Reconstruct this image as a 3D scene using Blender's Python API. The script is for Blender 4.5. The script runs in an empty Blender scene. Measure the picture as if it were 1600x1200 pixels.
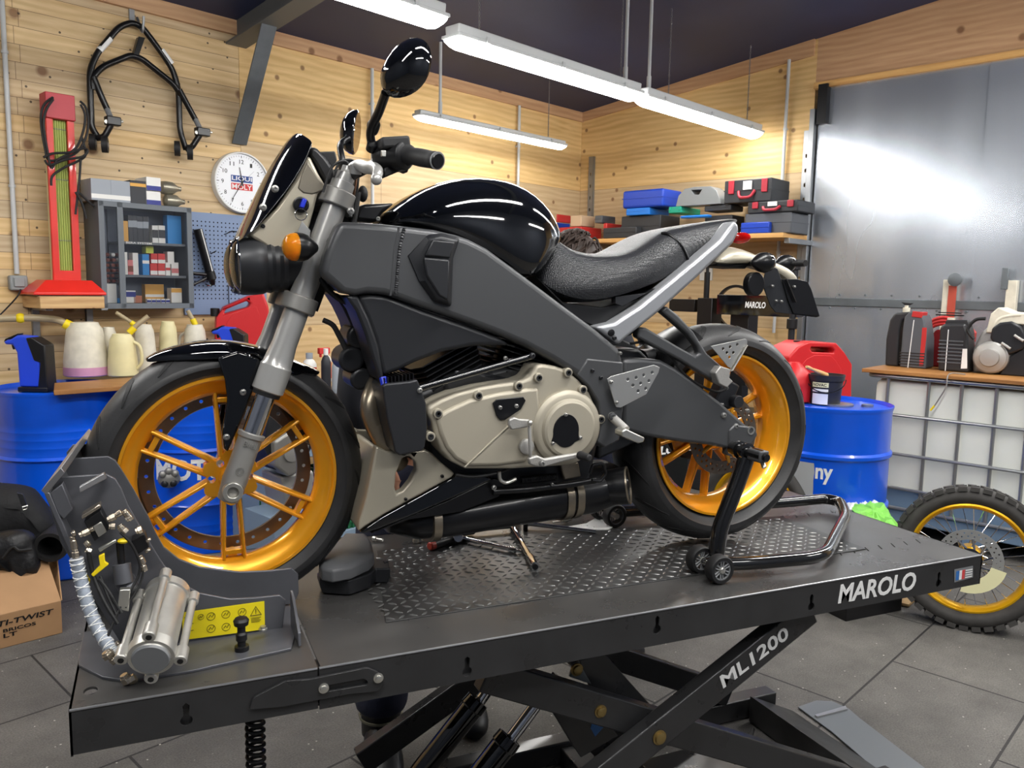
import bpy, bmesh, math, random
from mathutils import Vector, Matrix, Quaternion
random.seed(7)
PI = math.pi
SC = bpy.context.scene
COL = SC.collection
R = math.radians
V3 = Vector

# ------------------------------------------------------------------ camera
FPX = 1265.0
pit, rol, yaw = R(6.9), R(1.02), R(23.75)
H = 0.78                                  # height of the lift's deck above the floor
CAM = V3((0.1609, -1.5134, 0.742 + H))
_c, _s = math.cos(pit), math.sin(pit)
_f, _u, _r = V3((0, _c, -_s)), V3((0, _s, _c)), V3((1, 0, 0))
_r2 = _r * math.cos(rol) + _u * math.sin(rol)
_u2 = _u * math.cos(rol) - _r * math.sin(rol)
_M = Matrix(((math.cos(yaw), math.sin(yaw), 0), (-math.sin(yaw), math.cos(yaw), 0), (0, 0, 1)))
RT, UP, FW = _M @ _r2, _M @ _u2, _M @ _f
cam = bpy.data.cameras.new('camera')
cam.sensor_width = 36; cam.lens = FPX * 36 / 1600; cam.clip_start = .02
co = bpy.data.objects.new('camera', cam); COL.objects.link(co)
co.matrix_world = Matrix(((RT.x, UP.x, -FW.x, CAM.x), (RT.y, UP.y, -FW.y, CAM.y), (RT.z, UP.z, -FW.z, CAM.z), (0, 0, 0, 1)))
SC.camera = co

def ray(x, y): return FW + RT * ((x - 800) / FPX) - UP * ((y - 600) / FPX)

class Frame:
    """a local frame (origin, heading): measuring points of the photograph onto real planes"""
    def __init__(s, ox, oy, oz, a):
        s.o = V3((ox, oy, oz)); s.a = a
        s.m = Matrix.Translation(s.o) @ Matrix.Rotation(a, 4, 'Z'); s.mi = s.m.inverted()
        s.c = s.mi @ CAM; s.r3 = s.mi.to_3x3()
    def w(s, p): return s.m @ V3(p)
    def y(s, px, py, d=0.):
        r = s.r3 @ ray(px, py); return s.c + r * ((d - s.c.y) / r.y)
    def x(s, px, py, d=0.):
        r = s.r3 @ ray(px, py); return s.c + r * ((d - s.c.x) / r.x)
    def z(s, px, py, d=0.):
        r = s.r3 @ ray(px, py); return s.c + r * ((d - s.c.z) / r.z)
G = Frame(0, 0, 0, 0)                      # world = the lift's frame
def Y(px, py, d): return G.y(px, py, d)
def Z(px, py, d): return G.z(px, py, d)
def lerp(a, b, t): return a + (b - a) * t

# ------------------------------------------------------------------ materials
MATS = {}
def nm(m): return m.node_tree.nodes, m.node_tree.links
def mat(name, col, rough=.5, metal=0., coat=0., var=0., vscale=8., bump=0., bscale=60., emit=None, estr=0., trans=0., alpha=1., ior=1.45, spec=.5, rvar=0.):
    if name in MATS: return MATS[name]
    m = bpy.data.materials.new(name); m.use_nodes = True
    n, l = nm(m); b = n['Principled BSDF']
    c = tuple(((v / 255) / 12.92 if v <= 10 else (((v / 255) + .055) / 1.055) ** 2.4) for v in col) + (1,)
    b.inputs['Base Color'].default_value = c
    b.inputs['Roughness'].default_value = rough
    b.inputs['Metallic'].default_value = metal
    b.inputs['Coat Weight'].default_value = coat
    b.inputs['Coat Roughness'].default_value = .04
    b.inputs['IOR'].default_value = ior
    b.inputs['Specular IOR Level'].default_value = spec
    b.inputs['Transmission Weight'].default_value = trans
    b.inputs['Alpha'].default_value = alpha
    if emit:
        b.inputs['Emission Color'].default_value = tuple(emit) + (1,); b.inputs['Emission Strength'].default_value = estr
    tc = None
    if var or rvar or bump:
        tc = n.new('ShaderNodeTexCoord')
    if var or rvar:
        nz = n.new('ShaderNodeTexNoise'); nz.inputs['Scale'].default_value = vscale; nz.inputs['Detail'].default_value = 6
        l.new(tc.outputs['Object'], nz.inputs['Vector'])
        if var:
            mx = n.new('ShaderNodeMix'); mx.data_type = 'RGBA'
            mx.inputs['A'].default_value = tuple(max(0, v * (1 - var)) for v in c[:3]) + (1,)
            mx.inputs['B'].default_value = tuple(min(1, v * (1 + var)) for v in c[:3]) + (1,)
            rp = n.new('ShaderNodeMapRange'); rp.inputs['From Min'].default_value = .3; rp.inputs['From Max'].default_value = .7
            l.new(nz.outputs['Fac'], rp.inputs['Value']); l.new(rp.outputs['Result'], mx.inputs['Factor'])
            l.new(mx.outputs['Result'], b.inputs['Base Color'])
        if rvar:
            rp2 = n.new('ShaderNodeMapRange'); rp2.inputs['From Min'].default_value = .3; rp2.inputs['From Max'].default_value = .7
            rp2.inputs['To Min'].default_value = max(.02, rough - rvar); rp2.inputs['To Max'].default_value = min(1, rough + rvar)
            l.new(nz.outputs['Fac'], rp2.inputs['Value']); l.new(rp2.outputs['Result'], b.inputs['Roughness'])
    if bump:
        nb = n.new('ShaderNodeTexNoise'); nb.inputs['Scale'].default_value = bscale; nb.inputs['Detail'].default_value = 3
        l.new(tc.outputs['Object'], nb.inputs['Vector'])
        bp = n.new('ShaderNodeBump'); bp.inputs['Strength'].default_value = bump; bp.inputs['Distance'].default_value = .01
        l.new(nb.outputs['Fac'], bp.inputs['Height']); l.new(bp.outputs['Normal'], b.inputs['Normal'])
    MATS[name] = m
    return m

# ------------------------------------------------------------------ mesh builder
def ortho(d):
    d = d.normalized(); a = V3((0, 0, 1)) if abs(d.z) < .9 else V3((1, 0, 0))
    x = d.cross(a).normalized(); return x, d.cross(x).normalized()
def smooth_path(pts, n=6, closed=False):
    """Catmull-Rom through the points"""
    P = [V3(p) for p in pts]; k = len(P); out = []
    rng = range(k if closed else k - 1)
    for i in rng:
        if closed: p0, p1, p2, p3 = P[i - 1], P[i], P[(i + 1) % k], P[(i + 2) % k]
        else: p0, p1, p2, p3 = P[max(i - 1, 0)], P[i], P[i + 1], P[min(i + 2, k - 1)]
        for j in range(n):
            t = j / n
            out.append(.5 * ((2 * p1) + (p2 - p0) * t + (2 * p0 - 5 * p1 + 4 * p2 - p3) * t * t + (3 * p1 - p0 - 3 * p2 + p3) * t ** 3))
    if not closed: out.append(P[-1])
    return out
def round_poly(pts, r, n=5):
    """2D/3D polyline with its inner corners rounded off (open)"""
    P = [V3(p) for p in pts]; out = [P[0]]
    for i in range(1, len(P) - 1):
        a, b, c = P[i - 1], P[i], P[i + 1]
        d1, d2 = (a - b), (c - b); rr = min(r, d1.length * .45, d2.length * .45)
        s, e = b + d1.normalized() * rr, b + d2.normalized() * rr
        for j in range(n + 1):
            t = j / n; out.append(s * (1 - t) ** 2 + b * 2 * t * (1 - t) + e * t * t)
    out.append(P[-1]); return out

class MB:
    def __init__(s): s.b = bmesh.new()
    def add(s, vs, fs):
        bv = [s.b.verts.new(V3(v)) for v in vs]
        for f in fs:
            try: s.b.faces.new([bv[i] for i in f])
            except ValueError: pass
        return bv
    def box(s, c, d, rot=None):
        c = V3(c); h = V3(d) / 2
        vs = [V3((x, y, z)) for x in (-h.x, h.x) for y in (-h.y, h.y) for z in (-h.z, h.z)]
        if rot is not None: vs = [rot @ v for v in vs]
        s.add([c + v for v in vs], [(0, 1, 3, 2), (4, 6, 7, 5), (0, 4, 5, 1), (2, 3, 7, 6), (0, 2, 6, 4), (1, 5, 7, 3)]); return s
    def bb(s, a, b):
        a, b = V3(a), V3(b); return s.box((a + b) / 2, [abs(q) for q in (b - a)])
    def ring_loft(s, rings, cap=True, closed=False):
        n = len(rings[0]); vs = [v for r in rings for v in r]; fs = []
        k = len(rings)
        for i in range(k if closed else k - 1):
            a, b = i * n, ((i + 1) % k) * n
            for j in range(n): fs.append((a + j, a + (j + 1) % n, b + (j + 1) % n, b + j))
        if cap and not closed:
            fs.append(tuple(range(n - 1, -1, -1))); fs.append(tuple((k - 1) * n + j for j in range(n)))
        s.add(vs, fs); return s
    def cyl(s, a, b, r0, r1=None, n=24, cap=True):
        a, b = V3(a), V3(b); r1 = r0 if r1 is None else r1; x, y = ortho(b - a)
        rg = [[p + (x * math.cos(2 * PI * j / n) + y * math.sin(2 * PI * j / n)) * r for j in range(n)] for p, r in ((a, r0), (b, r1))]
        return s.ring_loft(rg, cap)
    def lathe(s, o, ax, prof, n=32, cap=True):
        """prof: (distance along the axis, radius)"""
        o, ax = V3(o), V3(ax).normalized(); x, y = ortho(ax)
        rg = [[o + ax * h + (x * math.cos(2 * PI * j / n) + y * math.sin(2 * PI * j / n)) * max(r, 1e-5) for j in range(n)] for h, r in prof]
        return s.ring_loft(rg, cap)
    def ringprof(s, o, ax, prof, n=48):
        """closed profile turned round the axis (a solid ring)"""
        o, ax = V3(o), V3(ax).normalized(); x, y = ortho(ax)
        rg = [[o + ax * h + (x * math.cos(2 * PI * j / n) + y * math.sin(2 * PI * j / n)) * r for h, r in prof] for j in range(n)]
        return s.ring_loft(rg, False, True)
    def tube(s, pts, r, n=12, closed=False, cap=True, r2=None):
        P = [V3(p) for p in pts]; k = len(P); rings = []
        up = None
        for i in range(k):
            a = P[i - 1] if (i or closed) else P[0]; b = P[(i + 1) % k] if (i < k - 1 or closed) else P[-1]
            d = (b - a)
            if d.length < 1e-7: d = V3((0, 0, 1))
            d.normalize()
            if up is None: x, y = ortho(d)
            else:
                x = (up - d * up.dot(d)); x = x.normalized() if x.length > 1e-5 else ortho(d)[0]; y = d.cross(x)
            up = x
            rr = r[i] if isinstance(r, (list, tuple)) else r
            q = rr if r2 is None else r2
            rings.append([P[i] + x * math.cos(2 * PI * j / n) * rr + y * math.sin(2 * PI * j / n) * q for j in range(n)])
        return s.ring_loft(rings, cap, closed)
    def sph(s, c, r, n=16, sc=(1, 1, 1), rot=None):
        c = V3(c); m = n // 2; vs = []; fs = []
        vs.append(V3((0, 0, r * sc[2])))
        for i in range(1, m):
            a = PI * i / m
            for j in range(n): vs.append(V3((r * sc[0] * math.sin(a) * math.cos(2 * PI * j / n), r * sc[1] * math.sin(a) * math.sin(2 * PI * j / n), r * sc[2] * math.cos(a))))
        vs.append(V3((0, 0, -r * sc[2])))
        for j in range(n): fs.append((0, 1 + j, 1 + (j + 1) % n))
        for i in range(m - 2):
            for j in range(n): fs.append((1 + i * n + j, 1 + (i + 1) * n + j, 1 + (i + 1) * n + (j + 1) % n, 1 + i * n + (j + 1) % n))
        L = len(vs) - 1; o = 1 + (m - 2) * n
        for j in range(n): fs.append((L, o + (j + 1) % n, o + j))
        if rot is not None: vs = [rot @ v for v in vs]
        s.add([c + v for v in vs], fs); return s
    def prism(s, pts, d):
        """planar outline pushed by vector d"""
        P = [V3(p) for p in pts]; d = V3(d); n = len(P)
        s.add(P + [p + d for p in P], [tuple(range(n)), tuple(range(2 * n - 1, n - 1, -1))] + [(i, (i + 1) % n, n + (i + 1) % n, n + i) for i in range(n)])
        return s
    def holed(s, outer, holes, d):
        """plate with holes: outline and hole loops (all planar), pushed by d"""
        bm = bmesh.new(); es = []
        for lp in [outer] + list(holes):
            vs = [bm.verts.new(V3(p)) for p in lp]
            for i in range(len(vs)): es.append(bm.edges.new((vs[i], vs[(i + 1) % len(vs)])))
        g = bmesh.ops.triangle_fill(bm, use_beauty=True, use_dissolve=False, edges=es)
        fs = [f for f in bm.faces]
        ex = bmesh.ops.extrude_face_region(bm, geom=fs)
        bmesh.ops.translate(bm, vec=V3(d), verts=[v for v in ex['geom'] if isinstance(v, bmesh.types.BMVert)])
        me = bpy.data.meshes.new('t'); bm.to_mesh(me); bm.free(); s.b.from_mesh(me); bpy.data.meshes.remove(me); return s
    def grid(s, P):
        """open surface through rows of points"""
        n = len(P[0]); vs = [v for r in P for v in r]
        s.add(vs, [(i * n + j, i * n + j + 1, (i + 1) * n + j + 1, (i + 1) * n + j) for i in range(len(P) - 1) for j in range(n - 1)]); return s
    def solid_grid(s, P, Q):
        """closed skin between two grids of the same size"""
        m, n = len(P), len(P[0]); o = m * n
        vs = [v for r in P for v in r] + [v for r in Q for v in r]; fs = []
        for i in range(m - 1):
            for j in range(n - 1):
                a, b, c, d = i * n + j, i * n + j + 1, (i + 1) * n + j + 1, (i + 1) * n + j
                fs += [(a, b, c, d), (o + d, o + c, o + b, o + a)]
        rim = [j for j in range(n)] + [i * n + n - 1 for i in range(1, m)] + [(m - 1) * n + j for j in range(n - 2, -1, -1)] + [i * n for i in range(m - 2, 0, -1)]
        for i in range(len(rim)):
            a, b = rim[i], rim[(i + 1) % len(rim)]; fs.append((a, o + a, o + b, b))
        s.add(vs, fs); return s
    def build(s, name, m, parent=None, ang=35, bevel=0, seg=2, sub=0, sub_o=None, local=None):
        me = bpy.data.meshes.new(name)
        bmesh.ops.recalc_face_normals(s.b, faces=s.b.faces)
        base = BASE.get(parent.name, V3()) if parent is not None else V3()
        if local is not None: base = local
        if base.length: bmesh.ops.translate(s.b, vec=-base, verts=s.b.verts)
        s.b.to_mesh(me); s.b.free()
        if isinstance(m, str): m = MATS[m]
        me.materials.append(m)
        if ang:
            me.polygons.foreach_set('use_smooth', [True] * len(me.polygons)); me.set_sharp_from_angle(angle=R(ang))
        o = bpy.data.objects.new(name, me); COL.objects.link(o)
        if parent is not None: o.parent = parent; BASE[o.name] = base
        if bevel:
            b = o.modifiers.new('bevel', 'BEVEL'); b.width = bevel; b.segments = seg; b.limit_method = 'ANGLE'; b.angle_limit = R(38); b.harden_normals = False
        if sub:
            q = o.modifiers.new('sub', 'SUBSURF'); q.levels = sub; q.render_levels = sub
        return o
BASE = {}
def tag(o, label=None, cat=None, group=None, kind=None):
    if label: o['label'] = label
    if cat: o['category'] = cat
    if group: o['group'] = group
    if kind: o['kind'] = kind
    return o
def thing(name, label, cat, base, fr=G, group=None):
    """Empty at the base of a thing; its parts are built in the frame's own coordinates"""
    o = bpy.data.objects.new(name, None); COL.objects.link(o); o.empty_display_size = .05
    o.location = fr.w(base); o.rotation_euler = (0, 0, fr.a); BASE[o.name] = V3(base)
    return tag(o, label, cat, group)
def single(mb, name, m, label, cat, base, fr=G, group=None, **k):
    """a thing that is one mesh"""
    o = mb.build(name, m, None, local=V3(base), **k)
    o.location = fr.w(base); o.rotation_euler = (0, 0, fr.a); BASE[o.name] = V3(base)
    return tag(o, label, cat, group)
def struct(mb, name, m, fr=G, base=(0, 0, 0), **k):
    o = single(mb, name, m, None, None, base, fr, **k); o['kind'] = 'structure'; return o
def copy_tree(o, parent=None):
    c = o.copy(); COL.objects.link(c)
    if parent is not None: c.parent = parent
    BASE[c.name] = BASE.get(o.name, V3())
    for ch in list(o.children): copy_tree(ch, c)
    return c
def circ(c, r, ax1, ax2, n=16, a0=0, a1=2 * PI, full=True):
    c, ax1, ax2 = V3(c), V3(ax1), V3(ax2)
    return [c + (ax1 * math.cos(a0 + (a1 - a0) * j / (n if full else n - 1)) + ax2 * math.sin(a0 + (a1 - a0) * j / (n if full else n - 1))) * r for j in range(n)]
def text(s, name, m, parent, origin, xdir, ydir, size, depth=.001, bold=0., width=1., space=1., shear=0., align='LEFT', label=None, fr=None):
    """raised lettering as mesh; origin, xdir, ydir in the parent's frame coordinates"""
    cu = bpy.data.curves.new('t', 'FONT'); cu.body = s; cu.size = size; cu.extrude = depth; cu.offset = bold; cu.space_character = space; cu.shear = shear; cu.align_x = align; cu.resolution_u = 3
    to = bpy.data.objects.new('t', cu); COL.objects.link(to)
    dg = bpy.context.evaluated_depsgraph_get(); dg.update()
    me = bpy.data.meshes.new_from_object(to.evaluated_get(dg)); bpy.data.objects.remove(to); bpy.data.curves.remove(cu)
    x = V3(xdir).normalized() * width; y = V3(ydir).normalized(); z = V3(xdir).cross(y).normalized()
    M = Matrix(((x.x, y.x, z.x, 0), (x.y, y.y, z.y, 0), (x.z, y.z, z.z, 0), (0, 0, 0, 1)))
    base = BASE.get(parent.name, V3()) if parent is not None else V3()
    me.transform(Matrix.Translation(V3(origin) - base) @ M)
    me.name = name; me.materials.clear(); me.materials.append(MATS[m] if isinstance(m, str) else m)
    o = bpy.data.objects.new(name, me); COL.objects.link(o)
    if parent is not None: o.parent = parent; BASE[o.name] = base
    return o
def merge(name, objs, m=None):
    """join meshes already made (text lines) into one part"""
    bm = bmesh.new(); base = objs[0]
    for o in objs: bm.from_mesh(o.data)
    me = bpy.data.meshes.new(name); bm.to_mesh(me); bm.free(); me.materials.append(objs[0].data.materials[0])
    o = bpy.data.objects.new(name, me); COL.objects.link(o); o.parent = base.parent; BASE[o.name] = BASE.get(base.name, V3())
    for q in objs: bpy.data.objects.remove(q)
    return o
def text_fit(s, name, m, parent, bl, br, tl, depth=.0012, bold=.02, shear=0., space=1.):
    """raised lettering filling the box given by three of its corners (parent's frame coordinates)"""
    o = text(s, name, m, None, (0, 0, 0), (1, 0, 0), (0, 1, 0), 1., depth=0, bold=bold, shear=shear, space=space)
    me = o.data; xs = [v.co.x for v in me.vertices]; ys = [v.co.y for v in me.vertices]
    x0, x1, y0, y1 = min(xs), max(xs), min(ys), max(ys)
    bl, br, tl = V3(bl), V3(br), V3(tl); X = br - bl; Yv = tl - bl; N = X.cross(Yv).normalized()
    base = BASE.get(parent.name, V3()) if parent is not None else V3()
    bm = bmesh.new(); bm.from_mesh(me)
    for v in bm.verts: v.co = bl + X * ((v.co.x - x0) / (x1 - x0)) + Yv * ((v.co.y - y0) / (y1 - y0)) - base
    bmesh.ops.remove_doubles(bm, verts=bm.verts, dist=1e-6)
    if depth:
        ex = bmesh.ops.extrude_face_region(bm, geom=list(bm.faces)); bmesh.ops.translate(bm, vec=N * depth, verts=[v for v in ex['geom'] if isinstance(v, bmesh.types.BMVert)])
    bmesh.ops.recalc_face_normals(bm, faces=bm.faces)
    bm.to_mesh(me); bm.free(); me.polygons.foreach_set('use_smooth', [False] * len(me.polygons))
    if parent is not None: o.parent = parent; BASE[o.name] = base
    return o

def clearglass(name, gloss=.07, tint=(1, 1, 1)):
    """thin clear pane: mostly straight-through light plus a faint mirror"""
    m = bpy.data.materials.new(name); m.use_nodes = True; n, l = nm(m); n.remove(n['Principled BSDF'])
    tr = n.new('ShaderNodeBsdfTransparent'); tr.inputs[0].default_value = tint + (1,); gl = n.new('ShaderNodeBsdfGlossy'); gl.inputs['Roughness'].default_value = .03
    fr = n.new('ShaderNodeFresnel'); fr.inputs[0].default_value = 1.45; mx = n.new('ShaderNodeMixShader')
    mu = n.new('ShaderNodeMath'); mu.operation = 'MULTIPLY_ADD'; mu.inputs[1].default_value = 1.; mu.inputs[2].default_value = gloss - .035; l.new(fr.outputs[0], mu.inputs[0])
    l.new(mu.outputs[0], mx.inputs[0]); l.new(tr.outputs[0], mx.inputs[1]); l.new(gl.outputs[0], mx.inputs[2]); l.new(mx.outputs[0], n['Material Output'].inputs['Surface'])
    MATS[name] = m; return m
clearglass('glass'); clearglass('lens_clear', .12, (.97, .98, 1))
# ------------------------------------------------------------------ wood and other room materials
def lin(c): return tuple(((v / 255) / 12.92 if v <= 10 else (((v / 255) + .055) / 1.055) ** 2.4) for v in c) + (1,)
def wood(name, c1, c2, along='X', up='Z', rows=None, width=1.3, knots=True, rough=.6, offs=.02, grain=1., knot_scale=2.6, nails=False):
    m = bpy.data.materials.new(name); m.use_nodes = True; n, l = nm(m); b = n['Principled BSDF']; b.inputs['Roughness'].default_value = rough
    tc = n.new('ShaderNodeTexCoord'); sp = n.new('ShaderNodeSeparateXYZ'); l.new(tc.outputs['Object'], sp.inputs[0])
    cb = n.new('ShaderNodeCombineXYZ'); l.new(sp.outputs[along], cb.inputs['X']); l.new(sp.outputs[up], cb.inputs['Y'])
    oth = [a for a in 'XYZ' if a not in (along, up)][0]; l.new(sp.outputs[oth], cb.inputs['Z'])
    def mth(op, a, bb=None, c=None):
        q = n.new('ShaderNodeMath'); q.operation = op
        for i, v in enumerate((a, bb, c)):
            if v is None: continue
            if isinstance(v, (int, float)): q.inputs[i].default_value = v
            else: l.new(v, q.inputs[i])
        return q.outputs[0]
    shift = None
    vec = cb.outputs[0]
    if rows:
        rw = mth('FLOOR', mth('DIVIDE', sp.outputs[up], rows))
        wn = n.new('ShaderNodeTexWhiteNoise'); wn.noise_dimensions = '1D'; l.new(rw, wn.inputs['W'])
        rnd = wn.outputs['Value']
        cb2 = n.new('ShaderNodeCombineXYZ'); l.new(mth('MULTIPLY', rnd, 7.3), cb2.inputs['X']); l.new(mth('MULTIPLY', rnd, 3.1), cb2.inputs['Y'])
        va = n.new('ShaderNodeVectorMath'); va.operation = 'ADD'; l.new(vec, va.inputs[0]); l.new(cb2.outputs[0], va.inputs[1]); gv = va.outputs[0]
    else: gv = vec; rnd = None
    mp = n.new('ShaderNodeMapping'); mp.inputs['Scale'].default_value = (1.1, 13 * grain, 2); l.new(gv, mp.inputs['Vector'])
    nz = n.new('ShaderNodeTexNoise'); nz.inputs['Scale'].default_value = 1.6; nz.inputs['Detail'].default_value = 7; nz.inputs['Roughness'].default_value = .6; nz.inputs['Distortion'].default_value = 1.2
    l.new(mp.outputs[0], nz.inputs['Vector'])
    wv = n.new('ShaderNodeTexWave'); wv.wave_type = 'BANDS'; wv.bands_direction = 'Y'; wv.inputs['Scale'].default_value = 7 * grain; wv.inputs['Distortion'].default_value = 9; wv.inputs['Detail'].default_value = 2; wv.inputs['Detail Scale'].default_value = .35
    mp2 = n.new('ShaderNodeMapping'); mp2.inputs['Scale'].default_value = (.35, 1, 1); l.new(gv, mp2.inputs['Vector']); l.new(mp2.outputs[0], wv.inputs['Vector'])
    f = mth('ADD', mth('MULTIPLY', nz.outputs['Fac'], .72), mth('MULTIPLY', wv.outputs['Fac'], .16))
    rp = n.new('ShaderNodeValToRGB'); rp.color_ramp.elements[0].position = .2; rp.color_ramp.elements[1].position = .62
    rp.color_ramp.elements[0].color = lin(c2); rp.color_ramp.elements[1].color = lin(c1); l.new(f, rp.inputs['Fac'])
    col = rp.outputs['Color']
    def mixc(col, fac, c):
        x = n.new('ShaderNodeMix'); x.data_type = 'RGBA'; l.new(col, x.inputs['A']); l.new(fac, x.inputs['Factor']); x.inputs['B'].default_value = lin(c); return x.outputs['Result']
    if rnd is not None:
        hs = n.new('ShaderNodeHueSaturation'); l.new(col, hs.inputs['Color']); l.new(mth('ADD', mth('MULTIPLY', rnd, .34), .8), hs.inputs['Value']); l.new(mth('ADD', mth('MULTIPLY', rnd, .25), .85), hs.inputs['Saturation']); col = hs.outputs['Color']
    if knots:
        vk = n.new('ShaderNodeTexVoronoi'); vk.voronoi_dimensions = '2D'; vk.inputs['Scale'].default_value = knot_scale; l.new(gv, vk.inputs['Vector'])
        ms = mth('LESS_THAN', mth('FRACT', mth('MULTIPLY', vk.outputs['Color'], 9.7)), .8)
        k = n.new('ShaderNodeMapRange'); k.inputs['From Min'].default_value = .035; k.inputs['From Max'].default_value = .07; k.inputs['To Min'].default_value = 1; k.inputs['To Max'].default_value = 0
        l.new(vk.outputs['Distance'], k.inputs['Value'])
        col = mixc(col, mth('MULTIPLY', mth('MULTIPLY', k.outputs[0], ms), .8), (112, 70, 38))
        if nails:
            vn = n.new('ShaderNodeTexVoronoi'); vn.voronoi_dimensions = '2D'; vn.inputs['Scale'].default_value = 5.5; l.new(gv, vn.inputs['Vector'])
            k2 = mth('LESS_THAN', vn.outputs['Distance'], .035)
            col = mixc(col, mth('MULTIPLY', k2, .85), (40, 26, 18))
    if rows:
        bk = n.new('ShaderNodeTexBrick'); bk.offset = offs; bk.inputs['Scale'].default_value = 1; bk.inputs['Brick Width'].default_value = width; bk.inputs['Row Height'].default_value = rows
        bk.inputs['Mortar Size'].default_value = .0016; bk.inputs['Mortar Smooth'].default_value = .3; l.new(vec, bk.inputs['Vector'])
        col = mixc(col, mth('MULTIPLY', bk.outputs['Fac'], .75), (70, 42, 22))
    l.new(col, b.inputs['Base Color'])
    MATS[name] = m; return m
wood('plank_wall', (218, 190, 144), (188, 154, 106), rows=.092, width=1.3, nails=True, knot_scale=1.9)
wood('plywood', (218, 188, 138), (190, 154, 102), rows=1.22, width=2.4, nails=False, knot_scale=3.2, offs=0)
wood('plywood_trim', (204, 164, 124), (176, 132, 94), rows=None, knot_scale=2.2)
wood('shelf_wood', (222, 176, 108), (186, 134, 76), rows=None, knots=False, rough=.55)
wood('worn_board', (176, 124, 66), (112, 70, 34), rows=None, knots=False, rough=.5, grain=.7)
wood('rough_timber', (214, 180, 128), (166, 124, 80), rows=None, knots=True, rough=.7, knot_scale=6)
mat('galv', (150, 152, 154), .42, .85, var=.12, vscale=5)
mat('steel_grey', (112, 118, 122), .45, .55, var=.12, vscale=9)
mat('pvc_grey', (188, 190, 190), .4)
mat('pvc_box', (138, 142, 142), .45)
mat('chain_steel', (150, 150, 152), .35, .9)
mat('lamp_body', (196, 198, 198), .4)
mat('lamp_glow', (255, 255, 255), .4, emit=(1., .985, .955), estr=34.)
mat('lamp_glow_fill', (255, 255, 255), .4, emit=(1., .985, .955), estr=60.)
mat('black_rubber', (24, 24, 25), .6, bump=.1, bscale=200)
mat('black_plastic', (20, 20, 22), .42)
mat('black_satin', (16, 16, 18), .3)
mat('black_gloss', (8, 9, 12), .06, coat=1.)
mat('black_paint', (15, 15, 16), .3, coat=.3, rvar=.08)
mat('white', (232, 232, 230), .5)
mat('white_print', (230, 230, 228), .45)

# rubber-tile floor
m = bpy.data.materials.new('rubber_floor'); m.use_nodes = True; n, l = nm(m); b = n['Principled BSDF']
tc = n.new('ShaderNodeTexCoord'); bk = n.new('ShaderNodeTexBrick'); bk.offset = .5
bk.inputs['Scale'].default_value = 1; bk.inputs['Brick Width'].default_value = 1.; bk.inputs['Row Height'].default_value = .5; bk.inputs['Mortar Size'].default_value = .005; bk.inputs['Mortar Smooth'].default_value = .2
bk.inputs['Color1'].default_value = lin((98, 95, 90)); bk.inputs['Color2'].default_value = lin((90, 87, 84)); bk.inputs['Mortar'].default_value = lin((38, 36, 35))
l.new(tc.outputs['Object'], bk.inputs['Vector'])
nz = n.new('ShaderNodeTexNoise'); nz.inputs['Scale'].default_value = 3.; nz.inputs['Detail'].default_value = 9; nz.inputs['Roughness'].default_value = .7; l.new(tc.outputs['Object'], nz.inputs['Vector'])
rp = n.new('ShaderNodeMapRange'); rp.inputs['From Min'].default_value = .3; rp.inputs['From Max'].default_value = .72; rp.inputs['To Min'].default_value = .62; rp.inputs['To Max'].default_value = 1.35; l.new(nz.outputs['Fac'], rp.inputs['Value'])
nz3 = n.new('ShaderNodeTexNoise'); nz3.inputs['Scale'].default_value = 170.; nz3.inputs['Detail'].default_value = 2; l.new(tc.outputs['Object'], nz3.inputs['Vector'])
rp3 = n.new('ShaderNodeMapRange'); rp3.inputs['From Min'].default_value = .3; rp3.inputs['From Max'].default_value = .7; rp3.inputs['To Min'].default_value = .75; rp3.inputs['To Max'].default_value = 1.25; l.new(nz3.outputs['Fac'], rp3.inputs['Value'])
mm = n.new('ShaderNodeMath'); mm.operation = 'MULTIPLY'; l.new(rp.outputs[0], mm.inputs[0]); l.new(rp3.outputs[0], mm.inputs[1])
hs = n.new('ShaderNodeHueSaturation'); l.new(bk.outputs['Color'], hs.inputs['Color']); l.new(mm.outputs[0], hs.inputs['Value'])
vo = n.new('ShaderNodeTexVoronoi'); vo.inputs['Scale'].default_value = 22; l.new(tc.outputs['Object'], vo.inputs['Vector'])
lt = n.new('ShaderNodeMath'); lt.operation = 'LESS_THAN'; lt.inputs[1].default_value = .075; l.new(vo.outputs['Distance'], lt.inputs[0])
wf = n.new('ShaderNodeMath'); wf.operation = 'MULTIPLY'; l.new(lt.outputs[0], wf.inputs[0]); l.new(vo.outputs['Color'], wf.inputs[1])
mx = n.new('ShaderNodeMix'); mx.data_type = 'RGBA'; l.new(hs.outputs['Color'], mx.inputs['A']); mx.inputs['B'].default_value = lin((205, 200, 190)); l.new(wf.outputs[0], mx.inputs['Factor'])
l.new(mx.outputs['Result'], b.inputs['Base Color']); b.inputs['Roughness'].default_value = .72
bp = n.new('ShaderNodeBump'); bp.inputs['Strength'].default_value = .5; bp.inputs['Distance'].default_value = .004; l.new(nz3.outputs['Fac'], bp.inputs['Height']); l.new(bp.outputs[0], b.inputs['Normal'])
MATS['rubber_floor'] = m
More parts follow.
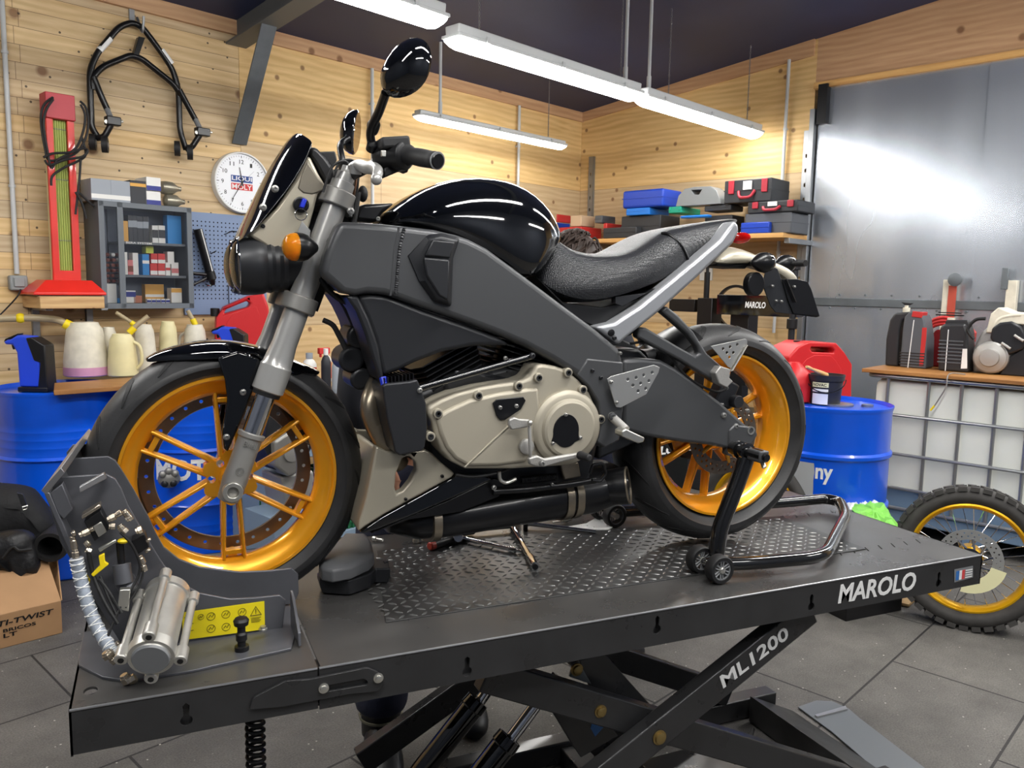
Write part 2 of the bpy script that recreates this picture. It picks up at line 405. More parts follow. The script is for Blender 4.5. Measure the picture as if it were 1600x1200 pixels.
# brushed, dented sheet metal of the door
m = bpy.data.materials.new('sheet_metal'); m.use_nodes = True; n, l = nm(m); b = n['Principled BSDF']; b.inputs['Metallic'].default_value = .75
tc = n.new('ShaderNodeTexCoord'); mp = n.new('ShaderNodeMapping'); mp.inputs['Scale'].default_value = (1.6, 1, .5); l.new(tc.outputs['Object'], mp.inputs['Vector'])
nz = n.new('ShaderNodeTexNoise'); nz.inputs['Scale'].default_value = 1.2; nz.inputs['Detail'].default_value = 2; l.new(mp.outputs[0], nz.inputs['Vector'])
rp = n.new('ShaderNodeValToRGB'); rp.color_ramp.elements[0].position = .3; rp.color_ramp.elements[1].position = .7; rp.color_ramp.elements[0].color = lin((186, 192, 200)); rp.color_ramp.elements[1].color = lin((200, 206, 214)); l.new(nz.outputs['Fac'], rp.inputs['Fac']); l.new(rp.outputs[0], b.inputs['Base Color'])
r2 = n.new('ShaderNodeMapRange'); r2.inputs['From Min'].default_value = .3; r2.inputs['From Max'].default_value = .7; r2.inputs['To Min'].default_value = .22; r2.inputs['To Max'].default_value = .30; l.new(nz.outputs['Fac'], r2.inputs['Value']); l.new(r2.outputs[0], b.inputs['Roughness'])
n2 = n.new('ShaderNodeTexNoise'); n2.inputs['Scale'].default_value = 1.3; n2.inputs['Detail'].default_value = 0; l.new(tc.outputs['Object'], n2.inputs['Vector'])
bp = n.new('ShaderNodeBump'); bp.inputs['Strength'].default_value = .3; bp.inputs['Distance'].default_value = .04; l.new(n2.outputs['Fac'], bp.inputs['Height']); l.new(bp.outputs[0], b.inputs['Normal'])
MATS['sheet_metal'] = m
mat('ceiling_panel', (42, 52, 84), .55, var=.1, vscale=2)

mat('painted_grey', (84, 90, 102), .6)
# ------------------------------------------------------------------ the room
aW = R(22.63)
WU = V3((math.cos(aW), math.sin(aW), 0)); WN = V3((-math.sin(aW), math.cos(aW), 0))
P0 = V3((-.3062, 3.3250, 0)) + WN * .41
WF = Frame(P0.x, P0.y, 0, aW)              # left wall: x along it, y into it
UC = 4.78
corner = WF.w((UC, 0, 0))
VF = Frame(corner.x, corner.y, 0, aW - PI / 2)   # right wall: x from the corner toward the viewer
SMAX = 7.0; UMIN = -3.2
ceil_z = lambda s: 3.17 + .112 * s
room = lambda u, s, z: (u, -s, z)          # in WF
mb = MB(); mb.box((UC / 2 + UMIN / 2, -SMAX / 2, -.06), (UC - UMIN + .6, SMAX + .6, .12)); struct(mb, 'floor', 'rubber_floor', WF)
mb = MB(); mb.add([(UMIN, 0, ceil_z(0)), (UC, 0, ceil_z(0)), (UC, -SMAX, ceil_z(SMAX)), (UMIN, -SMAX, ceil_z(SMAX)),
                   (UMIN, 0, ceil_z(0) + .1), (UC, 0, ceil_z(0) + .1), (UC, -SMAX, ceil_z(SMAX) + .1), (UMIN, -SMAX, ceil_z(SMAX) + .1)],
                  [(0, 1, 2, 3), (4, 5, 6, 7), (0, 1, 5, 4), (1, 2, 6, 5), (2, 3, 7, 6), (3, 0, 4, 7)]); struct(mb, 'ceiling', 'ceiling_panel', WF, ang=0)
mb = MB(); mb.bb((UMIN, 0, 0), (1.262, .1, 3.18)); struct(mb, 'wall_left', 'plank_wall', WF)
mb = MB(); mb.bb((1.265, 0, 0), (UC, .1, 3.18)); struct(mb, 'wall_back', 'plywood', WF)
def sloped(mb, fr_s0, fr_s1, y0, y1, z0):
    mb.add([(fr_s0, y0, z0), (fr_s1, y0, z0), (fr_s1, y0, ceil_z(fr_s1)), (fr_s0, y0, ceil_z(fr_s0)), (fr_s0, y1, z0), (fr_s1, y1, z0), (fr_s1, y1, ceil_z(fr_s1)), (fr_s0, y1, ceil_z(fr_s0))],
           [(0, 1, 2, 3), (4, 5, 6, 7), (0, 1, 5, 4), (1, 2, 6, 5), (2, 3, 7, 6), (3, 0, 4, 7)]); return mb
struct(sloped(MB(), 0, 2.28, 0, .1, 0), 'wall_right', 'plywood', VF)
struct(sloped(MB(), 2.28, SMAX, 0, .1, 3.085), 'wall_over_door', 'plywood_trim', VF)
struct(sloped(MB(), 5.6, SMAX, 0, .1, 0), 'wall_right_near', 'plywood', VF)
mb = MB(); mb.bb((UMIN - .1, -SMAX, 0), (UMIN, 0, 4)); struct(mb, 'wall_side', 'painted_grey', WF)
mb = MB(); mb.bb((UMIN, -SMAX - .1, 0), (UC, -SMAX, 4.1)); struct(mb, 'wall_behind', 'painted_grey', WF)
# wooden trim boards under the ceiling
mb = MB(); mb.bb((UMIN, -.03, 3.085), (1.262, .0, 3.18)); mb.bb((1.5, -.022, 3.085), (UC, .0, 3.178)); struct(mb, 'trim_1', 'plywood_trim', WF)
mb = MB()
mb.add([(0, -.022, 3.09), (2.26, -.022, ceil_z(2.26) - .12), (2.26, -.022, ceil_z(2.26)), (0, -.022, 3.17), (0, 0, 3.09), (2.26, 0, ceil_z(2.26) - .12), (2.26, 0, ceil_z(2.26)), (0, 0, 3.17)],
       [(0, 1, 2, 3), (4, 5, 6, 7), (0, 1, 5, 4), (1, 2, 6, 5), (2, 3, 7, 6), (3, 0, 4, 7)]); struct(mb, 'trim_2', 'plywood_trim', VF)
# sheet-metal door: jamb, panels, rail, wooden header
mb = MB(); mb.bb((2.27, -.05, 0), (2.31, .02, 2.9)); struct(mb, 'trim_3', 'galv', VF, bevel=.003)
mb = MB(); mb.bb((2.28, -.035, 3.05), (5.6, .02, 3.095)); struct(mb, 'trim_4', 'shelf_wood', VF)
mb = MB(); mb.bb((2.33, -.06, 2.78), (2.40, .0, 3.07)); struct(mb, 'trim_5', 'black_plastic', VF)
door = thing('door_1', None, None, (2.35, .0, 0), VF); door['kind'] = 'structure'
mb = MB(); mb.bb((2.32, .0, 1.47), (3.475, .03, 3.06)); mb.build('door_panel', 'sheet_metal', door)
mb = MB(); mb.bb((3.47, -.008, 1.47), (5.6, .022, 3.06)); mb.build('door_panel', 'sheet_metal', door)
mb = MB(); mb.bb((2.32, .0, 0), (5.6, .03, 1.42)); mb.build('door_panel', 'sheet_metal', door)
mb = MB(); mb.bb((2.32, -.012, 1.415), (5.6, .03, 1.475)); mb.build('door_rail', 'steel_grey', door, bevel=.004)
mb = MB()
for i in range(16):
    for zz in (1.40, 1.50): mb.cyl((2.5 + .19 * i + (.07 if zz > 1.45 else 0), .0, zz), (2.5 + .19 * i + (.07 if zz > 1.45 else 0), -.008 if i < 5 else -.014, zz), .007, n=8)
mb.build('screws', 'steel_grey', door)

# ------------------------------------------------------------------ tube lamps
def chain(mb, top, bot):
    top, bot = V3(top), V3(bot); L = (top - bot).length; k = max(3, int(L / .021)); d = (bot - top) / k
    for i in range(k):
        c = top + d * (i + .5); a = V3((1, 0, 0)) if i % 2 else V3((0, 1, 0))
        mb.tube([c + a * .0045 * math.cos(t) + V3((0, 0, 1)) * .0135 * math.sin(t) for t in [2 * PI * j / 8 for j in range(8)]], .0018, 5, closed=True)
def lamp(u, s, z, L, label, chains=(.12, .88), slim=False, pipe=None, glow='lamp_glow'):
    """lamp starts at u, runs along the left wall's direction at distance s from it"""
    t = thing('tube_lamp', label, 'lamp', (u + L / 2, -s, z), WF, 'long tube lamps hung under the ceiling' if not slim else None)
    w = .045 if slim else .068
    h = .03 if slim else .052
    mb = MB(); mb.prism([(u, -s - w * .72, z), (u, -s - w * .8, z + h), (u, -s + w * .8, z + h), (u, -s + w * .72, z)], (L, 0, 0)); mb.build('housing', 'lamp_body', t, bevel=.008)
    mb = MB(); mb.bb((u - .012, -s - w, z - .012), (u + L + .012, -s + w, z + .006)); mb.build('gasket_rim', 'lamp_body', t, bevel=.005)
    mb = MB(); rg = []
    for q, k in ((0, .55), (.02, .85), (.05, 1), (L - .05, 1), (L - .02, .85), (L, .55)):
        rg.append([V3((u + q, -s - math.cos(a) * w * .93 * (.9 + .1 * k), z - .012 - math.sin(a) * (.05 if not slim else .034) * k)) for a in [PI * j / 12 for j in range(13)]])
    mb.ring_loft(rg); mb.build('diffuser', glow, t)
    for q in (.12, .5, .88):
        for sg in (-1, 1): mb = MB(); mb.box((u + L * q, -s + sg * (w + .001), z + .004), (.022, .008, .03)); mb.build('clip', 'pvc_grey', t)
    for q in chains:
        mb = MB(); chain(mb, (u + L * q, -s, ceil_z(s)), (u + L * q, -s, z + h)); mb.build('chain', 'chain_steel', t)
    if pipe:
        mb = MB(); mb.tube([(u + L * pipe, -s + .01, z + h), (u + L * pipe, -s + .01, ceil_z(s))], .011, 10); mb.cyl((u + L * pipe, -s + .01, z + h), (u + L * pipe, -s + .01, z + h + .09), .015, n=12); mb.build('conduit', 'pvc_grey', t)
    return t
ZL = 2.76
a = WF.z(706, 55, ZL); LS = -a.y
lamp(a.x, LS, ZL, 1.57, 'bright tube lamp in the middle, above the motorcycle tank', chains=(.12, .9), pipe=.94)
b_ = WF.z(1002, 150, ZL)
lamp(b_.x, -b_.y, ZL, 1.57, 'bright tube lamp nearest the sheet metal door', chains=(.2, .9), pipe=.06)
c_ = WF.z(686, 27, ZL)
lamp(c_.x - 1.57, -c_.y, ZL, 1.57, 'bright tube lamp cut by the top edge above the mirror', chains=(.12, .88))
d_ = WF.z(652, 178, 2.70)
lamp(d_.x, -d_.y, 2.70, 1.57, 'slim tube lamp hanging lowest, close to the back plank wall', chains=(.88,), slim=True, pipe=.14)
# lamps added out of view as brighter fill, mostly behind the viewpoint
for u0, s0 in ((c_.x - 3.5, LS), (-2.6, 4.6), (-.6, 4.5), (1.5, 4.5), (3.2, 4.4), (-1., 6.2), (1.8, 6.2)):
    lamp(u0, s0, 2.9 if s0 > 3 else ZL, 1.57, 'added tube lamp out of view, for extra fill light', chains=(.12, .88), glow='lamp_glow_fill')
w = bpy.data.worlds.new('w'); SC.world = w; w.use_nodes = True; w.node_tree.nodes['Background'].inputs[0].default_value = (.6, .65, .8, 1); w.node_tree.nodes['Background'].inputs[1].default_value = .02
SC.view_settings.view_transform = 'Standard'; SC.view_settings.look = 'None'; SC.view_settings.gamma = 1; SC.view_settings.use_curve_mapping = False
SC.view_settings.exposure = 0.1
# ------------------------------------------------------------------ motorcycle lift
mat('lift_black', (44, 44, 45), .34, coat=.15, rvar=.1, vscale=14, var=.15)
mat('lift_deck', (84, 83, 82), .3, .4, var=.25, vscale=5, rvar=.08)
mat('tread_steel', (70, 70, 70), .36, .45, var=.3, vscale=7, rvar=.08)
mat('lug_steel', (108, 108, 107), .28, .6)
mat('clamp_grey', (92, 93, 98), .38, .35, var=.1, vscale=12)
mat('clamp_edge', (150, 150, 152), .35, .8)
mat('bare_alloy', (196, 194, 188), .38, .75, var=.1, vscale=30)
mat('cast_alloy', (172, 170, 166), .5, .6, bump=.15, bscale=300)
mat('nickel', (196, 184, 166), .25, .9)
mat('zinc', (208, 206, 198), .3, .9)
mat('brass_bolt', (150, 128, 80), .4, .8)
mat('chrome', (215, 216, 218), .07, 1.)
mat('yellow', (236, 208, 22), .45)
mat('sticker_yellow', (232, 212, 30), .4)
mat('black_print', (22, 22, 22), .5)
mat('matt_grey', (122, 124, 126), .5)
mat('hose_blue', (150, 158, 170), .35, coat=.4, var=.3, vscale=90)
LX, LW, SH = 2.3115, .78, .086
lift = thing('motorcycle_lift', 'long black scissor lift table carrying the motorcycle, with checker plate deck', 'lift table', (1.1, .39, 0))
# deck with the row of slots near its end
def slot(x, y, l=.036, w=.0035, a=R(60)):
    d = V3((math.cos(a), math.sin(a), 0)) * l / 2; nn = V3((-math.sin(a), math.cos(a), 0)) * w / 2; c = V3((x, y, H))
    return [c - d - nn, c + d - nn, c + d + nn, c - d + nn]
xs = [1.93 + .052 * i for i in range(7)]
mb = MB()
mb.holed([V3(p) for p in ((.432, .0, H), (LX, .0, H), (LX, LW, H), (.432, LW, H))], [slot(x, .158) for x in xs] + [slot(x, .50) for x in xs], (0, 0, -.005))
mb.build('deck', 'lift_deck', lift)
mb = MB()
ov = [V3((.03 + .012 * math.cos(a), .062 + .016 * math.sin(a), H)) for a in [2 * PI * i / 14 for i in range(14)]]
mb.holed([V3(p) for p in ((.0, .0, H), (.426, .0, H), (.426, LW, H), (.0, LW, H))], [ov], (0, 0, -.005)); mb.build('front_deck', 'lift_deck', lift)
def keyhole(x, z, y):
    c = V3((x, y, z)); pts = circ(c + V3((0, 0, -.012)), .0108, (1, 0, 0), (0, 0, 1), 14, R(115), R(425), False)
    return pts + [c + V3((.0062, 0, .016)), c + V3((0, 0, .022)), c + V3((-.0062, 0, .016))]
kh = [Y(px, py, 0) for px, py in ((291, 1116), (730, 1041), (1027, 976), (1268, 941), (1467, 905))]
mb = MB(); mb.holed([V3(p) for p in ((.4285, 0, H), (LX, 0, H), (LX, 0, H - SH), (.4285, 0, H - SH))], [keyhole(k.x, k.z, 0) for k in kh[1:]], (0, .004, 0)); mb.build('side_panel', 'lift_black', lift)
mb = MB(); mb.holed([V3(p) for p in ((0, 0, H), (.4255, 0, H), (.4255, 0, H - SH * .97), (0, 0, H - SH * .97))], [keyhole(kh[0].x, kh[0].z, 0)], (0, .004, 0)); mb.build('side_panel', 'lift_black', lift)
mb = MB(); mb.bb((0, LW - .004, H - SH), (LX, LW, H)); mb.build('side_panel', 'lift_black', lift)
mb = MB(); mb.bb((LX - .004, 0, H - SH), (LX, LW, H)); mb.bb((0, 0, H - SH), (.004, LW, H)); mb.bb((0, .004, H - SH + .006), (LX, .03, H - SH + .012)); mb.bb((0, LW - .03, H - SH + .006), (LX, LW - .004, H - SH + .012)); mb.bb((.01, .012, H - .08), (2.3, .05, H - .006)); mb.bb((.3, LW - .1, H - .06), (2.2, LW - .06, H - .006)); mb.build('under_frame', 'lift_black', lift)  # inner channel added behind the keyholes so their openings stay dark
mb = MB(); mb.tube([(.4285, .0015, H - .0018), (LX, .0015, H - .0018)], .0026, 8); mb.build('rolled_edge_highlight', 'clamp_edge', lift)  # rolled edge in paler steel, its bright highlight put into the colour
mb = MB(); mb.tube([(.001, .0015, H - .0018), (.4255, .0015, H - .0018)], .0026, 8); mb.build('rolled_edge_highlight', 'clamp_edge', lift)
# bracket and its slot on the near side
mb = MB(); q = lambda px, py: Y(px, py, -.001)
out = round_poly([q(390, 1104), q(395, 1088), q(445, 1062), q(484, 1059), q(573, 1041), q(590, 1048), q(600, 1064), q(590, 1078), q(545, 1082), q(440, 1102), q(392, 1106)], .006, 3)
sl = round_poly([q(508, 1077), q(508, 1069), q(568, 1058), q(574, 1063), q(572, 1068), q(509, 1078.5)], .004, 3)
mb.holed(out, [sl], (0, -.007, 0)); mb.build('bracket', 'lift_black', lift, bevel=.0012)
for px, py in ((505.5, 1075), (591, 1059)):
    c = Y(px, py, -.008); mb = MB(); mb.lathe(c, (0, -1, 0), [(0, .010), (.003, .010), (.0035, .007), (.008, .007), (.009, .005)], 6 if 0 else 20); mb.build('bolt', 'zinc', lift)
# tread plate with raised lugs
TX0, TX1, TY0, TY1 = .602, 2.03, .156, .634
mb = MB(); mb.prism([(TX0, TY0, H), (TX1, TY0, H), (TX1, TY1 - .12, H), (1.02, TY1, H), (TX0 + .1, TY1, H)], (0, 0, .003)); mb.build('checker_plate', 'tread_steel', lift, bevel=.0008)
mb = MB(); i = 0; st = .0265
nx = int((TX1 - TX0) / st)
for a in range(nx):
    for b in range(int((TY1 - TY0) / st)):
        x = TX0 + .014 + a * st; y = TY0 + .014 + b * st
        if y > TY1 - .12 * max(0, (x - 1.02) / (TX1 - 1.02)) - .01 or (y > TY1 - .05 and x < TX0 + .1): continue
        an = R(38) if (a + b) % 2 else R(-38)
        d = V3((math.cos(an), math.sin(an), 0)) * .0118; nn = V3((-math.sin(an), math.cos(an), 0)) * .0040; c = V3((x, y, H + .003)); t = V3((0, 0, .0026))
        mb.add([c - d, c - nn, c + d, c + nn, c - d * .5 + t, c - nn * .3 + t, c + d * .5 + t, c + nn * .3 + t], [(0, 1, 5, 4), (1, 2, 6, 5), (2, 3, 7, 6), (3, 0, 4, 7), (4, 5, 6, 7)])
o = mb.build('tread_lugs', 'lug_steel', lift, ang=60); o['kind'] = 'stuff'
# scissor arms: two near, two far, pivot, cross shafts
def arm(y, a, b, w=.078, t=.04, name='scissor_arm'):
    a, b = V3((a[0], y, a[1])), V3((b[0], y, b[1])); d = (b - a).normalized(); nn = V3((-d.z, 0, d.x)) * w / 2
    mb = MB(); mb.prism([a - nn, b - nn, b + nn, a + nn], (0, t, 0)); return mb.build(name, 'lift_black', lift, bevel=.004)
p0, p1 = Y(1258, 965, .05), Y(968, 1200, .05); d = (p1 - p0); 
k = (p0.z - .12) / (p0.z - p1.z); e0 = p0 + d * k; top = p0 - d * .05
arm(.05, (top.x, top.z), (e0.x, e0.z)); arm(LW - .09, (top.x, top.z), (e0.x, e0.z))
s0, s1 = Y(820, 1075, .10), Y(1230, 1195, .10); d2 = s1 - s0; k = (s0.z - .10) / (s0.z - s1.z)
ea = s0 + d2 * k; sa = s0 - d2 * .12
arm(.10, (sa.x, sa.z), (ea.x, ea.z)); arm(LW - .14, (sa.x, sa.z), (ea.x, ea.z))
tri = [Y(*p, .16) for p in ((905, 1032), (945, 1022), (1020, 1105), (1010, 1118), (930, 1095))]
mb = MB(); mb.prism(tri, (0, .01, 0)); mb.build('gusset', 'lift_black', lift, bevel=.002)
tri = [Y(*p, .24) for p in ((858, 1104), (940, 1118), (966, 1150), (908, 1184), (897, 1168))]
mb = MB(); mb.prism(tri, (0, .01, 0)); ip = mb.build('inner_plate', 'lift_black', lift, bevel=.002)
mb = MB(); mb.prism([Y(*p, .2385) for p in ((927, 1124), (945, 1134), (930, 1151), (923, 1138))], (0, .001, 0)); mb.build('sticker', 'flag_blue' if 'flag_blue' in MATS else mat('flag_blue', (50, 110, 180), .5), ip)
tri = [Y(*p, .15) for p in ((895, 1040), (905, 1034), (925, 1070), (890, 1058))]
mb = MB(); mb.prism(tri, (0, .008, 0)); mb.build('lug', 'steel_grey', lift, bevel=.003)
for px, py, yy, r in ((1030, 1152, .05, .014), (938, 1111, .10, .012), (901, 1046, .15, .012)):
    c = Y(px, py, yy); mb = MB(); mb.lathe(c, (0, -1, 0), [(-.002, r * 1.35), (.003, r * 1.35), (.0035, r), (.009, r), (.011, r * .7)], 20); mb.build('pivot_bolt', 'brass_bolt' if r < .0139 or 1 else 'zinc', lift)
mb = MB(); c = Y(1030, 1152, .05); mb.cyl(c, c + V3((0, .68, 0)), .02); mb.cyl((top.x - .02, .06, top.z), (top.x - .02, LW - .06, top.z), .018); mb.build('cross_shaft', 'lift_black', lift)
# hydraulic cylinders
for (rt, rb, bt, bb_), yy in ((((770, 1066), (750, 1096), (748, 1092), (640, 1230)), .52), (((846, 1090), (800, 1152), (798, 1150), (735, 1232)), .30)):
    a, b = Y(*rt, yy), Y(*rb, yy); d = (b - a).normalized()
    c0, c1 = Y(*bt, yy), Y(*bb_, yy); dd = (c1 - c0).normalized()
    mb = MB(); mb.cyl(a - d * .07, b + d * .06, .0165, n=24); mb.build('piston_rod', 'chrome', lift)
    L = (c0.z - .12) / -dd.z
    mb = MB(); mb.lathe(c0, dd, [(0, .026), (.002, .034), (.03, .036), (.034, .033), (L, .033), (L + .02, .02)], 28); mb.build('hydraulic_cylinder', 'black_gloss', lift)
# base frame on the floor and hoses
mb = MB()
for y in (.1, .64): mb.bb((.45, y, .004), (2.18, y + .06, .075))
mb.bb((.45, .1, .004), (.53, .7, .075)); mb.bb((1.3, .1, .004), (1.38, .7, .06)); mb.bb((1.5, .24, .004), (1.9, .5, .05))
mb.build('base_frame', 'lift_black', lift, bevel=.004)
mb = MB(); r0 = Z(1185, 1095, .1); r1 = Z(1340, 1200, .1); mb.prism([(2.04, .02, .1), (2.04, .02, .004), (2.24, .02, .004)], (0, .6, 0)); mb.build('ramp_plate', 'tread_steel', lift, bevel=.002)
mb = MB(); mb.tube(smooth_path([(2.0, .55, .02), (1.9, .45, .03), (1.85, .35, .02), (1.95, .2, .015)], 6), .006, 8); mb.build('hose', 'black_rubber', lift)
cz = [Y(400, 1118, .2)]; c = Y(399, 1150, .2)
mb = MB(); pts = [V3((c.x + .018 * math.cos(t), .2 + .018 * math.sin(t), c.z + .045 - .0165 * t / (2 * PI))) for t in [i * PI / 7 for i in range(14 * 22)]]
pts = [V3((c.x, .2, H - .02)), V3((c.x + .005, .2, H - .05))] + pts; mb.tube(pts, .0042, 6); mb.build('coiled_hose', 'black_rubber', lift)
# lettering on the lift
def tf(s, name, m, par, pts, yy, **k):
    bl, br, tl = [Y(p[0], p[1], yy) for p in pts]; return text_fit(s, name, m, par, bl, br, tl, **k)
a, b = Y(1309, 943.5, -.0005), Y(1429.5, 923, -.0005)
text_fit('MAROLO', 'lettering', 'white_print', lift, a, V3((b.x, a.y, a.z)), a + V3((0, 0, .052)), bold=.022, shear=.12)
d = (top - e0); d.y = 0; d.normalize(); nn = V3((-d.z, 0, d.x)); nn = nn if nn.z > 0 else -nn
a = Y(1130, 1076, .0495); b = Y(1233, 996, .0495)
text_fit('ML1200', 'lettering', 'white_print', lift, a, b, a + nn * .038 + d * .004, bold=.02)
st_ = [Y(*p, -.0008) for p in ((1491, 910), (1520, 902), (1520, 884), (1491, 890))]
mb = MB(); mb.prism(st_, (0, -.0006, 0)); stk = mb.build('sticker', 'matt_grey', lift)
mat('flag_blue', (70, 110, 180), .5); mat('flag_red', (205, 70, 70), .5)
c0 = st_[0]; w_ = (st_[1] - c0).x; h_ = (st_[3] - c0).z
for nme, mm_, f0, f1 in (('blue_stripe', 'flag_blue', .05, .22), ('white_stripe', 'white', .22, .36), ('red_stripe', 'flag_red', .36, .52)):
    mb = MB(); mb.bb((c0.x + w_ * f0, -.0014, c0.z + h_ * .15), (c0.x + w_ * f1, -.002, c0.z + h_ * .85)); mb.build(nme, mm_, stk)
mb = MB()
for j in range(4): mb.bb((c0.x + w_ * .56, -.0014, c0.z + h_ * (.2 + .18 * j)), (c0.x + w_ * .93, -.0019, c0.z + h_ * (.28 + .18 * j)))
mb.build('print', 'white', stk)

# ---- wheel clamp on the deck's front end
WC = thing('wheel_clamp', None, None, (.2, .25, H)); del_keys = None
WC.parent = lift; WC.location = V3((.2, .25, H)) - BASE[lift.name]; WC.rotation_euler = (0, 0, 0)
p1 = [Y(*p, .20) for p in ((87, 746), (166, 741))]; y1 = lambda px, py: Y(px, py, .20); y2 = lambda px, py: Y(px, py, .315)
P = [(70, 768), (87, 746), (166, 741), (180, 748), (190, 764), (200, 790), (222, 828), (250, 874), (272, 905), (312, 927), (359, 936), (400, 934), (437, 930), (447, 938), (441, 985)]
plate = [y1(*p) for p in P] + [V3((.17, .2, H)), V3((.085, .2, H)), V3((-.02, .2, 1.02))]
mb = MB(); mb.prism(plate, (0, .007, 0)); mb.build('clamp_plate', 'clamp_grey', WC, bevel=.0015)
P = [(92, 730), (103, 717), (169, 713), (180, 719), (189, 732), (209, 765), (231, 805), (243, 832), (256, 855), (280, 874), (312, 886), (375, 894), (420, 892), (456, 888), (466, 897), (467, 927)]
plate = [y2(*p) for p in P] + [V3((.43, .315, H + .01)), V3((.1, .315, H + .01)), V3((-.01, .315, 1.02))]
mb = MB(); mb.prism(plate, (0, .007, 0)); mb.build('clamp_plate', 'clamp_grey', WC, bevel=.0015)
plate = [V3((p.x, .468, p.z)) for p in plate[:8]] + [V3((.1, .468, H)), V3((-.01, .468, H))]
mb = MB(); mb.prism(plate, (0, .007, 0)); mb.build('clamp_plate', 'clamp_grey', WC, bevel=.0015)
# sloping front wall
fa, fb = Y(68, 770, .17), Y(117, 702, .47)
mb = MB(); mb.prism([(fa.x, .17, fa.z), (fb.x, .47, fb.z), (fb.x + .05, .47, fb.z - .16), (fa.x + .05, .17, fa.z - .16)], (.01, 0, 0)); mb.build('front_wall', 'clamp_grey', WC, bevel=.002)
mb = MB(); mb.prism([(fa.x - .004, .17, fa.z + .004), (fa.x + .03, .17, fa.z + .045), (fa.x + .036, .17, fa.z + .035), (fa.x + .004, .17, fa.z - .004)], (fb.x - fa.x, .3, fb.z - fa.z)); mb.build('front_lip', 'clamp_edge', WC, bevel=.001)
cf = [Y(*p, .17) for p in ((78, 770), (97, 756), (114, 796), (100, 812), (90, 802))]
mb = MB(); mb.prism(cf, (0, .03, 0)); mb.build('corner_block', 'clamp_grey', WC, bevel=.002)
# base flange
mb = MB(); bp_ = [Z(*p, H) for p in ((123, 1043), (160, 1062), (200, 1068), (300, 1052), (455, 1017))] + [V3((.42, .2, H)), V3((.42, .33, H)), V3((.0, .33, H)), V3((.0, .2, H))]
mb.prism([V3((p.x, p.y, H)) for p in bp_], (0, 0, .006)); mb.build('base_flange', 'clamp_grey', WC, bevel=.0012)
e1, e2, e3 = V3((.405, .20, H + .075)), V3((.40, .10, H + .004)), V3((.405, .2, H + .004))
mb = MB(); mb.prism([(.405, .205, H + .004), (.405, .205, H + .085), (.405, .18, H + .08), (.405, .105, H + .03), (.405, .1, H + .004)], (.006, 0, 0)); mb.build('end_gusset', 'clamp_grey', WC, bevel=.001)
# yellow instruction label
lp = [Y(*p, .197) for p in ((285, 1000), (414, 983), (413, 939), (285, 957))]
mb = MB(); mb.prism(lp, (0, -.0008, 0)); lab = mb.build('warning_label', 'sticker_yellow', WC)
def pict(mb, u, v, r):
    c = lp[0].lerp(lp[1], u).lerp(lp[3].lerp(lp[2], u), v); c = V3((c.x, .1955, c.z))
    mb.ringprof(c, (0, 1, 0), [(0, r), (.0006, r), (.0006, r * .9), (0, r * .9)], 20)
    mb.tube([c + V3((-r * .6, 0, -r * .3)), c + V3((-r * .1, 0, r * .4)), c + V3((r * .2, 0, -r * .2)), c + V3((r * .6, 0, r * .5))], .0007, 5)
mb = MB()
for u, v in ((.22, .75), (.34, .72), (.52, .72), (.72, .72), (.34, .28), (.52, .27), (.70, .28)): pict(mb, u, v, .0085 if u > .3 else .006)
for i in range(3): 
    c = lp[0].lerp(lp[1], .02).lerp(lp[3].lerp(lp[2], .02), .3 + .25 * i); mb.bb((c.x, .1955, c.z), (c.x + .018, .1962, c.z + .001))
c = lp[0].lerp(lp[1], .89).lerp(lp[3].lerp(lp[2], .89), .68); c.y = .1955
tri = [c + V3((-.011, 0, -.008)), c + V3((.011, 0, -.008)), c + V3((0, 0, .011))]; mb.tube(tri, .0009, 5, closed=True); mb.bb(c + V3((-.0007, 0, -.003)), c + V3((.0007, .0006, .005))); mb.bb(c + V3((-.0007, 0, -.0055)), c + V3((.0007, .0006, -.0042)))
for i in range(4): mb.bb(c + V3((-.01, 0, -.014 - .003 * i)), c + V3((.01 - .003 * (i % 2), .0006, -.0132 - .003 * i)))
mb.build('pictograms', 'black_print', WC)
# locking knob, bolt
k0 = V3((.297, .121, H + .006))
mb = MB(); mb.lathe(k0, (0, 0, 1), [(0, .014), (.009, .014), (.010, .008), (.018, .008), (.022, .011), (.034, .011), (.038, .008), (.05, .008), (.053, .014), (.062, .0155), (.067, .012), (.069, .0)], 20); mb.build('locking_knob', 'black_plastic', WC)
mb = MB(); mb.lathe(Y(411, 984, .16), (0, 0, 1), [(0, .009), (.003, .009), (.0035, .006), (.008, .006)], 12); mb.build('bolt', 'zinc', WC)
# side lever at the top
a, b = Y(124, 766, .15), Y(163, 742, .185)
mb = MB(); dd = (b - a); mb.prism([a + V3((0, 0, .006)), a + V3((0, 0, -.006)), b + V3((.004, 0, -.008)), b + V3((0, 0, .004))], (0, .012, 0)); mb.build('lever', 'clamp_edge', WC, bevel=.0015)
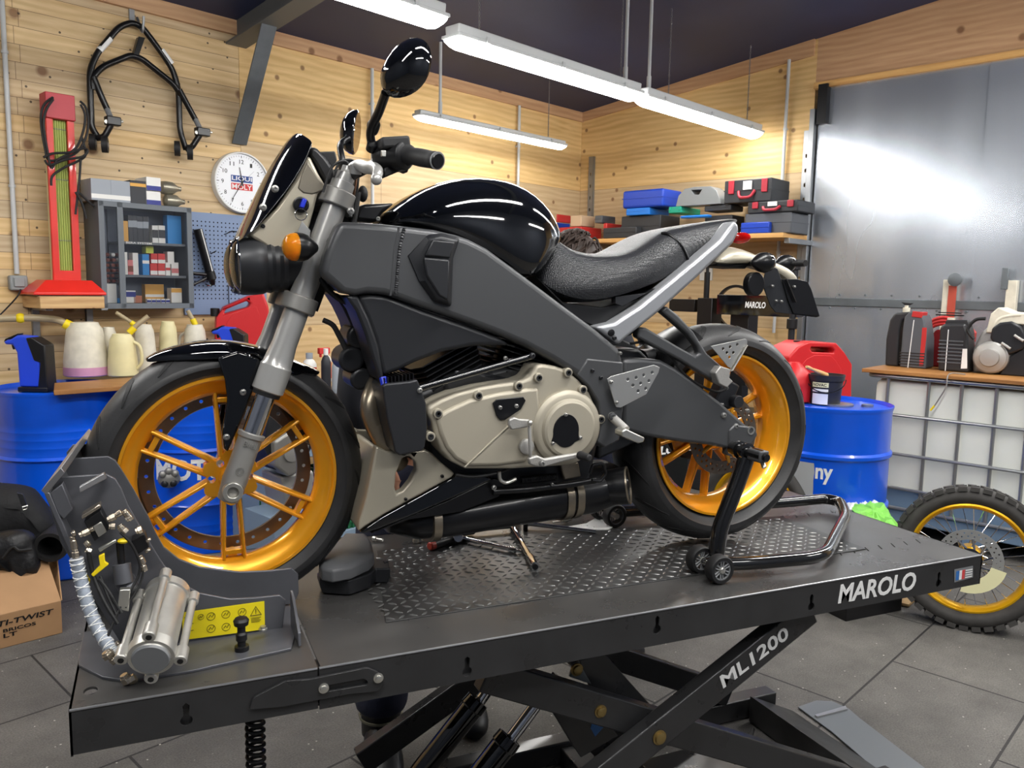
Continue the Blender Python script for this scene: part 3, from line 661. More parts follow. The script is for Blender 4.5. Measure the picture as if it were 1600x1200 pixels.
# air cylinder
fc, bc = Y(236, 1028, .0), Y(262, 925, .165)
ax = (bc - fc); L = ax.length; ax.normalize(); ex = V3((1, 0, 0)); ex = (ex - ax * ex.dot(ax)).normalized(); ez = ax.cross(ex); ez = ez if ez.z > 0 else -ez
mb = MB(); mb.lathe(fc, ax, [(-.004, .031), (0, .034), (.0, .040), (.02, .042), (.024, .0385), (L - .02, .0385), (L - .018, .042), (L, .042)], 40); mb.build('cylinder_body', 'bare_alloy', WC)
mb = MB(); mb.lathe(fc, ax, [(-.0065, .0), (-.0065, .0305), (-.003, .0325), (.002, .0325)], 40); mb.build('end_cap', 'matt_grey', WC)
for an in (92, 182, -10, -92):
    c = fc + (ex * math.cos(R(an)) + ez * math.sin(R(an))) * .0495
    mb = MB(); mb.lathe(c, ax, [(-.002, .0105), (0, .012), (.028, .012), (.03, .0075), (L - .024, .0075), (L - .022, .011), (L, .011), (L + .004, .006)], 18)
    mb.build('tie_rod', 'bare_alloy', WC)
    mb = MB(); mb.lathe(c, ax, [(-.0035, .0), (-.0035, .0055), (.001, .0055)], 8); mb.build('socket', 'black_plastic', WC)
# valves, fittings and pipes on the plate's outside
yv = .16
def vbox(name, pts, m, d=.03, y=None, **k):
    y = yv if y is None else y
    mb = MB(); mb.prism([Y(*p, y) for p in pts], (0, d, 0)); return mb.build(name, m, WC, bevel=.0015, **k)
vbox('valve_block', [(131, 815), (157, 797), (172, 826), (148, 846)], 'black_plastic', .035)
vbox('valve_top', [(128, 812), (158, 793), (156, 788), (127, 806)], 'nickel', .03, .155)
vbox('nameplate', [(145, 823), (158, 815), (167, 831), (154, 840)], 'zinc', .004, .158)
vbox('valve_block', [(205, 845), (226, 834), (233, 855), (212, 868)], 'black_plastic', .035)
vbox('push_rod', [(153, 858), (180, 843), (182, 847), (156, 863)], 'zinc', .008, .14)
vbox('yellow_handle', [(154, 869), (163, 865), (164, 878), (170, 882), (146, 902), (142, 898), (156, 884)], 'yellow', .008, .14)
vbox('yellow_tag', [(134, 896), (141, 906), (140, 912), (132, 915)], 'yellow', .006, .17)
mb = MB(); c = Y(193, 845, .15); mb.sph(c, .008, 12, (1.4, 1, .7)); mb.build('yellow_knob', 'yellow', WC)
def cyl_(name, a, b, r, m, ya=yv, yb=None, n=16):
    yb = ya if yb is None else yb
    A, B = Y(*a, ya), Y(*b, yb); mb = MB(); mb.cyl(A, B, r, n=n); return mb.build(name, m, WC, bevel=.001)
cyl_('valve_stem', (187, 848), (190, 880), .007, 'black_plastic')
cyl_('sleeve', (190, 881), (194, 912), .0165, 'clamp_grey', .16, .15, 24)
cyl_('sleeve', (194, 905), (205, 925), .019, 'clamp_grey', .17, .15, 24)
vbox('square_bar', [(187, 922), (204, 921), (201, 956), (183, 952)], 'zinc', .016, .12)
fits = [((124, 836), (140, 829), .007), ((140, 829), (146, 826), .005), ((112, 834), (118, 832), .006), ((113, 838), (117, 858), .0058), ((117, 858), (119, 872), .007), ((133, 852), (140, 847), .007), ((134, 858), (142, 862), .007),
        ((168, 812), (180, 806), .0075), ((180, 806), (190, 800), .006), ((193, 797), (200, 806), .0065), ((197, 812), (206, 806), .0075), ((170, 822), (180, 822), .007), ((186, 820), (192, 828), .007), ((190, 826), (197, 832), .008), ((212, 830), (222, 826), .0085), ((230, 842), (233, 845), .006), ((229, 858), (232, 861), .006), ((218, 868), (224, 880), .006), ((222, 880), (226, 892), .007), ((165, 1018), (172, 1026), .011), ((172, 1026), (182, 1034), .008), ((193, 1054), (200, 1066), .010), ((200, 1066), (212, 1058), .009), ((183, 1008), (187, 1004), .006)]
for a, b, r in fits:
    low = a[1] > 1000
    A, B = Y(*a, .06 if low else .15), Y(*b, .06 if low else .15); mb = MB(); d = (B - A).normalized(); ln = (B - A).length
    mb.lathe(A, d, [(0, r * .8), (ln * .3, r * .8), (ln * .32, r), (ln, r)], 6 if r > .0065 else 12); mb.build('pipe_fitting', 'nickel', WC, bevel=.0006)
mb = MB(); hp = smooth_path([Y(119, 872, .15), Y(125, 900, .15), Y(136, 940, .14), Y(152, 980, .12), Y(172, 1012, .09), Y(184, 1026, .07)], 8); mb.tube(hp, .0115, 14); hose = mb.build('braided_hose', 'hose_blue', WC)
mb = MB()
for k_ in range(2):
    sp_ = []
    for i in range(len(hp) * 4 - 4):
        t = i / 4; j = int(t); p = hp[j].lerp(hp[min(j + 1, len(hp) - 1)], t - j); d = (hp[min(j + 1, len(hp) - 1)] - hp[j]).normalized(); x, yv_ = ortho(d); a = i * .55 * (1 if k_ else -1)
        sp_.append(p + (x * math.cos(a) + yv_ * math.sin(a)) * .0118)
    mb.tube(sp_, .0011, 5)
mb.build('braid', 'white', hose)
for pts, r in (([(138, 862), (146, 900), (163, 940), (180, 968), (184, 975)], .0042), ([(157, 900), (168, 930), (182, 960)], .003), ([(188, 832), (205, 850), (218, 880), (214, 905), (190, 945), (170, 990), (165, 1015)], .0026), ([(224, 892), (218, 915), (196, 950)], .0022), ([(155, 905), (170, 925), (190, 958)], .0035)):
    mb = MB(); mb.tube(smooth_path([Y(*p, .145 - .00006 * max(0, p[1] - 900) * 8) for p in pts], 7), r, 8); mb.build('air_line', 'black_rubber', WC)
# ------------------------------------------------------------------ the motorcycle
mat('frame_black', (74, 75, 77), .38, .25)
mat('bolt_steel', (150, 149, 146), .35, .7)
mat('gold_paint', (232, 160, 30), .26, .4, coat=.7, var=.06)
mat('tyre_rubber', (46, 46, 47), .45, var=.2, vscale=14, rvar=.08, bump=.05, bscale=150)
mat('disc_steel', (120, 108, 96), .34, .8, var=.15, vscale=20)
mat('champagne', (172, 165, 148), .38, .4, var=.04)
mat('champagne_cast', (170, 163, 147), .5, .35, bump=.05, bscale=700)
mat('fork_alloy', (178, 177, 174), .28, .45, var=.05)
mat('cast_grey', (150, 148, 144), .42, .5)
mat('silver_frame', (160, 162, 166), .33, .45)
mat('grip_rubber', (38, 38, 39), .6)
mat('exhaust_steel', (138, 128, 112), .32, .8, var=.2, vscale=16)
mat('muffler_black', (22, 22, 24), .32, .3, coat=.2)
mat('engine_black', (42, 43, 46), .38, .25)
mat('lens_amber', (255, 170, 40), .08, trans=.6, ior=1.3)
mat('lens_amber_core', (240, 150, 30), .4)

mat('lens_red', (190, 20, 20), .1, trans=.3)
mat('mirror_glass', (230, 230, 232), .02, 1.)
mat('blue_plastic', (30, 50, 190), .35)
mat('brushed_ali', (178, 178, 176), .34, .7, var=.05)
mat('copper_dark', (110, 80, 60), .4, .7)
# seat leather: fine woven dots
m = mat('seat_vinyl', (38, 39, 42), .33); n, l = nm(m); b = n['Principled BSDF']
tc = n.new('ShaderNodeTexCoord'); vo = n.new('ShaderNodeTexVoronoi'); vo.inputs['Scale'].default_value = 260; vo.inputs['Randomness'].default_value = .15; l.new(tc.outputs['Object'], vo.inputs['Vector'])
bp = n.new('ShaderNodeBump'); bp.inputs['Strength'].default_value = .8; bp.inputs['Distance'].default_value = .002; bp.invert = True; l.new(vo.outputs['Distance'], bp.inputs['Height']); l.new(bp.outputs[0], b.inputs['Normal'])

YB = .39
bike = thing('motorcycle', 'black naked sport motorcycle with orange-gold wheels standing on the lift table', 'motorcycle', (.95, YB, H))
def N(px, py, dy): return Y(px, py, YB - dy)
def slab(name, pts, dy, t, m, bevel=.004, par=None, ang=35, seg=2, holes=None, mirror=False, label=None):
    mb = MB(); P = [N(p[0], p[1], dy) for p in pts]
    if holes: mb.holed(P, holes, (0, t, 0))
    else: mb.prism(P, (0, t, 0))
    o = mb.build(name, m, par or bike, bevel=bevel, ang=ang, seg=seg)
    if mirror:
        mb = MB(); Q = [V3((p.x, 2 * YB - p.y, p.z)) for p in P]; mb.prism(Q, (0, -t, 0)); mb.build(name, m, par or bike, bevel=bevel, ang=ang, seg=seg)
    return o
def bolt(px, py, dy, r=.006, m='bolt_steel', par=None, name='bolt', hexd=True, ax=(0, -1, 0)):
    m = 'bolt_steel' if m == 'zinc' else m; r = r * .8; c = N(px, py, dy); mb = MB(); mb.lathe(c, ax, [(-.003, r * 1.25), (.001, r * 1.25), (.0015, r), (.004, r), (.005, r * .75), (.005, r * .45), (.002, r * .42), (.002, 0)], 16); return mb.build(name, m, par or bike)

# ---- wheels
def tyre(c, R_, w, rim, par, grooves, gpat):
    prof = []
    hw = w / 2; crown = R_
    for i in range(13):
        a = PI * (i / 12); y = -math.cos(a) * hw
        prof.append((y, rim + .012 + (crown - rim - .012) * (math.sin(a) ** .62)))
    prof = [(-hw * .60, rim - .012)] + prof + [(hw * .60, rim - .012)]
    # one flat-ish tread arc
    pr = [(-hw * .62, rim - .006), (-hw * .80, rim + .010), (-hw * .93, rim + .024), (-hw, R_ - .055 if w > .15 else R_ - .046), (-hw * .985, R_ - .042 if w > .15 else R_ - .033)]
    for i in range(9):
        a = R(-68 + 17 * i); pr.append((math.sin(a) * hw / math.sin(R(68)) * .975, R_ - (1 - math.cos(a)) * (.062 if w > .15 else .052)))
    pr += [(hw * .985, pr[4][1]), (hw, pr[3][1]), (hw * .93, rim + .024), (hw * .80, rim + .010), (hw * .62, rim - .006)]
    mb = MB(); mb.ringprof(c, (0, 1, 0), pr, 112); t = mb.build('tyre', 'tyre_rubber', par, ang=50)
    # tread grooves: thin dark blades sunk in the crown
    for k in range(grooves):
        a0 = 2 * PI * k / grooves
        for sg in (-1, 1):
            mb = MB(); rows = []
            for j in range(7):
                f = j / 6; aa = R(10 + 50 * f); a = a0 + (.0 if sg > 0 else PI / grooves) + gpat * f * f + .03 * f
                y = sg * math.sin(aa) * hw / math.sin(R(68)) * .975; rr = R_ - (1 - math.cos(aa)) * (.062 if w > .15 else .052) + .0011
                wd = .0085 * (1 - abs(2 * f - 1) ** 3 * .75) / R_
                rows.append([c + V3((math.cos(a - wd) * rr, y, math.sin(a - wd) * rr)), c + V3((math.cos(a + wd) * rr, y, math.sin(a + wd) * rr))])
            Q = [[p - (p - c) * .02 for p in r] for r in rows]
            mb.solid_grid(rows, Q); g = mb.build('groove', 'black_rubber', t)
    return t
def rimmesh(c, rr, w, par):
    hw = w / 2
    pr = [(-hw, rr), (-hw, rr - .006), (-hw + .008, rr - .010), (-hw + .016, rr - .022), (-hw * .45, rr - .032), (-hw * .25, rr - .042), (hw * .25, rr - .042), (hw * .45, rr - .032), (hw - .016, rr - .022), (hw - .008, rr - .01), (hw, rr - .006), (hw, rr),
          (hw - .004, rr + .001), (hw - .012, rr - .006), (hw * .4, rr - .02), (-hw * .4, rr - .02), (-hw + .012, rr - .006), (-hw + .004, rr + .001)]
    mb = MB(); mb.ringprof(c, (0, 1, 0), pr, 112); return mb.build('rim', 'gold_paint', par, ang=50)
def wheel(name, c, R_, w, rimr, rimw):
    e = thing(name, None, None, c); e.parent = bike; e.location = c - BASE[bike.name]; e.rotation_euler = (0, 0, 0)
    for k_ in ('label', 'category'):
        if k_ in e: del e[k_]
    return e
FC = V3((.302, YB, .303 + H)); RC = V3((1.635, YB, .331 + H))
fw_ = wheel('front_wheel', FC, .3, .12, .2325, .09)
tyre(FC, .300, .122, .2325, fw_, 18, .16)
rim = rimmesh(FC, .2325, .094, fw_)
def bar(mb, c, a, r0, r1, off0, off1, wd, y0, y1):
    """a straight bar running outward at angle a, beside the radius by off0..off1"""
    u, v = V3((math.cos(a), 0, math.sin(a))), V3((-math.sin(a), 0, math.cos(a)))
    A, B = c + u * r0 + v * off0, c + u * r1 + v * off1; d = (B - A).normalized(); s = V3((-d.z, 0, d.x)) * wd / 2
    rg = []
    for p, k, yy0, yy1 in ((A, 1.15, y0, y1), (B, .9, y0 * .8, y1 * .8)):
        rg.append([p + s * k + V3((0, yy0 * .3, 0)), p + s * k * .5 + V3((0, yy0, 0)), p - s * k * .5 + V3((0, yy0, 0)), p - s * k + V3((0, yy0 * .3, 0)), p - s * k + V3((0, yy1, 0)), p + s * k + V3((0, yy1, 0))])
    mb.ring_loft(rg)
for i in range(6):
    a = R(31.5 + 60 * i)
    mb = MB()
    for sg in (-1, 1): bar(mb, FC, a, .042, .203, sg * .016, sg * .023, .0125, -.020, .012)
    u, v = V3((math.cos(a), 0, math.sin(a))), V3((-math.sin(a), 0, math.cos(a)))
    p = FC + u * .176; mb.box(p, (.012, .022, .046), Matrix.Rotation(-a, 3, 'Y'))
    mb.build('spoke', 'gold_paint', fw_, bevel=.002)
mb = MB(); out = []
for i in range(48):
    t = 2 * PI * i / 48; rr = .056 + .008 * math.cos(6 * (t - R(31.5))); out.append(FC + V3((math.cos(t) * rr, -.022, math.sin(t) * rr)))
hl = [circ(FC + V3((math.cos(R(1.5 + 60 * i)) * .040, -.022, math.sin(R(1.5 + 60 * i)) * .040)), .0085, (1, 0, 0), (0, 0, 1), 10) for i in range(6)]
mb.holed(out, hl, (0, .03, 0)); mb.build('hub', 'gold_paint', fw_, bevel=.0015)
mb = MB(); mb.lathe(FC + V3((0, -.05, 0)), (0, 1, 0), [(0, .018), (.0, .024), (.03, .027), (.08, .027), (.1, .024)], 24); mb.build('hub_core', 'gold_paint', fw_)
def holed_ring(c, r0, r1, t, ax_y, nh, rh, rows=1, wave=0., n=96):
    mb = MB(); c = V3(c)
    out = [c + V3((math.cos(2 * PI * i / n) * (r1 + wave * math.cos(8 * 2 * PI * i / n)), 0, math.sin(2 * PI * i / n) * (r1 + wave * math.cos(8 * 2 * PI * i / n)))) for i in range(n)]
    inn = circ(c, r0, (1, 0, 0), (0, 0, 1), n)
    hs_ = []
    for k in range(nh):
        for j in range(rows):
            a = 2 * PI * (k + .5 * (j % 2)) / nh; rr = lerp(r0, r1, (j + 1) / (rows + 1)); hs_.append(circ(c + V3((math.cos(a) * rr, 0, math.sin(a) * rr)), rh, (1, 0, 0), (0, 0, 1), 8))
    # fill in sectors so the ring triangulates cleanly
    mb.holed(out, [inn] + hs_, (0, t, 0)); return mb
mb = holed_ring(FC + V3((0, .052, 0)), .157, .190, .005, 1, 30, .0042); mb.build('brake_disc', 'disc_steel', fw_)
mb = MB(); mb.ringprof(FC + V3((0, .0515, 0)), (0, 1, 0), [(0, .157), (.006, .157), (.006, .1582), (0, .1582)], 96); mb.build('disc_edge', 'zinc', fw_)
for i in range(6):
    a = R(31.5 + 60 * i); p = FC + V3((math.cos(a) * .192, .036, math.sin(a) * .192)); mb = MB(); mb.cyl(p, p + V3((0, .02, 0)), .011, n=12); mb.build('disc_carrier', 'gold_paint', fw_)
# rear wheel
rw_ = wheel('rear_wheel', RC, .315, .18, .2325, .14)
tyre(RC, .315, .178, .2325, rw_, 16, .22)
rimmesh(RC, .2325, .145, rw_)
for i in range(6):
    a = R(20 + 60 * i); mb = MB()
    for sg in (-1, 1): bar(mb, RC + V3((0, .02, 0)), a, .04, .2, sg * .014, sg * .034, .016, -.022, .012)
    u = V3((math.cos(a), 0, math.sin(a))); v = V3((-math.sin(a), 0, math.cos(a))); c = RC + V3((0, .02, 0))
    mb.prism([c + u * .04 - v * .016, c + u * .12 - v * .022, c + u * .12 + v * .022, c + u * .04 + v * .016], (0, .008, 0))
    mb.build('spoke', 'gold_paint', rw_, bevel=.003)
mb = MB(); mb.lathe(RC + V3((0, -.06, 0)), (0, 1, 0), [(0, .03), (.02, .045), (.05, .055), (.1, .055), (.13, .05)], 32); mb.build('hub', 'gold_paint', rw_)
mb = holed_ring(RC + V3((0, -.062, 0)), .078, .115, .005, 1, 28, .0042, 2); mb.build('brake_disc', 'disc_steel', rw_)
for i in range(5):
    a = R(70 + 72 * i); mb = MB(); bar(mb, RC + V3((0, -.06, 0)), a, .03, .086, 0, 0, .014, -.004, .004); mb.build('disc_carrier', 'gold_paint', rw_)
mb = MB(); mb.ringprof(RC + V3((0, .085, 0)), (0, 1, 0), [(0, .10), (.02, .10), (.02, .075), (0, .075)], 64); mb.build('drive_pulley', 'black_satin', rw_)

# ---- fork
fork = []
for sg, nm_ in ((1, ''), (-1, '')):
    dy = .105
    def F(px, py):
        p = N(px, py, dy); return p if sg > 0 else V3((p.x, 2 * YB - p.y, p.z))
    a, b = F(362, 764), F(534, 292); d = (b - a).normalized(); L = (b - a).length
    at = lambda px, py: (F(px, py) - a).dot(d)
    t1, t2, t3 = at(404, 680), at(424, 612), at(434, 572)
    top_ = L
    mb = MB(); mb.lathe(a, d, [(t2 - .004, .0285), (t2, .034), (t2 + .055, .034), (t2 + .06, .031), (t2 + .075, .030), (t3 + .05, .0265), (top_ - .07, .0265), (top_ + .01, .0255), (top_ + .012, .020), (top_ + .03, .020), (top_ + .032, .014), (top_ + .045, .014)], 36)
    tb = mb.build('fork_tube', 'fork_alloy', bike, ang=30)
    mb = MB(); mb.lathe(a, d, [(t1 - .02, .0215), (t2, .0215)], 32); mb.build('fork_slider', 'chrome', bike)
    mb = MB(); mb.lathe(a, d, [(t2 - .012, .0), (t2 - .012, .029), (t2 - .004, .030)], 28); mb.build('dust_seal', 'black_rubber', bike)
    mb = MB(); mb.lathe(a, d, [(-.028, .014), (-.025, .022), (.02, .027), (.05, .0255), (t1 - .012, .0255), (t1 - .008, .029), (t1, .029), (t1 + .002, .0225)], 32); o = mb.build('fork_foot', 'cast_grey', bike)
    mb = MB(); mb.ringprof(a + V3((0, -sg * .018 - .016 * 1, 0)), (0, 1, 0), [(0, .021), (.032, .021), (.032, .012), (0, .012)], 32); mb.build('axle_clamp', 'zinc', o, bevel=.001)
    mb = MB(); mb.cyl(a + V3((0, -.012, 0)), a + V3((0, .012, 0)), .012); mb.build('axle_bore', 'black_plastic', o)
    if sg > 0:
        e = a + d * (t1 - .028) + V3((0, -.0262, 0)); x = V3((d.z, 0, -d.x))
        text_fit('Buell', 'lettering', 'zinc', o, e - x * .013, e + x * .015, e - x * .013 + d * .013, depth=.001)
        c = a + d * .045 + V3((0, -.0262, 0))
        mb = MB(); mb.ringprof(c, (0, 1, 0), [(0, .009), (-.0008, .009), (-.0008, .0078), (0, .0078)], 20); mb.ringprof(c, (0, 1, 0), [(0, .005), (-.0008, .005), (-.0008, .004), (0, .004)], 16); mb.build('emblem', 'zinc', o)
FA, FD, FL = N(362, 764, .105), (N(534, 292, .105) - N(362, 764, .105)).normalized(), (N(534, 292, .105) - N(362, 764, .105)).length
fx = V3((FD.z, 0, -FD.x))          # forward/back across the fork
def clamp(s, h, name, extra=0):
    mb = MB(); c = FA + FD * s; y0 = c.y
    for sg in (1, -1):
        cc = V3((c.x, YB - sg * .105, c.z)); mb.ringprof(cc, FD, [(-h / 2, .038), (h / 2, .038), (h / 2, .0255), (-h / 2, .0255)], 36)
    m_ = c; A = V3((c.x, 0, c.z))
    pts = []
    for yy, hh in ((YB - .105, .024), (YB, .045), (YB + .105, .024)): pts.append((yy, hh))
    ring = [V3((A.x, p[0], A.z)) + fx * p[1] + fx * .01 for p in pts] + [V3((A.x, p[0], A.z)) - fx * p[1] + fx * .01 for p in reversed(pts)]
    mb.prism([q - FD * h / 2 for q in ring], FD * h); return mb.build(name, 'cast_grey', bike, bevel=.003)
clamp(FL - .028, .036, 'top_yoke'); lc = (N(478, 478, .105) - FA).dot(FD); clamp(lc, .034, 'lower_yoke')
bolt(548, 330, .135, .008, 'zinc')
mb = MB(); c = FA + FD * lc; mb.cyl(V3((c.x, YB, c.z)) + fx * .03, V3((c.x, YB, c.z)) + fx * .03 + FD * (FL - lc), .032); mb.build('steering_head', 'frame_black', bike)

# ---- front mudguard
cr = [(226, 560, .012), (240, 551, .028), (262, 543, .044), (290, 535, .058), (320, 531, .066), (350, 530, .070), (380, 534, .072), (410, 541, .072), (440, 552, .070), (470, 565, .058), (490, 574, .036), (500, 580, .012)]
rows, rows2 = [], []
for px, py, hw in cr:
    p = Y(px, py, YB); rad = (p - FC); rad.y = 0; rl = rad.length; rn = rad.normalized()
    row, row2 = [], []
    for j in range(-6, 7):
        f = j / 6; drop = (.036 * abs(f) ** 2.4) * min(1, hw / .06)
        q = p + V3((0, hw * math.sin(f * PI / 2), 0)) - rn * drop
        row.append(q); row2.append(q - rn * .003)
    rows.append(row); rows2.append(row2)
mb = MB(); mb.solid_grid(rows, rows2); mud = mb.build('front_mudguard', 'black_gloss', bike, ang=60, sub=1)
skirt = [(340, 560), (372, 549), (405, 560), (413, 578), (407, 592), (394, 615), (383, 645), (366, 684), (356, 707), (350, 701), (347, 676), (355, 623), (351, 592)]
slab('mudguard_bracket', skirt, .078, .012, 'black_gloss', .004, mud, ang=50, mirror=True)
bolt(380, 613, .080, .007, 'zinc', mud); bolt(354, 683, .080, .007, 'zinc', mud)
# loop moulding on the guard's flank
mb = MB(); mb.tube(smooth_path([N(*p, .0745) for p in ((405, 575), (392, 558), (386, 553), (398, 552), (412, 562))], 5), .003, 8); mb.build('moulding', 'black_gloss', mud)
# front caliper behind the wheel
mb = MB(); c = FC + V3((.17, .07, .12)); mb.box(c, (.06, .05, .14), Matrix.Rotation(R(-35), 3, 'Y')); mb.build('brake_caliper', 'engine_black', bike, bevel=.008)
for k, (dx, dz) in enumerate(((.16, .16), (.175, .115), (.19, .07))):
    mb = MB(); mb.cyl(FC + V3((dx, .035, dz)), FC + V3((dx, .05, dz)), .017); mb.build('caliper_piston', 'cast_grey', bike, bevel=.002)

# ---- headlights (two side by side)
def headlight(yc):
    pc = Y(376, 415, .30); c = V3((pc.x, yc, pc.z)); ax = V3((1, 0, .03)).normalized()
    mb = MB(); mb.lathe(c, ax, [(.0, .060), (-.004, .0605), (.004, .0625), (.03, .0625), (.045, .061), (.052, .0575), (.060, .0595), (.068, .056), (.076, .0575), (.085, .053), (.094, .054), (.103, .049), (.12, .044), (.15, .03), (.155, 0)], 48); o = mb.build('headlight', 'engine_black', bike, ang=30)
    mb = MB(); mb.lathe(c, ax, [(-.006, .0595), (.006, .0605), (.006, .056), (-.006, .056)], 48, cap=False); mb.build('lens_ring', 'chrome', o)
    mb = MB(); mb.lathe(c, ax, [(-.022, .0), (-.021, .015), (-.018, .03), (-.012, .045), (-.002, .056), (.002, .057)], 48); mb.build('lens', 'lens_clear', o)
    mb = MB(); mb.lathe(c, ax, [(-.001, .055), (.02, .045), (.035, .02), (.038, .0)], 40, cap=False); mb.build('reflector', 'mirror_glass', o)
headlight(.315); headlight(.465)

# ---- fly screen and its cowl
edge = [(488, 222, 461, 207), (484, 236, 450, 218), (476, 254, 436, 240), (462, 278, 421, 264), (445, 302, 408, 290), (424, 327, 395, 316), (402, 355, 383, 343), (385, 368, 373, 363), (371, 378, 366, 376)]
rows, rows2 = [], []
for bx, by, fx_, fy_ in edge:
    pb = N(bx, by, .125); pf = Y(fx_, fy_, YB - .04); row, row2 = [], []
    d = pf - pb
    for j in range(-8, 9):
        f = j / 8; k = (1 - abs(f) ** 2.6)
        q = V3((pb.x + (pf.x - pb.x) * k, YB + .125 * f, pb.z + (pf.z - pb.z) * k)); row.append(q); row2.append(q + V3((.004, 0, .001)))
    rows.append(row); rows2.append(row2)
mb = MB(); mb.solid_grid(rows, rows2); scr = mb.build('fly_screen', 'black_gloss', bike, ang=60, sub=1)
# raised side band
mb = MB(); A = [N(p[0], p[1], .128) for p in ((471, 211), (488, 222), (484, 238), (462, 280), (430, 325), (402, 356), (397, 345), (425, 300), (447, 255), (460, 228))]
bolt(430, 295, .129, .0075, 'zinc', scr); bolt(411, 324, .129, .0075, 'zinc', scr)
slab('headlight_cowl', [(477, 247), (484, 243), (497, 270), (510, 292), (497, 303), (490, 330), (484, 352), (476, 376), (452, 385), (432, 391), (421, 389), (404, 377), (387, 367), (400, 357), (432, 325), (462, 280)], .115, .018, 'champagne', .006, mirror=True)
cw = [o for o in bike.children if o.name.startswith('headlight_cowl')][0]
slab('cowl_recess_shade', [(480, 252), (487, 262), (498, 278), (510, 293), (500, 300), (488, 304), (474, 302), (465, 294), (470, 275)], .117, .006, 'champagne_shade' if 'champagne_shade' in MATS else mat('champagne_shade', (116, 110, 98), .45, .35), .003, cw)  # recess shade put into a darker champagne on a flat slab
slab('cowl_inner', [(470, 240), (495, 300), (480, 360), (430, 380), (400, 360)], .06, .12, 'black_plastic', .01, cw)
c = N(470, 320, .12); mb = MB(); mb.lathe(c, (0, -1, 0), [(-.004, .0165), (.006, .0165), (.007, .015), (.007, .0115), (.004, .011), (.004, .0)], 28); ig = mb.build('ignition_lock', 'black_satin', bike)
mb = MB(); c2 = N(473, 318, .13); mb.box(c2, (.009, .022, .02), Matrix.Rotation(R(20), 3, 'Y')); mb.build('key', 'blue_plastic', ig, bevel=.002)
kr = N(470, 335, .132); mb = MB(); mb.tube(circ(kr, .0125, (1, .1, 0), (0, .15, 1), 20), .0009, 6, closed=True); mb.build('key_ring', 'chrome', ig)
mb = MB(); k1 = N(474, 358, .134); mb.prism([N(472, 345, .134), N(476, 350, .134), N(485, 360, .134), (N(484, 372, .134)), N(468, 374, .134), N(465, 362, .134), N(470, 350, .134)], (0, .0025, 0)); mb.build('key', 'brushed_ali', ig, bevel=.0006)
bolt(411, 353, .116, .0045, 'black_plastic', cw, 'hole_plug')
slab('instrument_housing', [(487, 227), (497, 232), (510, 246), (524, 266), (521, 282), (511, 290), (506, 282), (492, 256), (481, 242)], .10, .20, 'black_plastic', .008)
slab('instrument_visor', [(499, 237), (524, 236), (527, 250), (519, 262), (508, 248)], .02, .14, 'black_plastic', .003)

# ---- front indicators
def indicator(c, d, par=bike, amber=True, r=.030, L=.085):
    d = V3(d).normalized()
    mb = MB(); mb.lathe(c, d, [(-.001, r), (.012, r * .99), (.024, r * .86), (.036, r * .55), (.046, r * .28), (.05, .0)], 28); 
    o = mb.build('indicator', 'black_satin', par)
    mb = MB(); mb.lathe(c, -d, [(0, r * .97), (.008, r * .95), (.018, r * .78), (.025, r * .45), (.0275, 0)], 28); mb.build('lens', 'lens_amber' if amber else 'black_gloss', o)
    if amber:
        mb = MB(); mb.lathe(c, -d, [(0, r * .8), (.002, r * .8), (.012, r * .4), (.016, 0)], 20); mb.build('reflector', 'lens_amber_core', o)
    return o
ci = N(462, 386, .185); o = indicator(ci, (1, .25, .0)); mb = MB(); mb.cyl(ci + V3((.008, .01, 0)), V3((ci.x + .02, YB - .10, ci.z)), .009); mb.build('stalk', 'black_rubber', o)
ci2 = V3((ci.x, 2 * YB - ci.y, ci.z)); o = indicator(ci2, (1, -.25, 0)); mb = MB(); mb.cyl(ci2 + V3((.008, -.01, 0)), V3((ci2.x + .02, YB + .10, ci2.z)), .009); mb.build('stalk', 'black_rubber', o)

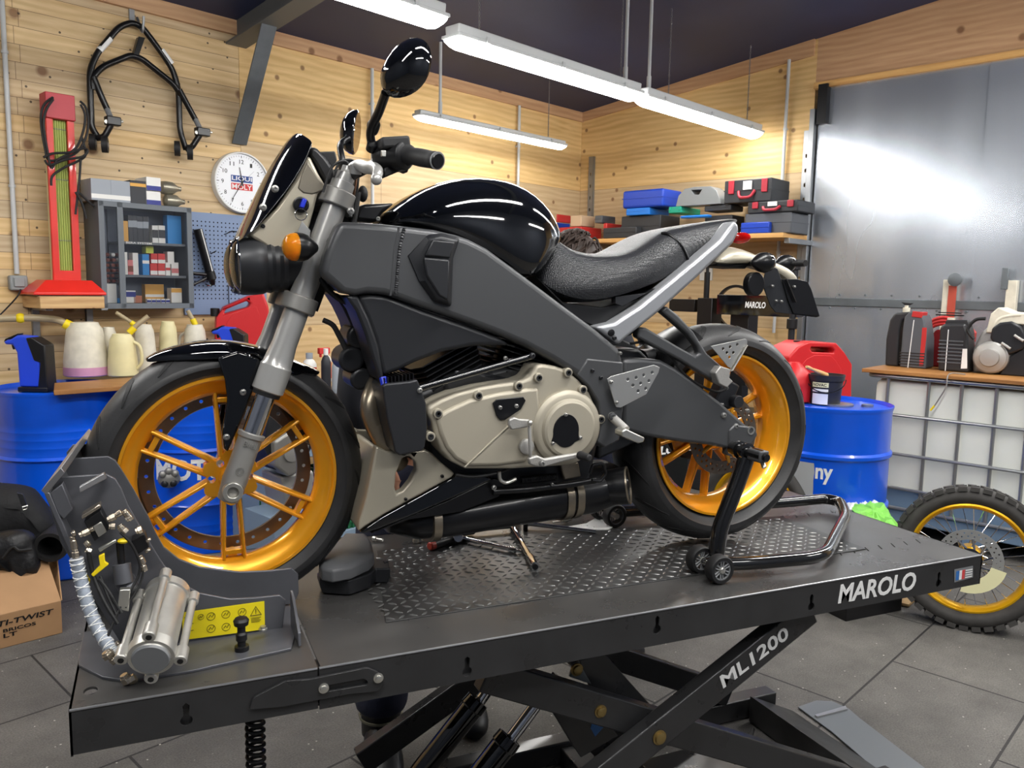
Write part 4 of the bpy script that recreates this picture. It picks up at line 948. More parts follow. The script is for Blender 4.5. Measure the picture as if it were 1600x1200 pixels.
# ---- handlebar, grips, switches, levers, mirrors
gE, gI = Y(683, 251, .015), Y(640, 243, .105); sE = Y(615, 243, .14)
hb = [gE, gI, sE, Y(575, 262, .22), V3((Y(545, 278, .3).x, .31, Y(545, 278, .3).z - .0)), V3((.575, YB, 1.752))]
full = hb + [V3((p.x, 2 * YB - p.y, p.z)) for p in reversed(hb[:-1])]
mb = MB(); mb.tube(smooth_path(full, 5), .011, 14); mb.build('handlebar', 'black_satin', bike)
for sg in (1, -1):
    def S(p): return p if sg > 0 else V3((p.x, 2 * YB - p.y, p.z))
    a, b = S(gE), S(gI); d = (b - a).normalized(); L = (b - a).length
    mb = MB(); pr = [(0, .0155), (.003, .0172), (.012, .0172), (.016, .0165)]
    for k in range(1, 8): pr += [(.016 + (L - .02) * k / 8, .0165 + .0012 * math.sin(PI * k / 8))]
    pr += [(L, .018), (L + .004, .021), (L + .010, .021)]
    mb.lathe(a, d, pr, 28); g = mb.build('grip', 'grip_rubber', bike)
    mb = MB(); mb.lathe(a, -d, [(-.004, .0148), (.003, .0148), (.005, .013), (.005, .0)], 24); mb.build('bar_end', 'black_satin', g)
    mb = MB(); mb.ringprof(a, -d, [(0, .0175), (.002, .0175), (.002, .0145), (0, .0145)], 28); mb.build('grip_ring', 'matt_grey', g)
    e = S(sE); f = (S(gI) - e)
    mb = MB(); mb.lathe(e - d * .002 * 0 - f.normalized() * .004, -d if False else (S(gI) - e).normalized() * -1, [(-.04, .020), (-.036, .029), (-.02, .031), (.02, .030), (.034, .026), (.036, .012)], 20); o = mb.build('switch_housing', 'black_plastic', bike, bevel=.003)
    if sg > 0:
        mb = MB(); mb.box(e + V3((-.004, -.01, .022)), (.06, .05, .022), Matrix.Rotation(R(-8), 3, 'Y')); mb.build('switch_cover', 'grip_rubber', o, bevel=.005)
        mb = MB(); mb.box(Y(599, 240, .10), (.009, .008, .012)); mb.build('switch_button', 'zinc', o, bevel=.001)
        mb = MB(); mb.prism([Y(600, 262, .13), Y(625, 255, .13), Y(640, 262, .13), Y(637, 270, .13), Y(628, 266, .13), Y(600, 278, .13)], (0, .03, 0)); mb.build('horn_button', 'black_plastic', o, bevel=.003)
# clutch lever with its ball end, pointing at the viewer
lv = [Y(548, 262, .24), Y(560, 258, .22), Y(572, 262, .18), Y(584, 263, .14), Y(590, 268, .10), Y(588, 278, .085)]
mb = MB(); mb.tube(smooth_path(lv, 6), [.008, .010, .011, .0115, .011, .0105, .010] + [.0095] * 60, 12); lev = MB()
P_ = smooth_path(lv, 6); mb = MB(); mb.tube(P_, [.009 + .004 * math.sin(PI * i / (len(P_) - 1)) for i in range(len(P_))], 14); o = mb.build('clutch_lever', 'fork_alloy', bike)
mb = MB(); mb.sph(Y(588, 280, .08), .0115, 18); mb.build('ball_end', 'fork_alloy', o)
P_ = [V3((p.x, 2 * YB - p.y, p.z)) for p in P_]; mb = MB(); mb.tube(P_, [.009 + .004 * math.sin(PI * i / (len(P_) - 1)) for i in range(len(P_))], 14); mb.build('brake_lever', 'fork_alloy', bike)
mb = MB(); mb.lathe(Y(556, 262, .23), (0, -.3, 1), [(-.012, .013), (.006, .013), (.008, .008), (.012, .008)], 18); mb.build('lever_perch', 'fork_alloy', bike)
mb = MB(); c = V3((.62, .60, 1.79)); mb.lathe(c, (0, 0, 1), [(0, .02), (.002, .022), (.03, .022), (.034, .024), (.04, .024), (.042, .0)], 24); mb.build('brake_reservoir', 'black_plastic', bike)
mb = MB()
for k in range(5):
    y0 = YB - .02 + .012 * k
    pass
for k, pts in enumerate((((533, 262), (536, 278), (548, 285), (553, 275)), ((520, 278), (530, 255), (548, 250), (560, 262), (558, 300)), ((535, 290), (545, 268), (556, 275), (553, 305)), ((560, 300), (556, 330), (552, 352)), ((505, 300), (518, 262), (538, 252), (548, 262)))):
    mb = MB(); mb.tube(smooth_path([N(*p, .06 + .02 * k) for p in pts], 7), .0028 if k != 3 else .006, 8); mb.build('control_cable', 'black_rubber' if k != 2 else 'copper_dark', bike)
mb = MB(); mb.sph(N(567, 303, .10), .014, 14, (.8, 1, 1.3)); mb.build('cable_boot', 'black_rubber', bike)
slab('clamp_arm', [(548, 320), (556, 312), (560, 322), (552, 340), (546, 338)], .12, .012, 'fork_alloy', .002)

def mirror(c, sg, stem, sc, nv, par=bike):
    """teardrop shell whose glass looks backward"""
    U = V3((sc[2], 0, sc[3])).normalized(); W = V3((0, 1, 0)) * sg
    prof = []; n_ = 26
    for i in range(n_):
        t = 2 * PI * i / n_; a, b = math.cos(t), math.sin(t); prof.append((a * sc[0] * (1 - .18 * b), b * sc[1]))
    Nv = V3(nv).normalized()
    U2 = (V3((0, 0, 1)) - Nv * Nv.z).normalized(); W2 = Nv.cross(U2).normalized()
    rot = sc[4]; A = U2 * math.cos(rot) + W2 * math.sin(rot); B = -U2 * math.sin(rot) + W2 * math.cos(rot)
    rings = [[c + A * p[1] * k + B * p[0] * k + Nv * h for p in prof] for k, h in ((.93, -.003), (1, 0), (.97, .010), (.86, .022), (.62, .034), (.3, .041), (.02, .043))]
    mb = MB(); mb.ring_loft(rings); o = mb.build('mirror', 'black_gloss', par, ang=45)
    mb = MB(); mb.ring_loft([[c + A * p[1] * k + B * p[0] * k - Nv * h for p in prof] for k, h in ((.9, .0032), (.9, .0045))]); mb.build('mirror_glass', 'mirror_glass', o, ang=20)
    mb = MB(); mb.tube(smooth_path(stem, 6), .009, 12); mb.build('mirror_stem', 'black_satin', o)
    return o
cL = Y(638, 110, .02)
st = [Y(583, 232, .16), Y(579, 205, .14), Y(592, 175, .10), Y(603, 145, .05)]
o = mirror(cL, 1, st, (.060, .044, 0, 1, R(230)), (-.7, -.7, .1))
mb = MB(); P_ = [Y(578, 212, .14), Y(574, 190, .13), Y(590, 178, .11), Y(597, 195, .12), Y(590, 212, .14)]; mb.prism(P_, (0, .018, 0)); mb.build('stem_knuckle', 'black_satin', o, bevel=.006)
mb = MB(); mb.lathe(Y(582, 228, .15), (Y(603, 148, .05) - Y(582, 228, .15)), [(-.01, .012), (.006, .012), (.008, .010)], 12); mb.build('lock_nut', 'black_satin', o)
cR = Y(556, 208, .74)
o = mirror(cR, -1, [V3((.63, .64, 1.78)), Y(533, 240, .66), Y(533, 225, .70), cR + V3((-.025, -.03, -.02))], (.060, .043, 0, 1, R(95)), (-.9, .43, .1))

# ---- frame
frame_out = [(530, 346), (560, 347), (600, 350), (640, 354), (680, 359), (715, 367), (735, 374), (762, 388), (800, 416), (840, 446), (880, 476), (929, 512), (968, 545), (974, 562), (974, 640), (970, 690), (945, 702), (925, 690), (938, 660), (934, 628), (918, 605), (898, 584), (862, 562), (820, 540), (780, 523), (740, 508), (700, 494), (660, 481), (625, 468), (600, 460), (575, 458), (556, 462), (535, 458), (515, 440), (502, 428), (508, 400), (518, 372)]
slab('frame_spar', frame_out, .20, .055, 'frame_black', .014, seg=4, ang=50, mirror=True)
fs = [o for o in bike.children if o.name.startswith('frame_spar')][0]
mb = MB(); mb.bb((.50, YB - .15, 1.52), (.60, YB + .15, 1.62)); mb.build('frame_head', 'frame_black', bike, bevel=.01)
# weld bead
mb = MB(); wp = smooth_path([N(*p, .2005) for p in ((632, 356), (625, 385), (622, 415), (620, 440), (618, 462))], 24); mb.tube(wp, [.0032 + .0012 * math.sin(i * 1.9) for i in range(len(wp))], 8); mb.build('weld', 'frame_black', fs)
mb = MB(); mb.tube([p + V3((-.011, 0.002, 0)) for p in wp[::6]], .0028, 8); mb.build('weld', 'frame_black', fs)
# intake scoop
A = [(634, 399), (668, 365), (690, 363), (720, 370), (709, 405), (706, 481), (676, 473), (652, 440)]
B = [(640, 400), (664, 385), (690, 386), (707, 388), (704, 404), (702, 470), (684, 462), (662, 430)]
mid = (672, 402)
def scoop():
    mb = MB(); base_ = [N(*p, .200) for p in A]; top_ = [N(*p, .222 if i not in (0,) else .204) for i, p in enumerate([(655, 400), (672, 372), (690, 370), (714, 376), (704, 404), (702, 474), (684, 466), (668, 438)])]
    n_ = len(A); mb.add(base_ + top_, [(i, (i + 1) % n_, n_ + (i + 1) % n_, n_ + i) for i in range(n_)] + [tuple(range(n_, 2 * n_)), tuple(range(n_ - 1, -1, -1))]); return mb.build('intake_scoop', 'black_sat2' if 0 else 'engine_black', bike, bevel=.006, seg=3)
scoop()
slab('scoop_panel', [(662, 402), (703, 406), (701, 470), (686, 462), (666, 430)], .226, .01, 'engine_black', .004)
slab('scoop_lid', [(676, 374), (712, 378), (704, 404), (664, 400)], .225, .01, 'engine_black', .004)
slab('frame_rear_plate', [(902, 586), (918, 560), (974, 566), (974, 640), (968, 688), (946, 700), (932, 690), (940, 660), (935, 628), (920, 604)], .203, .02, 'frame_black', .004)
for px, py in ((926, 579), (939, 590)): bolt(px, py, .205, .005, 'engine_black')
bolt(969, 552, .204, .0045, 'zinc'); bolt(960, 528, .204, .006, 'engine_black')
# airbox side (smooth black moulding under the spar)
slab('air_cowl', [(558, 462), (580, 459), (605, 462), (660, 484), (715, 503), (780, 527), (800, 540), (740, 541), (690, 551), (650, 566), (622, 580), (598, 588), (594, 570), (585, 530), (572, 495)], .185, .12, 'engine_black', .016, seg=4, ang=50)
slab('air_cowl_band', [(540, 462), (560, 462), (578, 500), (592, 540), (600, 588), (594, 596), (582, 560), (570, 520), (556, 485)], .19, .10, 'engine_black', .006)
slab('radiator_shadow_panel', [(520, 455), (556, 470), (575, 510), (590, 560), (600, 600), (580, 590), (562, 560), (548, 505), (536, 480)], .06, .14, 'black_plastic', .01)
mb = MB(); mb.tube(smooth_path([N(*p, .12) for p in ((500, 434), (515, 455), (535, 470), (560, 478))], 6), .006, 10); mb.build('brake_hose', 'black_rubber', bike)
mb = MB(); mb.tube(smooth_path([N(*p, .10) for p in ((505, 500), (520, 508), (530, 525), (540, 545))], 6), .006, 10); mb.build('wiring_loom', 'black_rubber', bike)
for c_, r_ in (((545, 560), .03), ((556, 525), .028), ((560, 590), .026)):
    p = N(*c_, .04); mb = MB(); mb.lathe(p, (0, -1, 0), [(-.06, r_), (.03, r_), (.036, r_ * .8), (.036, 0)], 20); mb.build('front_engine_mount', 'engine_black', bike, bevel=.003)

# ---- tank cover
def shell(name, m, stations, p_=.8, q_=.8, n_=14, sub=0, ang=50, par=None, yc=YB):
    """stations: (top px, bottom px at the near side, half width)"""
    rings = []
    for (tx, ty), (bx, by), hw in stations:
        T = Y(tx, ty, yc); B_ = Y(bx, by, yc - hw); ring = []
        for i in range(n_ + 1):
            a = PI * i / n_; yy = -math.copysign(abs(math.cos(a)) ** p_, math.cos(a)) * hw; k = math.sin(a) ** q_
            ring.append(V3((lerp(B_.x, T.x, k), yc + yy, lerp(B_.z, T.z, k))))
        ring.append(V3((B_.x, yc + hw * .5, B_.z - .004))); ring.append(V3((B_.x, yc - hw * .5, B_.z - .004)))
        rings.append(ring)
    mb = MB(); mb.ring_loft(rings); return mb.build(name, m, par or bike, ang=ang, sub=sub)
tank = shell('tank_cover', 'black_gloss', [((591, 338), (593, 348), .06), ((600, 330), (604, 350), .085), ((620, 315), (626, 353), .12), ((650, 297), (660, 357), .145), ((690, 283), (700, 365), .16), ((735, 278), (745, 382), .165), ((775, 283), (780, 405), .165), ((805, 293), (803, 422), .16), ((832, 312), (822, 434), .15), ((850, 334), (836, 436), .135), ((862, 357), (846, 425), .115), ((866, 370), (856, 400), .09)], .72, .75, 18, sub=1)
mb = MB(); mb.tube(smooth_path([N(*p, .15 if i else .16) for i, p in enumerate(((692, 357), (720, 340), (750, 322), (775, 306), (800, 302), (818, 312)))], 8), .003, 8)
slab('tank_front_cover', [(553, 344), (560, 325), (566, 319), (618, 317), (600, 332), (592, 342), (590, 348)], .09, .18, 'black_satin', .008)
bolt(590, 342, .085, .006, 'zinc')

# ---- seat
seat = shell('seat', 'seat_vinyl', [((846, 366), (833, 428), .075), ((856, 371), (842, 440), .10), ((872, 388), (858, 453), .125), ((895, 396), (882, 466), .145), ((925, 397), (915, 474), .155), ((955, 394), (950, 471), .155), ((980, 379), (985, 462), .15), ((1005, 364), (1020, 449), .145), ((1030, 357), (1052, 434), .135), ((1060, 352), (1080, 418), .12), ((1095, 347), (1105, 400), .10), ((1125, 343), (1130, 374), .08), ((1148, 342), (1147, 350), .05)], .62, .6, 18, sub=1)
seam = []
for px, py, dy in ((1034, 364, .08), (1045, 366, .10), (1060, 378, .12), (1070, 392, .128), (1078, 412, .126)): seam.append(Y(px, py, YB - dy))
mb = MB(); mb.tube(smooth_path(seam, 6), .0035, 8); mb.build('seam', 'black_satin', seat)
mb = MB(); mb.tube(smooth_path([N(*p, d_) for p, d_ in (((835, 366), .075), ((846, 363), .078), ((833, 395), .10), ((829, 430), .10))][1:], 5), .004, 8); mb.build('seat_piping', 'black_satin', seat)

# ---- rear subframe
bar_ = [(1147, 344), (1155, 350), (1156, 362), (1147, 380), (1092, 432), (1030, 488), (976, 531), (968, 540), (930, 511), (960, 504), (1000, 478), (1050, 437), (1090, 404), (1125, 374)]
slab('subframe', bar_, .165, .05, 'silver_frame', .010, seg=3, mirror=True)
slab('under_seat_tray', [(838, 432), (880, 472), (940, 480), (1000, 466), (1085, 420), (1100, 420), (985, 525), (960, 520), (900, 500)], .12, .24, 'black_plastic', .006)
slab('side_strut_cover', [(962, 464), (1010, 458), (1030, 448), (972, 478), (962, 474)], .14, .02, 'engine_black', .003)
mb = MB(); mb.lathe(N(955, 520, .166), (0, -1, 0), [(-.002, .009), (.002, .009), (.003, .006), (.003, 0)], 16); mb.build('bolt', 'black_satin', bike)
# Y strut to the passenger peg
slab('peg_strut', [(1033, 486), (1042, 478), (1060, 492), (1084, 518), (1105, 552), (1143, 585), (1138, 598), (1122, 600), (1063, 563), (996, 527), (999, 512), (1010, 512), (1063, 543), (1087, 556), (1094, 552), (1090, 541), (1075, 522), (1050, 500)], .15, .03, 'frame_black', .006, seg=3, mirror=True)
o = slab('passenger_peg', [(1118, 583), (1126, 572), (1142, 577), (1140, 590), (1146, 596), (1136, 606), (1124, 600)], .175, .03, 'cast_alloy', .003)
def perf(name, pts, holes, dy, m='brushed_ali', t=.003, r=.0042):
    P = [N(*p, dy) for p in pts]; hs_ = [circ(N(*h, dy), r, (1, 0, 0), (0, 0, 1), 10) for h in holes]
    mb = MB(); mb.holed(P, hs_, (0, t, 0)); return mb.build(name, m, bike, bevel=.0008)
perf('heel_guard', round_poly([(1111, 541), (1167, 529), (1168, 538), (1146, 577), (1138, 573)], 4), [(1130, 545), (1141, 542), (1152, 538), (1136, 551), (1146, 551), (1140, 558)], .172)
perf('heel_guard', [(949, 592), (955, 588), (1022, 570), (1031, 574), (1029, 582), (1010, 616), (970, 637), (963, 636), (960, 628)], [(981, 593), (994, 590), (1006, 586), (1019, 582), (989, 602), (1001, 599), (1014, 595), (997, 611), (1009, 607)], .22)
bolt(955, 597, .222, .005, 'zinc'); bolt(964, 629, .222, .004, 'zinc')
mb = MB()
for i in range(22):
    f = i / 21; p = N(lerp(1165, 1143, f), lerp(541, 578, f), .175); mb.tube(circ(p, .0055, (.85, 0, .5), (0, 1, 0), 8), .0012, 5, closed=True)
mb.build('return_spring', 'zinc', bike)

# ---- tail
tail = shell('tail_cowl', 'champagne', [((1110, 392), (1112, 410), .05), ((1130, 384), (1130, 412), .07), ((1150, 388), (1150, 412), .07), ((1172, 398), (1170, 410), .06), ((1195, 406), (1190, 416), .04), ((1218, 414), (1214, 424), .035), ((1236, 424), (1232, 436), .03), ((1246, 440), (1240, 448), .028)], .8, .8, 12, sub=1)
mb = MB(); c = Y(1157, 372, YB); mb.sph(c, .03, 18, (.45, 1.4, .55)); mb.build('tail_light', 'lens_red', bike)
slab('tail_vent', [(1120, 410), (1150, 402), (1172, 412), (1165, 420), (1120, 416)], .05, .1, 'black_plastic', .003)
slab('plate_bracket', [(1200, 412), (1215, 420), (1222, 440), (1236, 447), (1258, 438), (1262, 450), (1281, 494), (1276, 496), (1212, 488), (1204, 478), (1192, 445), (1195, 430)], .07, .004, 'engine_black', .001)
pb = [o for o in bike.children if o.name.startswith('plate_bracket')][0]
slab('plate_panel', [(1222, 436), (1245, 436), (1262, 440), (1268, 452), (1281, 494), (1240, 490), (1232, 470)], .075, .004, 'black_satin', .001, pb)
mb = MB(); mb.tube([N(1228, 436, .08), N(1243, 472, .08)], .003, 8); mb.build('rib', 'black_satin', pb)
for px, py in ((1207, 447), (1213, 470), (1221, 471), (1241, 448)): bolt(px, py, .078, .004, 'zinc', pb)
ir = N(1196, 410, .11); o = indicator(ir, (-1, 0, -.05), amber=False, r=.028)
mb = MB(); mb.cyl(ir, V3((ir.x, YB - .03, ir.z)), .01); mb.build('stalk', 'black_rubber', o)
ir = N(1230, 412, -.11); o = indicator(ir, (-1, 0, -.05), amber=False, r=.028); mb = MB(); mb.cyl(ir, V3((ir.x, YB + .03, ir.z)), .01); mb.build('stalk', 'black_rubber', o)
cr_ = N(1179, 444, .10); mb = MB(); dv = V3((.14, -1, 0)).normalized(); mb.lathe(cr_, dv, [(-.02, .016), (-.012, .033), (.006, .033), (.008, .030), (.008, .029)], 32); o = mb.build('reflector', 'black_satin', bike)
mb = MB(); mb.lathe(cr_, dv, [(.004, .029), (.0065, .028), (.008, .0)], 32); mb.build('reflector_face', mat('smoked', (58, 52, 40), .1, coat=.5), o)

# ---- swingarm, hugger, shock area
sw = [(974, 562), (1000, 560), (1034, 563), (1056, 575), (1090, 600), (1126, 628), (1160, 658), (1180, 676), (1180, 690), (1166, 698), (1138, 702), (1110, 696), (1070, 692), (1010, 682), (974, 672)]
slab('swingarm', sw, .135, .06, 'frame_black', .010, seg=3, mirror=True)
swa = [o for o in bike.children if o.name.startswith('swingarm')][0]
slab('swingarm_end', [(1140, 672), (1148, 664), (1180, 668), (1184, 680), (1176, 692), (1168, 720), (1138, 712)], .14, .03, 'frame_black', .004, swa)
for px, py in ((1131, 649), (1150, 666)): bolt(px, py, .137, .008, 'zinc', swa)
mb = MB(); mb.ringprof(N(1174, 673, .142), (0, 1, 0), [(0, .012), (.01, .012), (.01, .008), (0, .008)], 20); mb.build('axle_adjuster', 'zinc', swa)
sp = N(1168, 706, .15); mb = MB(); mb.lathe(V3((RC.x, YB - .14, RC.z)) * 0 + V3((sp.x, YB - .135, sp.z)), (0, -1, 0), [(-.05, .014), (0, .014), (.01, .02), (.02, .02)], 20); mb.build('axle_nut', 'zinc', bike)
# hugger over the rear tyre
rows, rows2 = [], []
for k in range(9):
    a = R(112 + 7 * k); row, row2 = [], []
    for j in range(-5, 6):
        f = j / 5; rr = .332 - .03 * abs(f) ** 2.5; q = RC + V3((math.cos(a) * rr, .095 * f, math.sin(a) * rr)); row.append(q); row2.append(q - (q - RC) * .008)
    rows.append(row); rows2.append(row2)
mb = MB(); mb.solid_grid(rows, rows2); mb.build('rear_hugger', 'black_satin', bike, ang=60)
mb = MB(); mb.box(RC + V3((-.03, -.085, .125)), (.06, .045, .075), Matrix.Rotation(R(25), 3, 'Y')); o = mb.build('rear_caliper', 'engine_black', bike, bevel=.006)
p = N(1153, 628, .125); mb = MB(); mb.lathe(p, (0, -1, 0), [(-.02, .018), (.002, .018), (.005, .016), (.005, 0)], 22); mb.build('caliper_piston', 'engine_black', o)
for px, py in ((1128, 633), (1135, 606), (1168, 642)): bolt(px, py, .12, .006, 'zinc', o)
mb = MB(); mb.tube(smooth_path([N(*p, .13) for p in ((985, 537), (1010, 535), (1040, 548), (1065, 580), (1090, 600), (1120, 612), (1136, 606))], 6), .0035, 8); mb.build('rear_brake_hose', 'black_rubber', bike)
mb = MB(); mb.tube([N(1000, 560, .05), N(1040, 555, -.02)], .024, 16); mb.build('shock_absorber', 'engine_black', bike)
slab('rear_block', [(935, 545), (1000, 545), (1030, 575), (1000, 690), (935, 720)], .09, .18, 'engine_black', .01)

# ---- engine
cov = [(667, 648), (669, 636), (690, 624), (712, 615), (750, 605), (780, 600), (812, 596), (828, 590), (835, 578), (838, 571), (848, 569), (868, 572), (885, 578), (905, 594), (922, 614), (932, 638), (936, 660), (934, 684), (924, 704), (905, 720), (880, 728), (850, 730), (800, 733), (760, 733), (728, 733), (706, 722), (690, 704), (680, 680), (675, 660)]
slab('primary_cover', cov, .195, .08, 'champagne_cast', .008, seg=3)
pc = [o for o in bike.children if o.name.startswith('primary_cover')][0]
inner = [(684, 650), (700, 640), (735, 624), (780, 614), (820, 608), (842, 606), (845, 640), (838, 690), (825, 722), (780, 728), (732, 729), (712, 718), (697, 700), (688, 678), (683, 660)]
slab('cover_dome', inner, .203, .02, 'champagne_cast', .008, pc, seg=3, ang=50)
c = N(885, 668, .2); mb = MB(); mb.lathe(c, (0, -1, 0), [(-.04, .092), (.004, .090), (.010, .084), (.012, .080), (.013, .072), (.020, .068), (.023, .062), (.0235, .0)], 64); mb.build('clutch_dome', 'champagne_cast', pc, ang=25)
c = N(884, 673, .222); P_ = []
for i in range(40):
    t = 2 * PI * i / 40; rr = .0365
    for a0 in (R(-28), R(208), R(90)):
        dlt = abs((t - a0 + PI) % (2 * PI) - PI)
        if a0 != R(90) and dlt < .22: rr = .0365 + .010 * (1 - dlt / .22)
    P_.append(c + V3((math.cos(t) * rr * .94, 0, math.sin(t) * rr * 1.1)))
mb = MB(); mb.prism(P_, (0, -.003, 0)); mb.build('clutch_inspection_cover', 'black_satin', pc, bevel=.001)
for px, py in ((884, 648), (864, 693), (907, 684)): bolt(px, py, .226, .0045, 'zinc', pc)
slab('timing_cover', [(770, 630), (776, 624), (818, 620), (822, 626), (814, 640), (790, 656), (782, 657), (776, 650)], .208, .004, 'black_satin', .0015, pc)
for px, py in ((781.5, 637), (807, 634.5)): bolt(px, py, .21, .005, 'zinc', pc)
mb = MB(); mb.tube([N(796, 664, .2035), N(765, 693, .2035), N(726, 730, .2035)], .0022, 8); mb.build('cover_rib', 'champagne_cast', pc)
for px, py in ((684, 646), (747, 618), (810, 603), (841, 590), (887, 582), (910, 609), (938, 655), (672, 682)):
    mb = MB(); c = N(px, py, .2); mb.lathe(c, (0, -1, 0), [(-.03, .011), (.004, .011), (.005, .010)], 18); o = mb.build('cover_lug', 'champagne_cast', pc)
    mb = MB(); mb.lathe(c, (0, -1, 0), [(.004, .0068), (.0075, .0068), (.0075, .0035), (.005, .003), (.005, 0)], 14); mb.build('bolt', 'engine_black', o)
# crankcase, barrels with fins
slab('crankcase', [(640, 620), (700, 590), (850, 560), (925, 600), (940, 680), (920, 762), (760, 775), (700, 760), (670, 720)], .12, .24, 'engine_black', .015)
def barrel(name, base_, top__, n_, wx, dy0):
    e0_, e1_ = N(*base_, 0), N(*top__, 0); d = (e1_ - e0_).normalized(); x = V3((d.z, 0, -d.x)); L = (e1_ - e0_).length
    mb = MB(); mb.cyl(e0_, e1_, .055, n=24); core = mb.build(name, 'engine_black', bike)
    for i in range(n_):
        f = i / (n_ - 1); c = e0_ + d * L * (.25 + .75 * f); w_ = wx * (.82 + .18 * f); h_ = dy0 * (.86 + .14 * f)
        out = round_poly([c - x * w_ + V3((0, -h_, 0)), c + x * w_ + V3((0, -h_, 0)), c + x * w_ + V3((0, h_, 0)), c - x * w_ + V3((0, h_, 0)), c - x * w_ + V3((0, -h_, 0)), c + x * w_ + V3((0, -h_, 0))], .03, 3)[4:-4]
        mb = MB(); P = [c - x * w_ * .8 - V3((0, h_, 0)), c + x * w_ * .8 - V3((0, h_, 0)), c + x * w_ - V3((0, h_ * .75, 0)), c + x * w_ + V3((0, h_ * .75, 0)), c + x * w_ * .8 + V3((0, h_, 0)), c - x * w_ * .8 + V3((0, h_, 0)), c - x * w_ + V3((0, h_ * .75, 0)), c - x * w_ - V3((0, h_ * .75, 0))]
        mb.prism(P, d * .0028); mb.build('cooling_fin', 'engine_black', core)
barrel('front_cylinder', (722, 650), (672, 546), 12, .088, .135)
barrel('rear_cylinder', (778, 640), (812, 535), 12, .088, .135)
slab('rocker_box', [(690, 590), (730, 575), (790, 590), (830, 600), (760, 612), (700, 620)], .13, .1, 'engine_black', .01)
mb = MB(); mb.tube([N(653, 607, .20), N(740, 582, .20), N(832, 556, .20)], .0075, 14); mb.build('tie_bar', 'black_gloss', bike)
bolt(832, 556, .212, .007, 'engine_black'); bolt(714, 583, .18, .006, 'engine_black'); bolt(790, 560, .18, .005, 'zinc')
# oil cooler shroud at the front
shr = [(598, 604), (602, 600), (640, 596), (652, 593), (656, 601), (666, 630), (668, 668), (664, 700), (658, 705), (624, 712), (617, 706), (606, 660), (600, 625)]
slab('oil_cooler_shroud', shr, .215, .10, 'engine_black', .008, seg=3)
mb = MB()
for i in range(9):
    p = N(600 + 5.6 * i, 598 - .9 * i, .20); mb.box(p + V3((0, .03, -.004)), (.0022, .07, .03))
mb.build('cooler_fins', 'black_satin', bike)
slab('cooler_core', [(597, 590), (640, 584), (640, 600), (600, 606)], .16, .16, 'black_plastic', .003)
bolt(656, 610, .216, .006, 'zinc'); bolt(672, 681, .20, .006, 'zinc')
mb = MB(); mb.tube([N(598, 590, .19), N(602, 606, .2)], .008, 10); mb.build('oil_line', 'blue_plastic', bike)
# header pipe
hp = [N(612, 585, .02), N(596, 590, .06), N(584, 610, .10), N(578, 640, .12), N(590, 675, .12), N(606, 700, .12), N(625, 725, .10)]
mb = MB(); mb.tube(smooth_path(hp, 7), .022, 18); mb.build('exhaust_header', 'exhaust_steel', bike)
mb = MB(); p, q_ = N(586, 664, .12), N(590, 672, .12); mb.tube([p, q_], .0235, 18); mb.build('header_joint', 'exhaust_steel', bike)
mb = MB(); p = N(604, 680, .13); mb.cyl(p, p + V3((.01, 0, -.02)), .014); mb.build('lambda_sensor', 'copper_dark', bike)
# belly pan
bp_ = [(588, 697), (596, 700), (606, 706), (617, 706), (626, 713), (662, 702), (672, 706), (688, 722), (711, 740), (706, 746), (640, 782), (600, 804), (572, 822), (560, 830), (561, 815), (572, 780), (580, 740)]
hl = [(629, 716), (640, 712), (650, 722), (651, 735), (642, 752), (630, 767), (620, 772), (617, 762), (619, 740)]
P = [N(*p, .155) for p in bp_]; Hh = [N(*p, .155) for p in hl]
# the shroud hangs over the hole's upper end: keep the hole inside the outline
bp2 = [(588, 697), (606, 706), (640, 707), (664, 702), (676, 709), (690, 723), (711, 740), (706, 746), (640, 782), (600, 804), (572, 822), (560, 831), (561, 815), (572, 780), (580, 740)]
mb = MB(); mb.holed([N(*p, .155) for p in bp2], [[N(*p, .155) for p in hl]], (0, .03, 0)); pan = mb.build('belly_pan', 'champagne', bike, bevel=.005, seg=3)
mb = MB(); mb.holed([V3((q.x, 2 * YB - q.y, q.z)) for q in [N(*p, .155) for p in bp2]], [[V3((q.x, 2 * YB - q.y, q.z)) for q in [N(*p, .155) for p in hl]]], (0, -.03, 0)); mb.build('belly_pan', 'champagne', bike, bevel=.005)
slab('pan_front', [(584, 740), (596, 706), (610, 712), (590, 780), (575, 822), (560, 831), (566, 800)], .13, .26, 'champagne', .008, pan)
bolt(691, 744, .157, .004, 'black_satin', pan); bolt(634, 780, .157, .004, 'black_satin', pan)
slab('pan_skirt', [(711, 742), (760, 743), (770, 750), (700, 782), (640, 808), (590, 828), (570, 834), (562, 832), (600, 806), (640, 784), (680, 762)], .15, .03, 'black_gloss', .005)
slab('pan_lower', [(770, 748), (790, 752), (780, 776), (720, 800), (640, 812), (580, 834), (600, 824), (700, 782)], .145, .03, 'black_satin', .005)
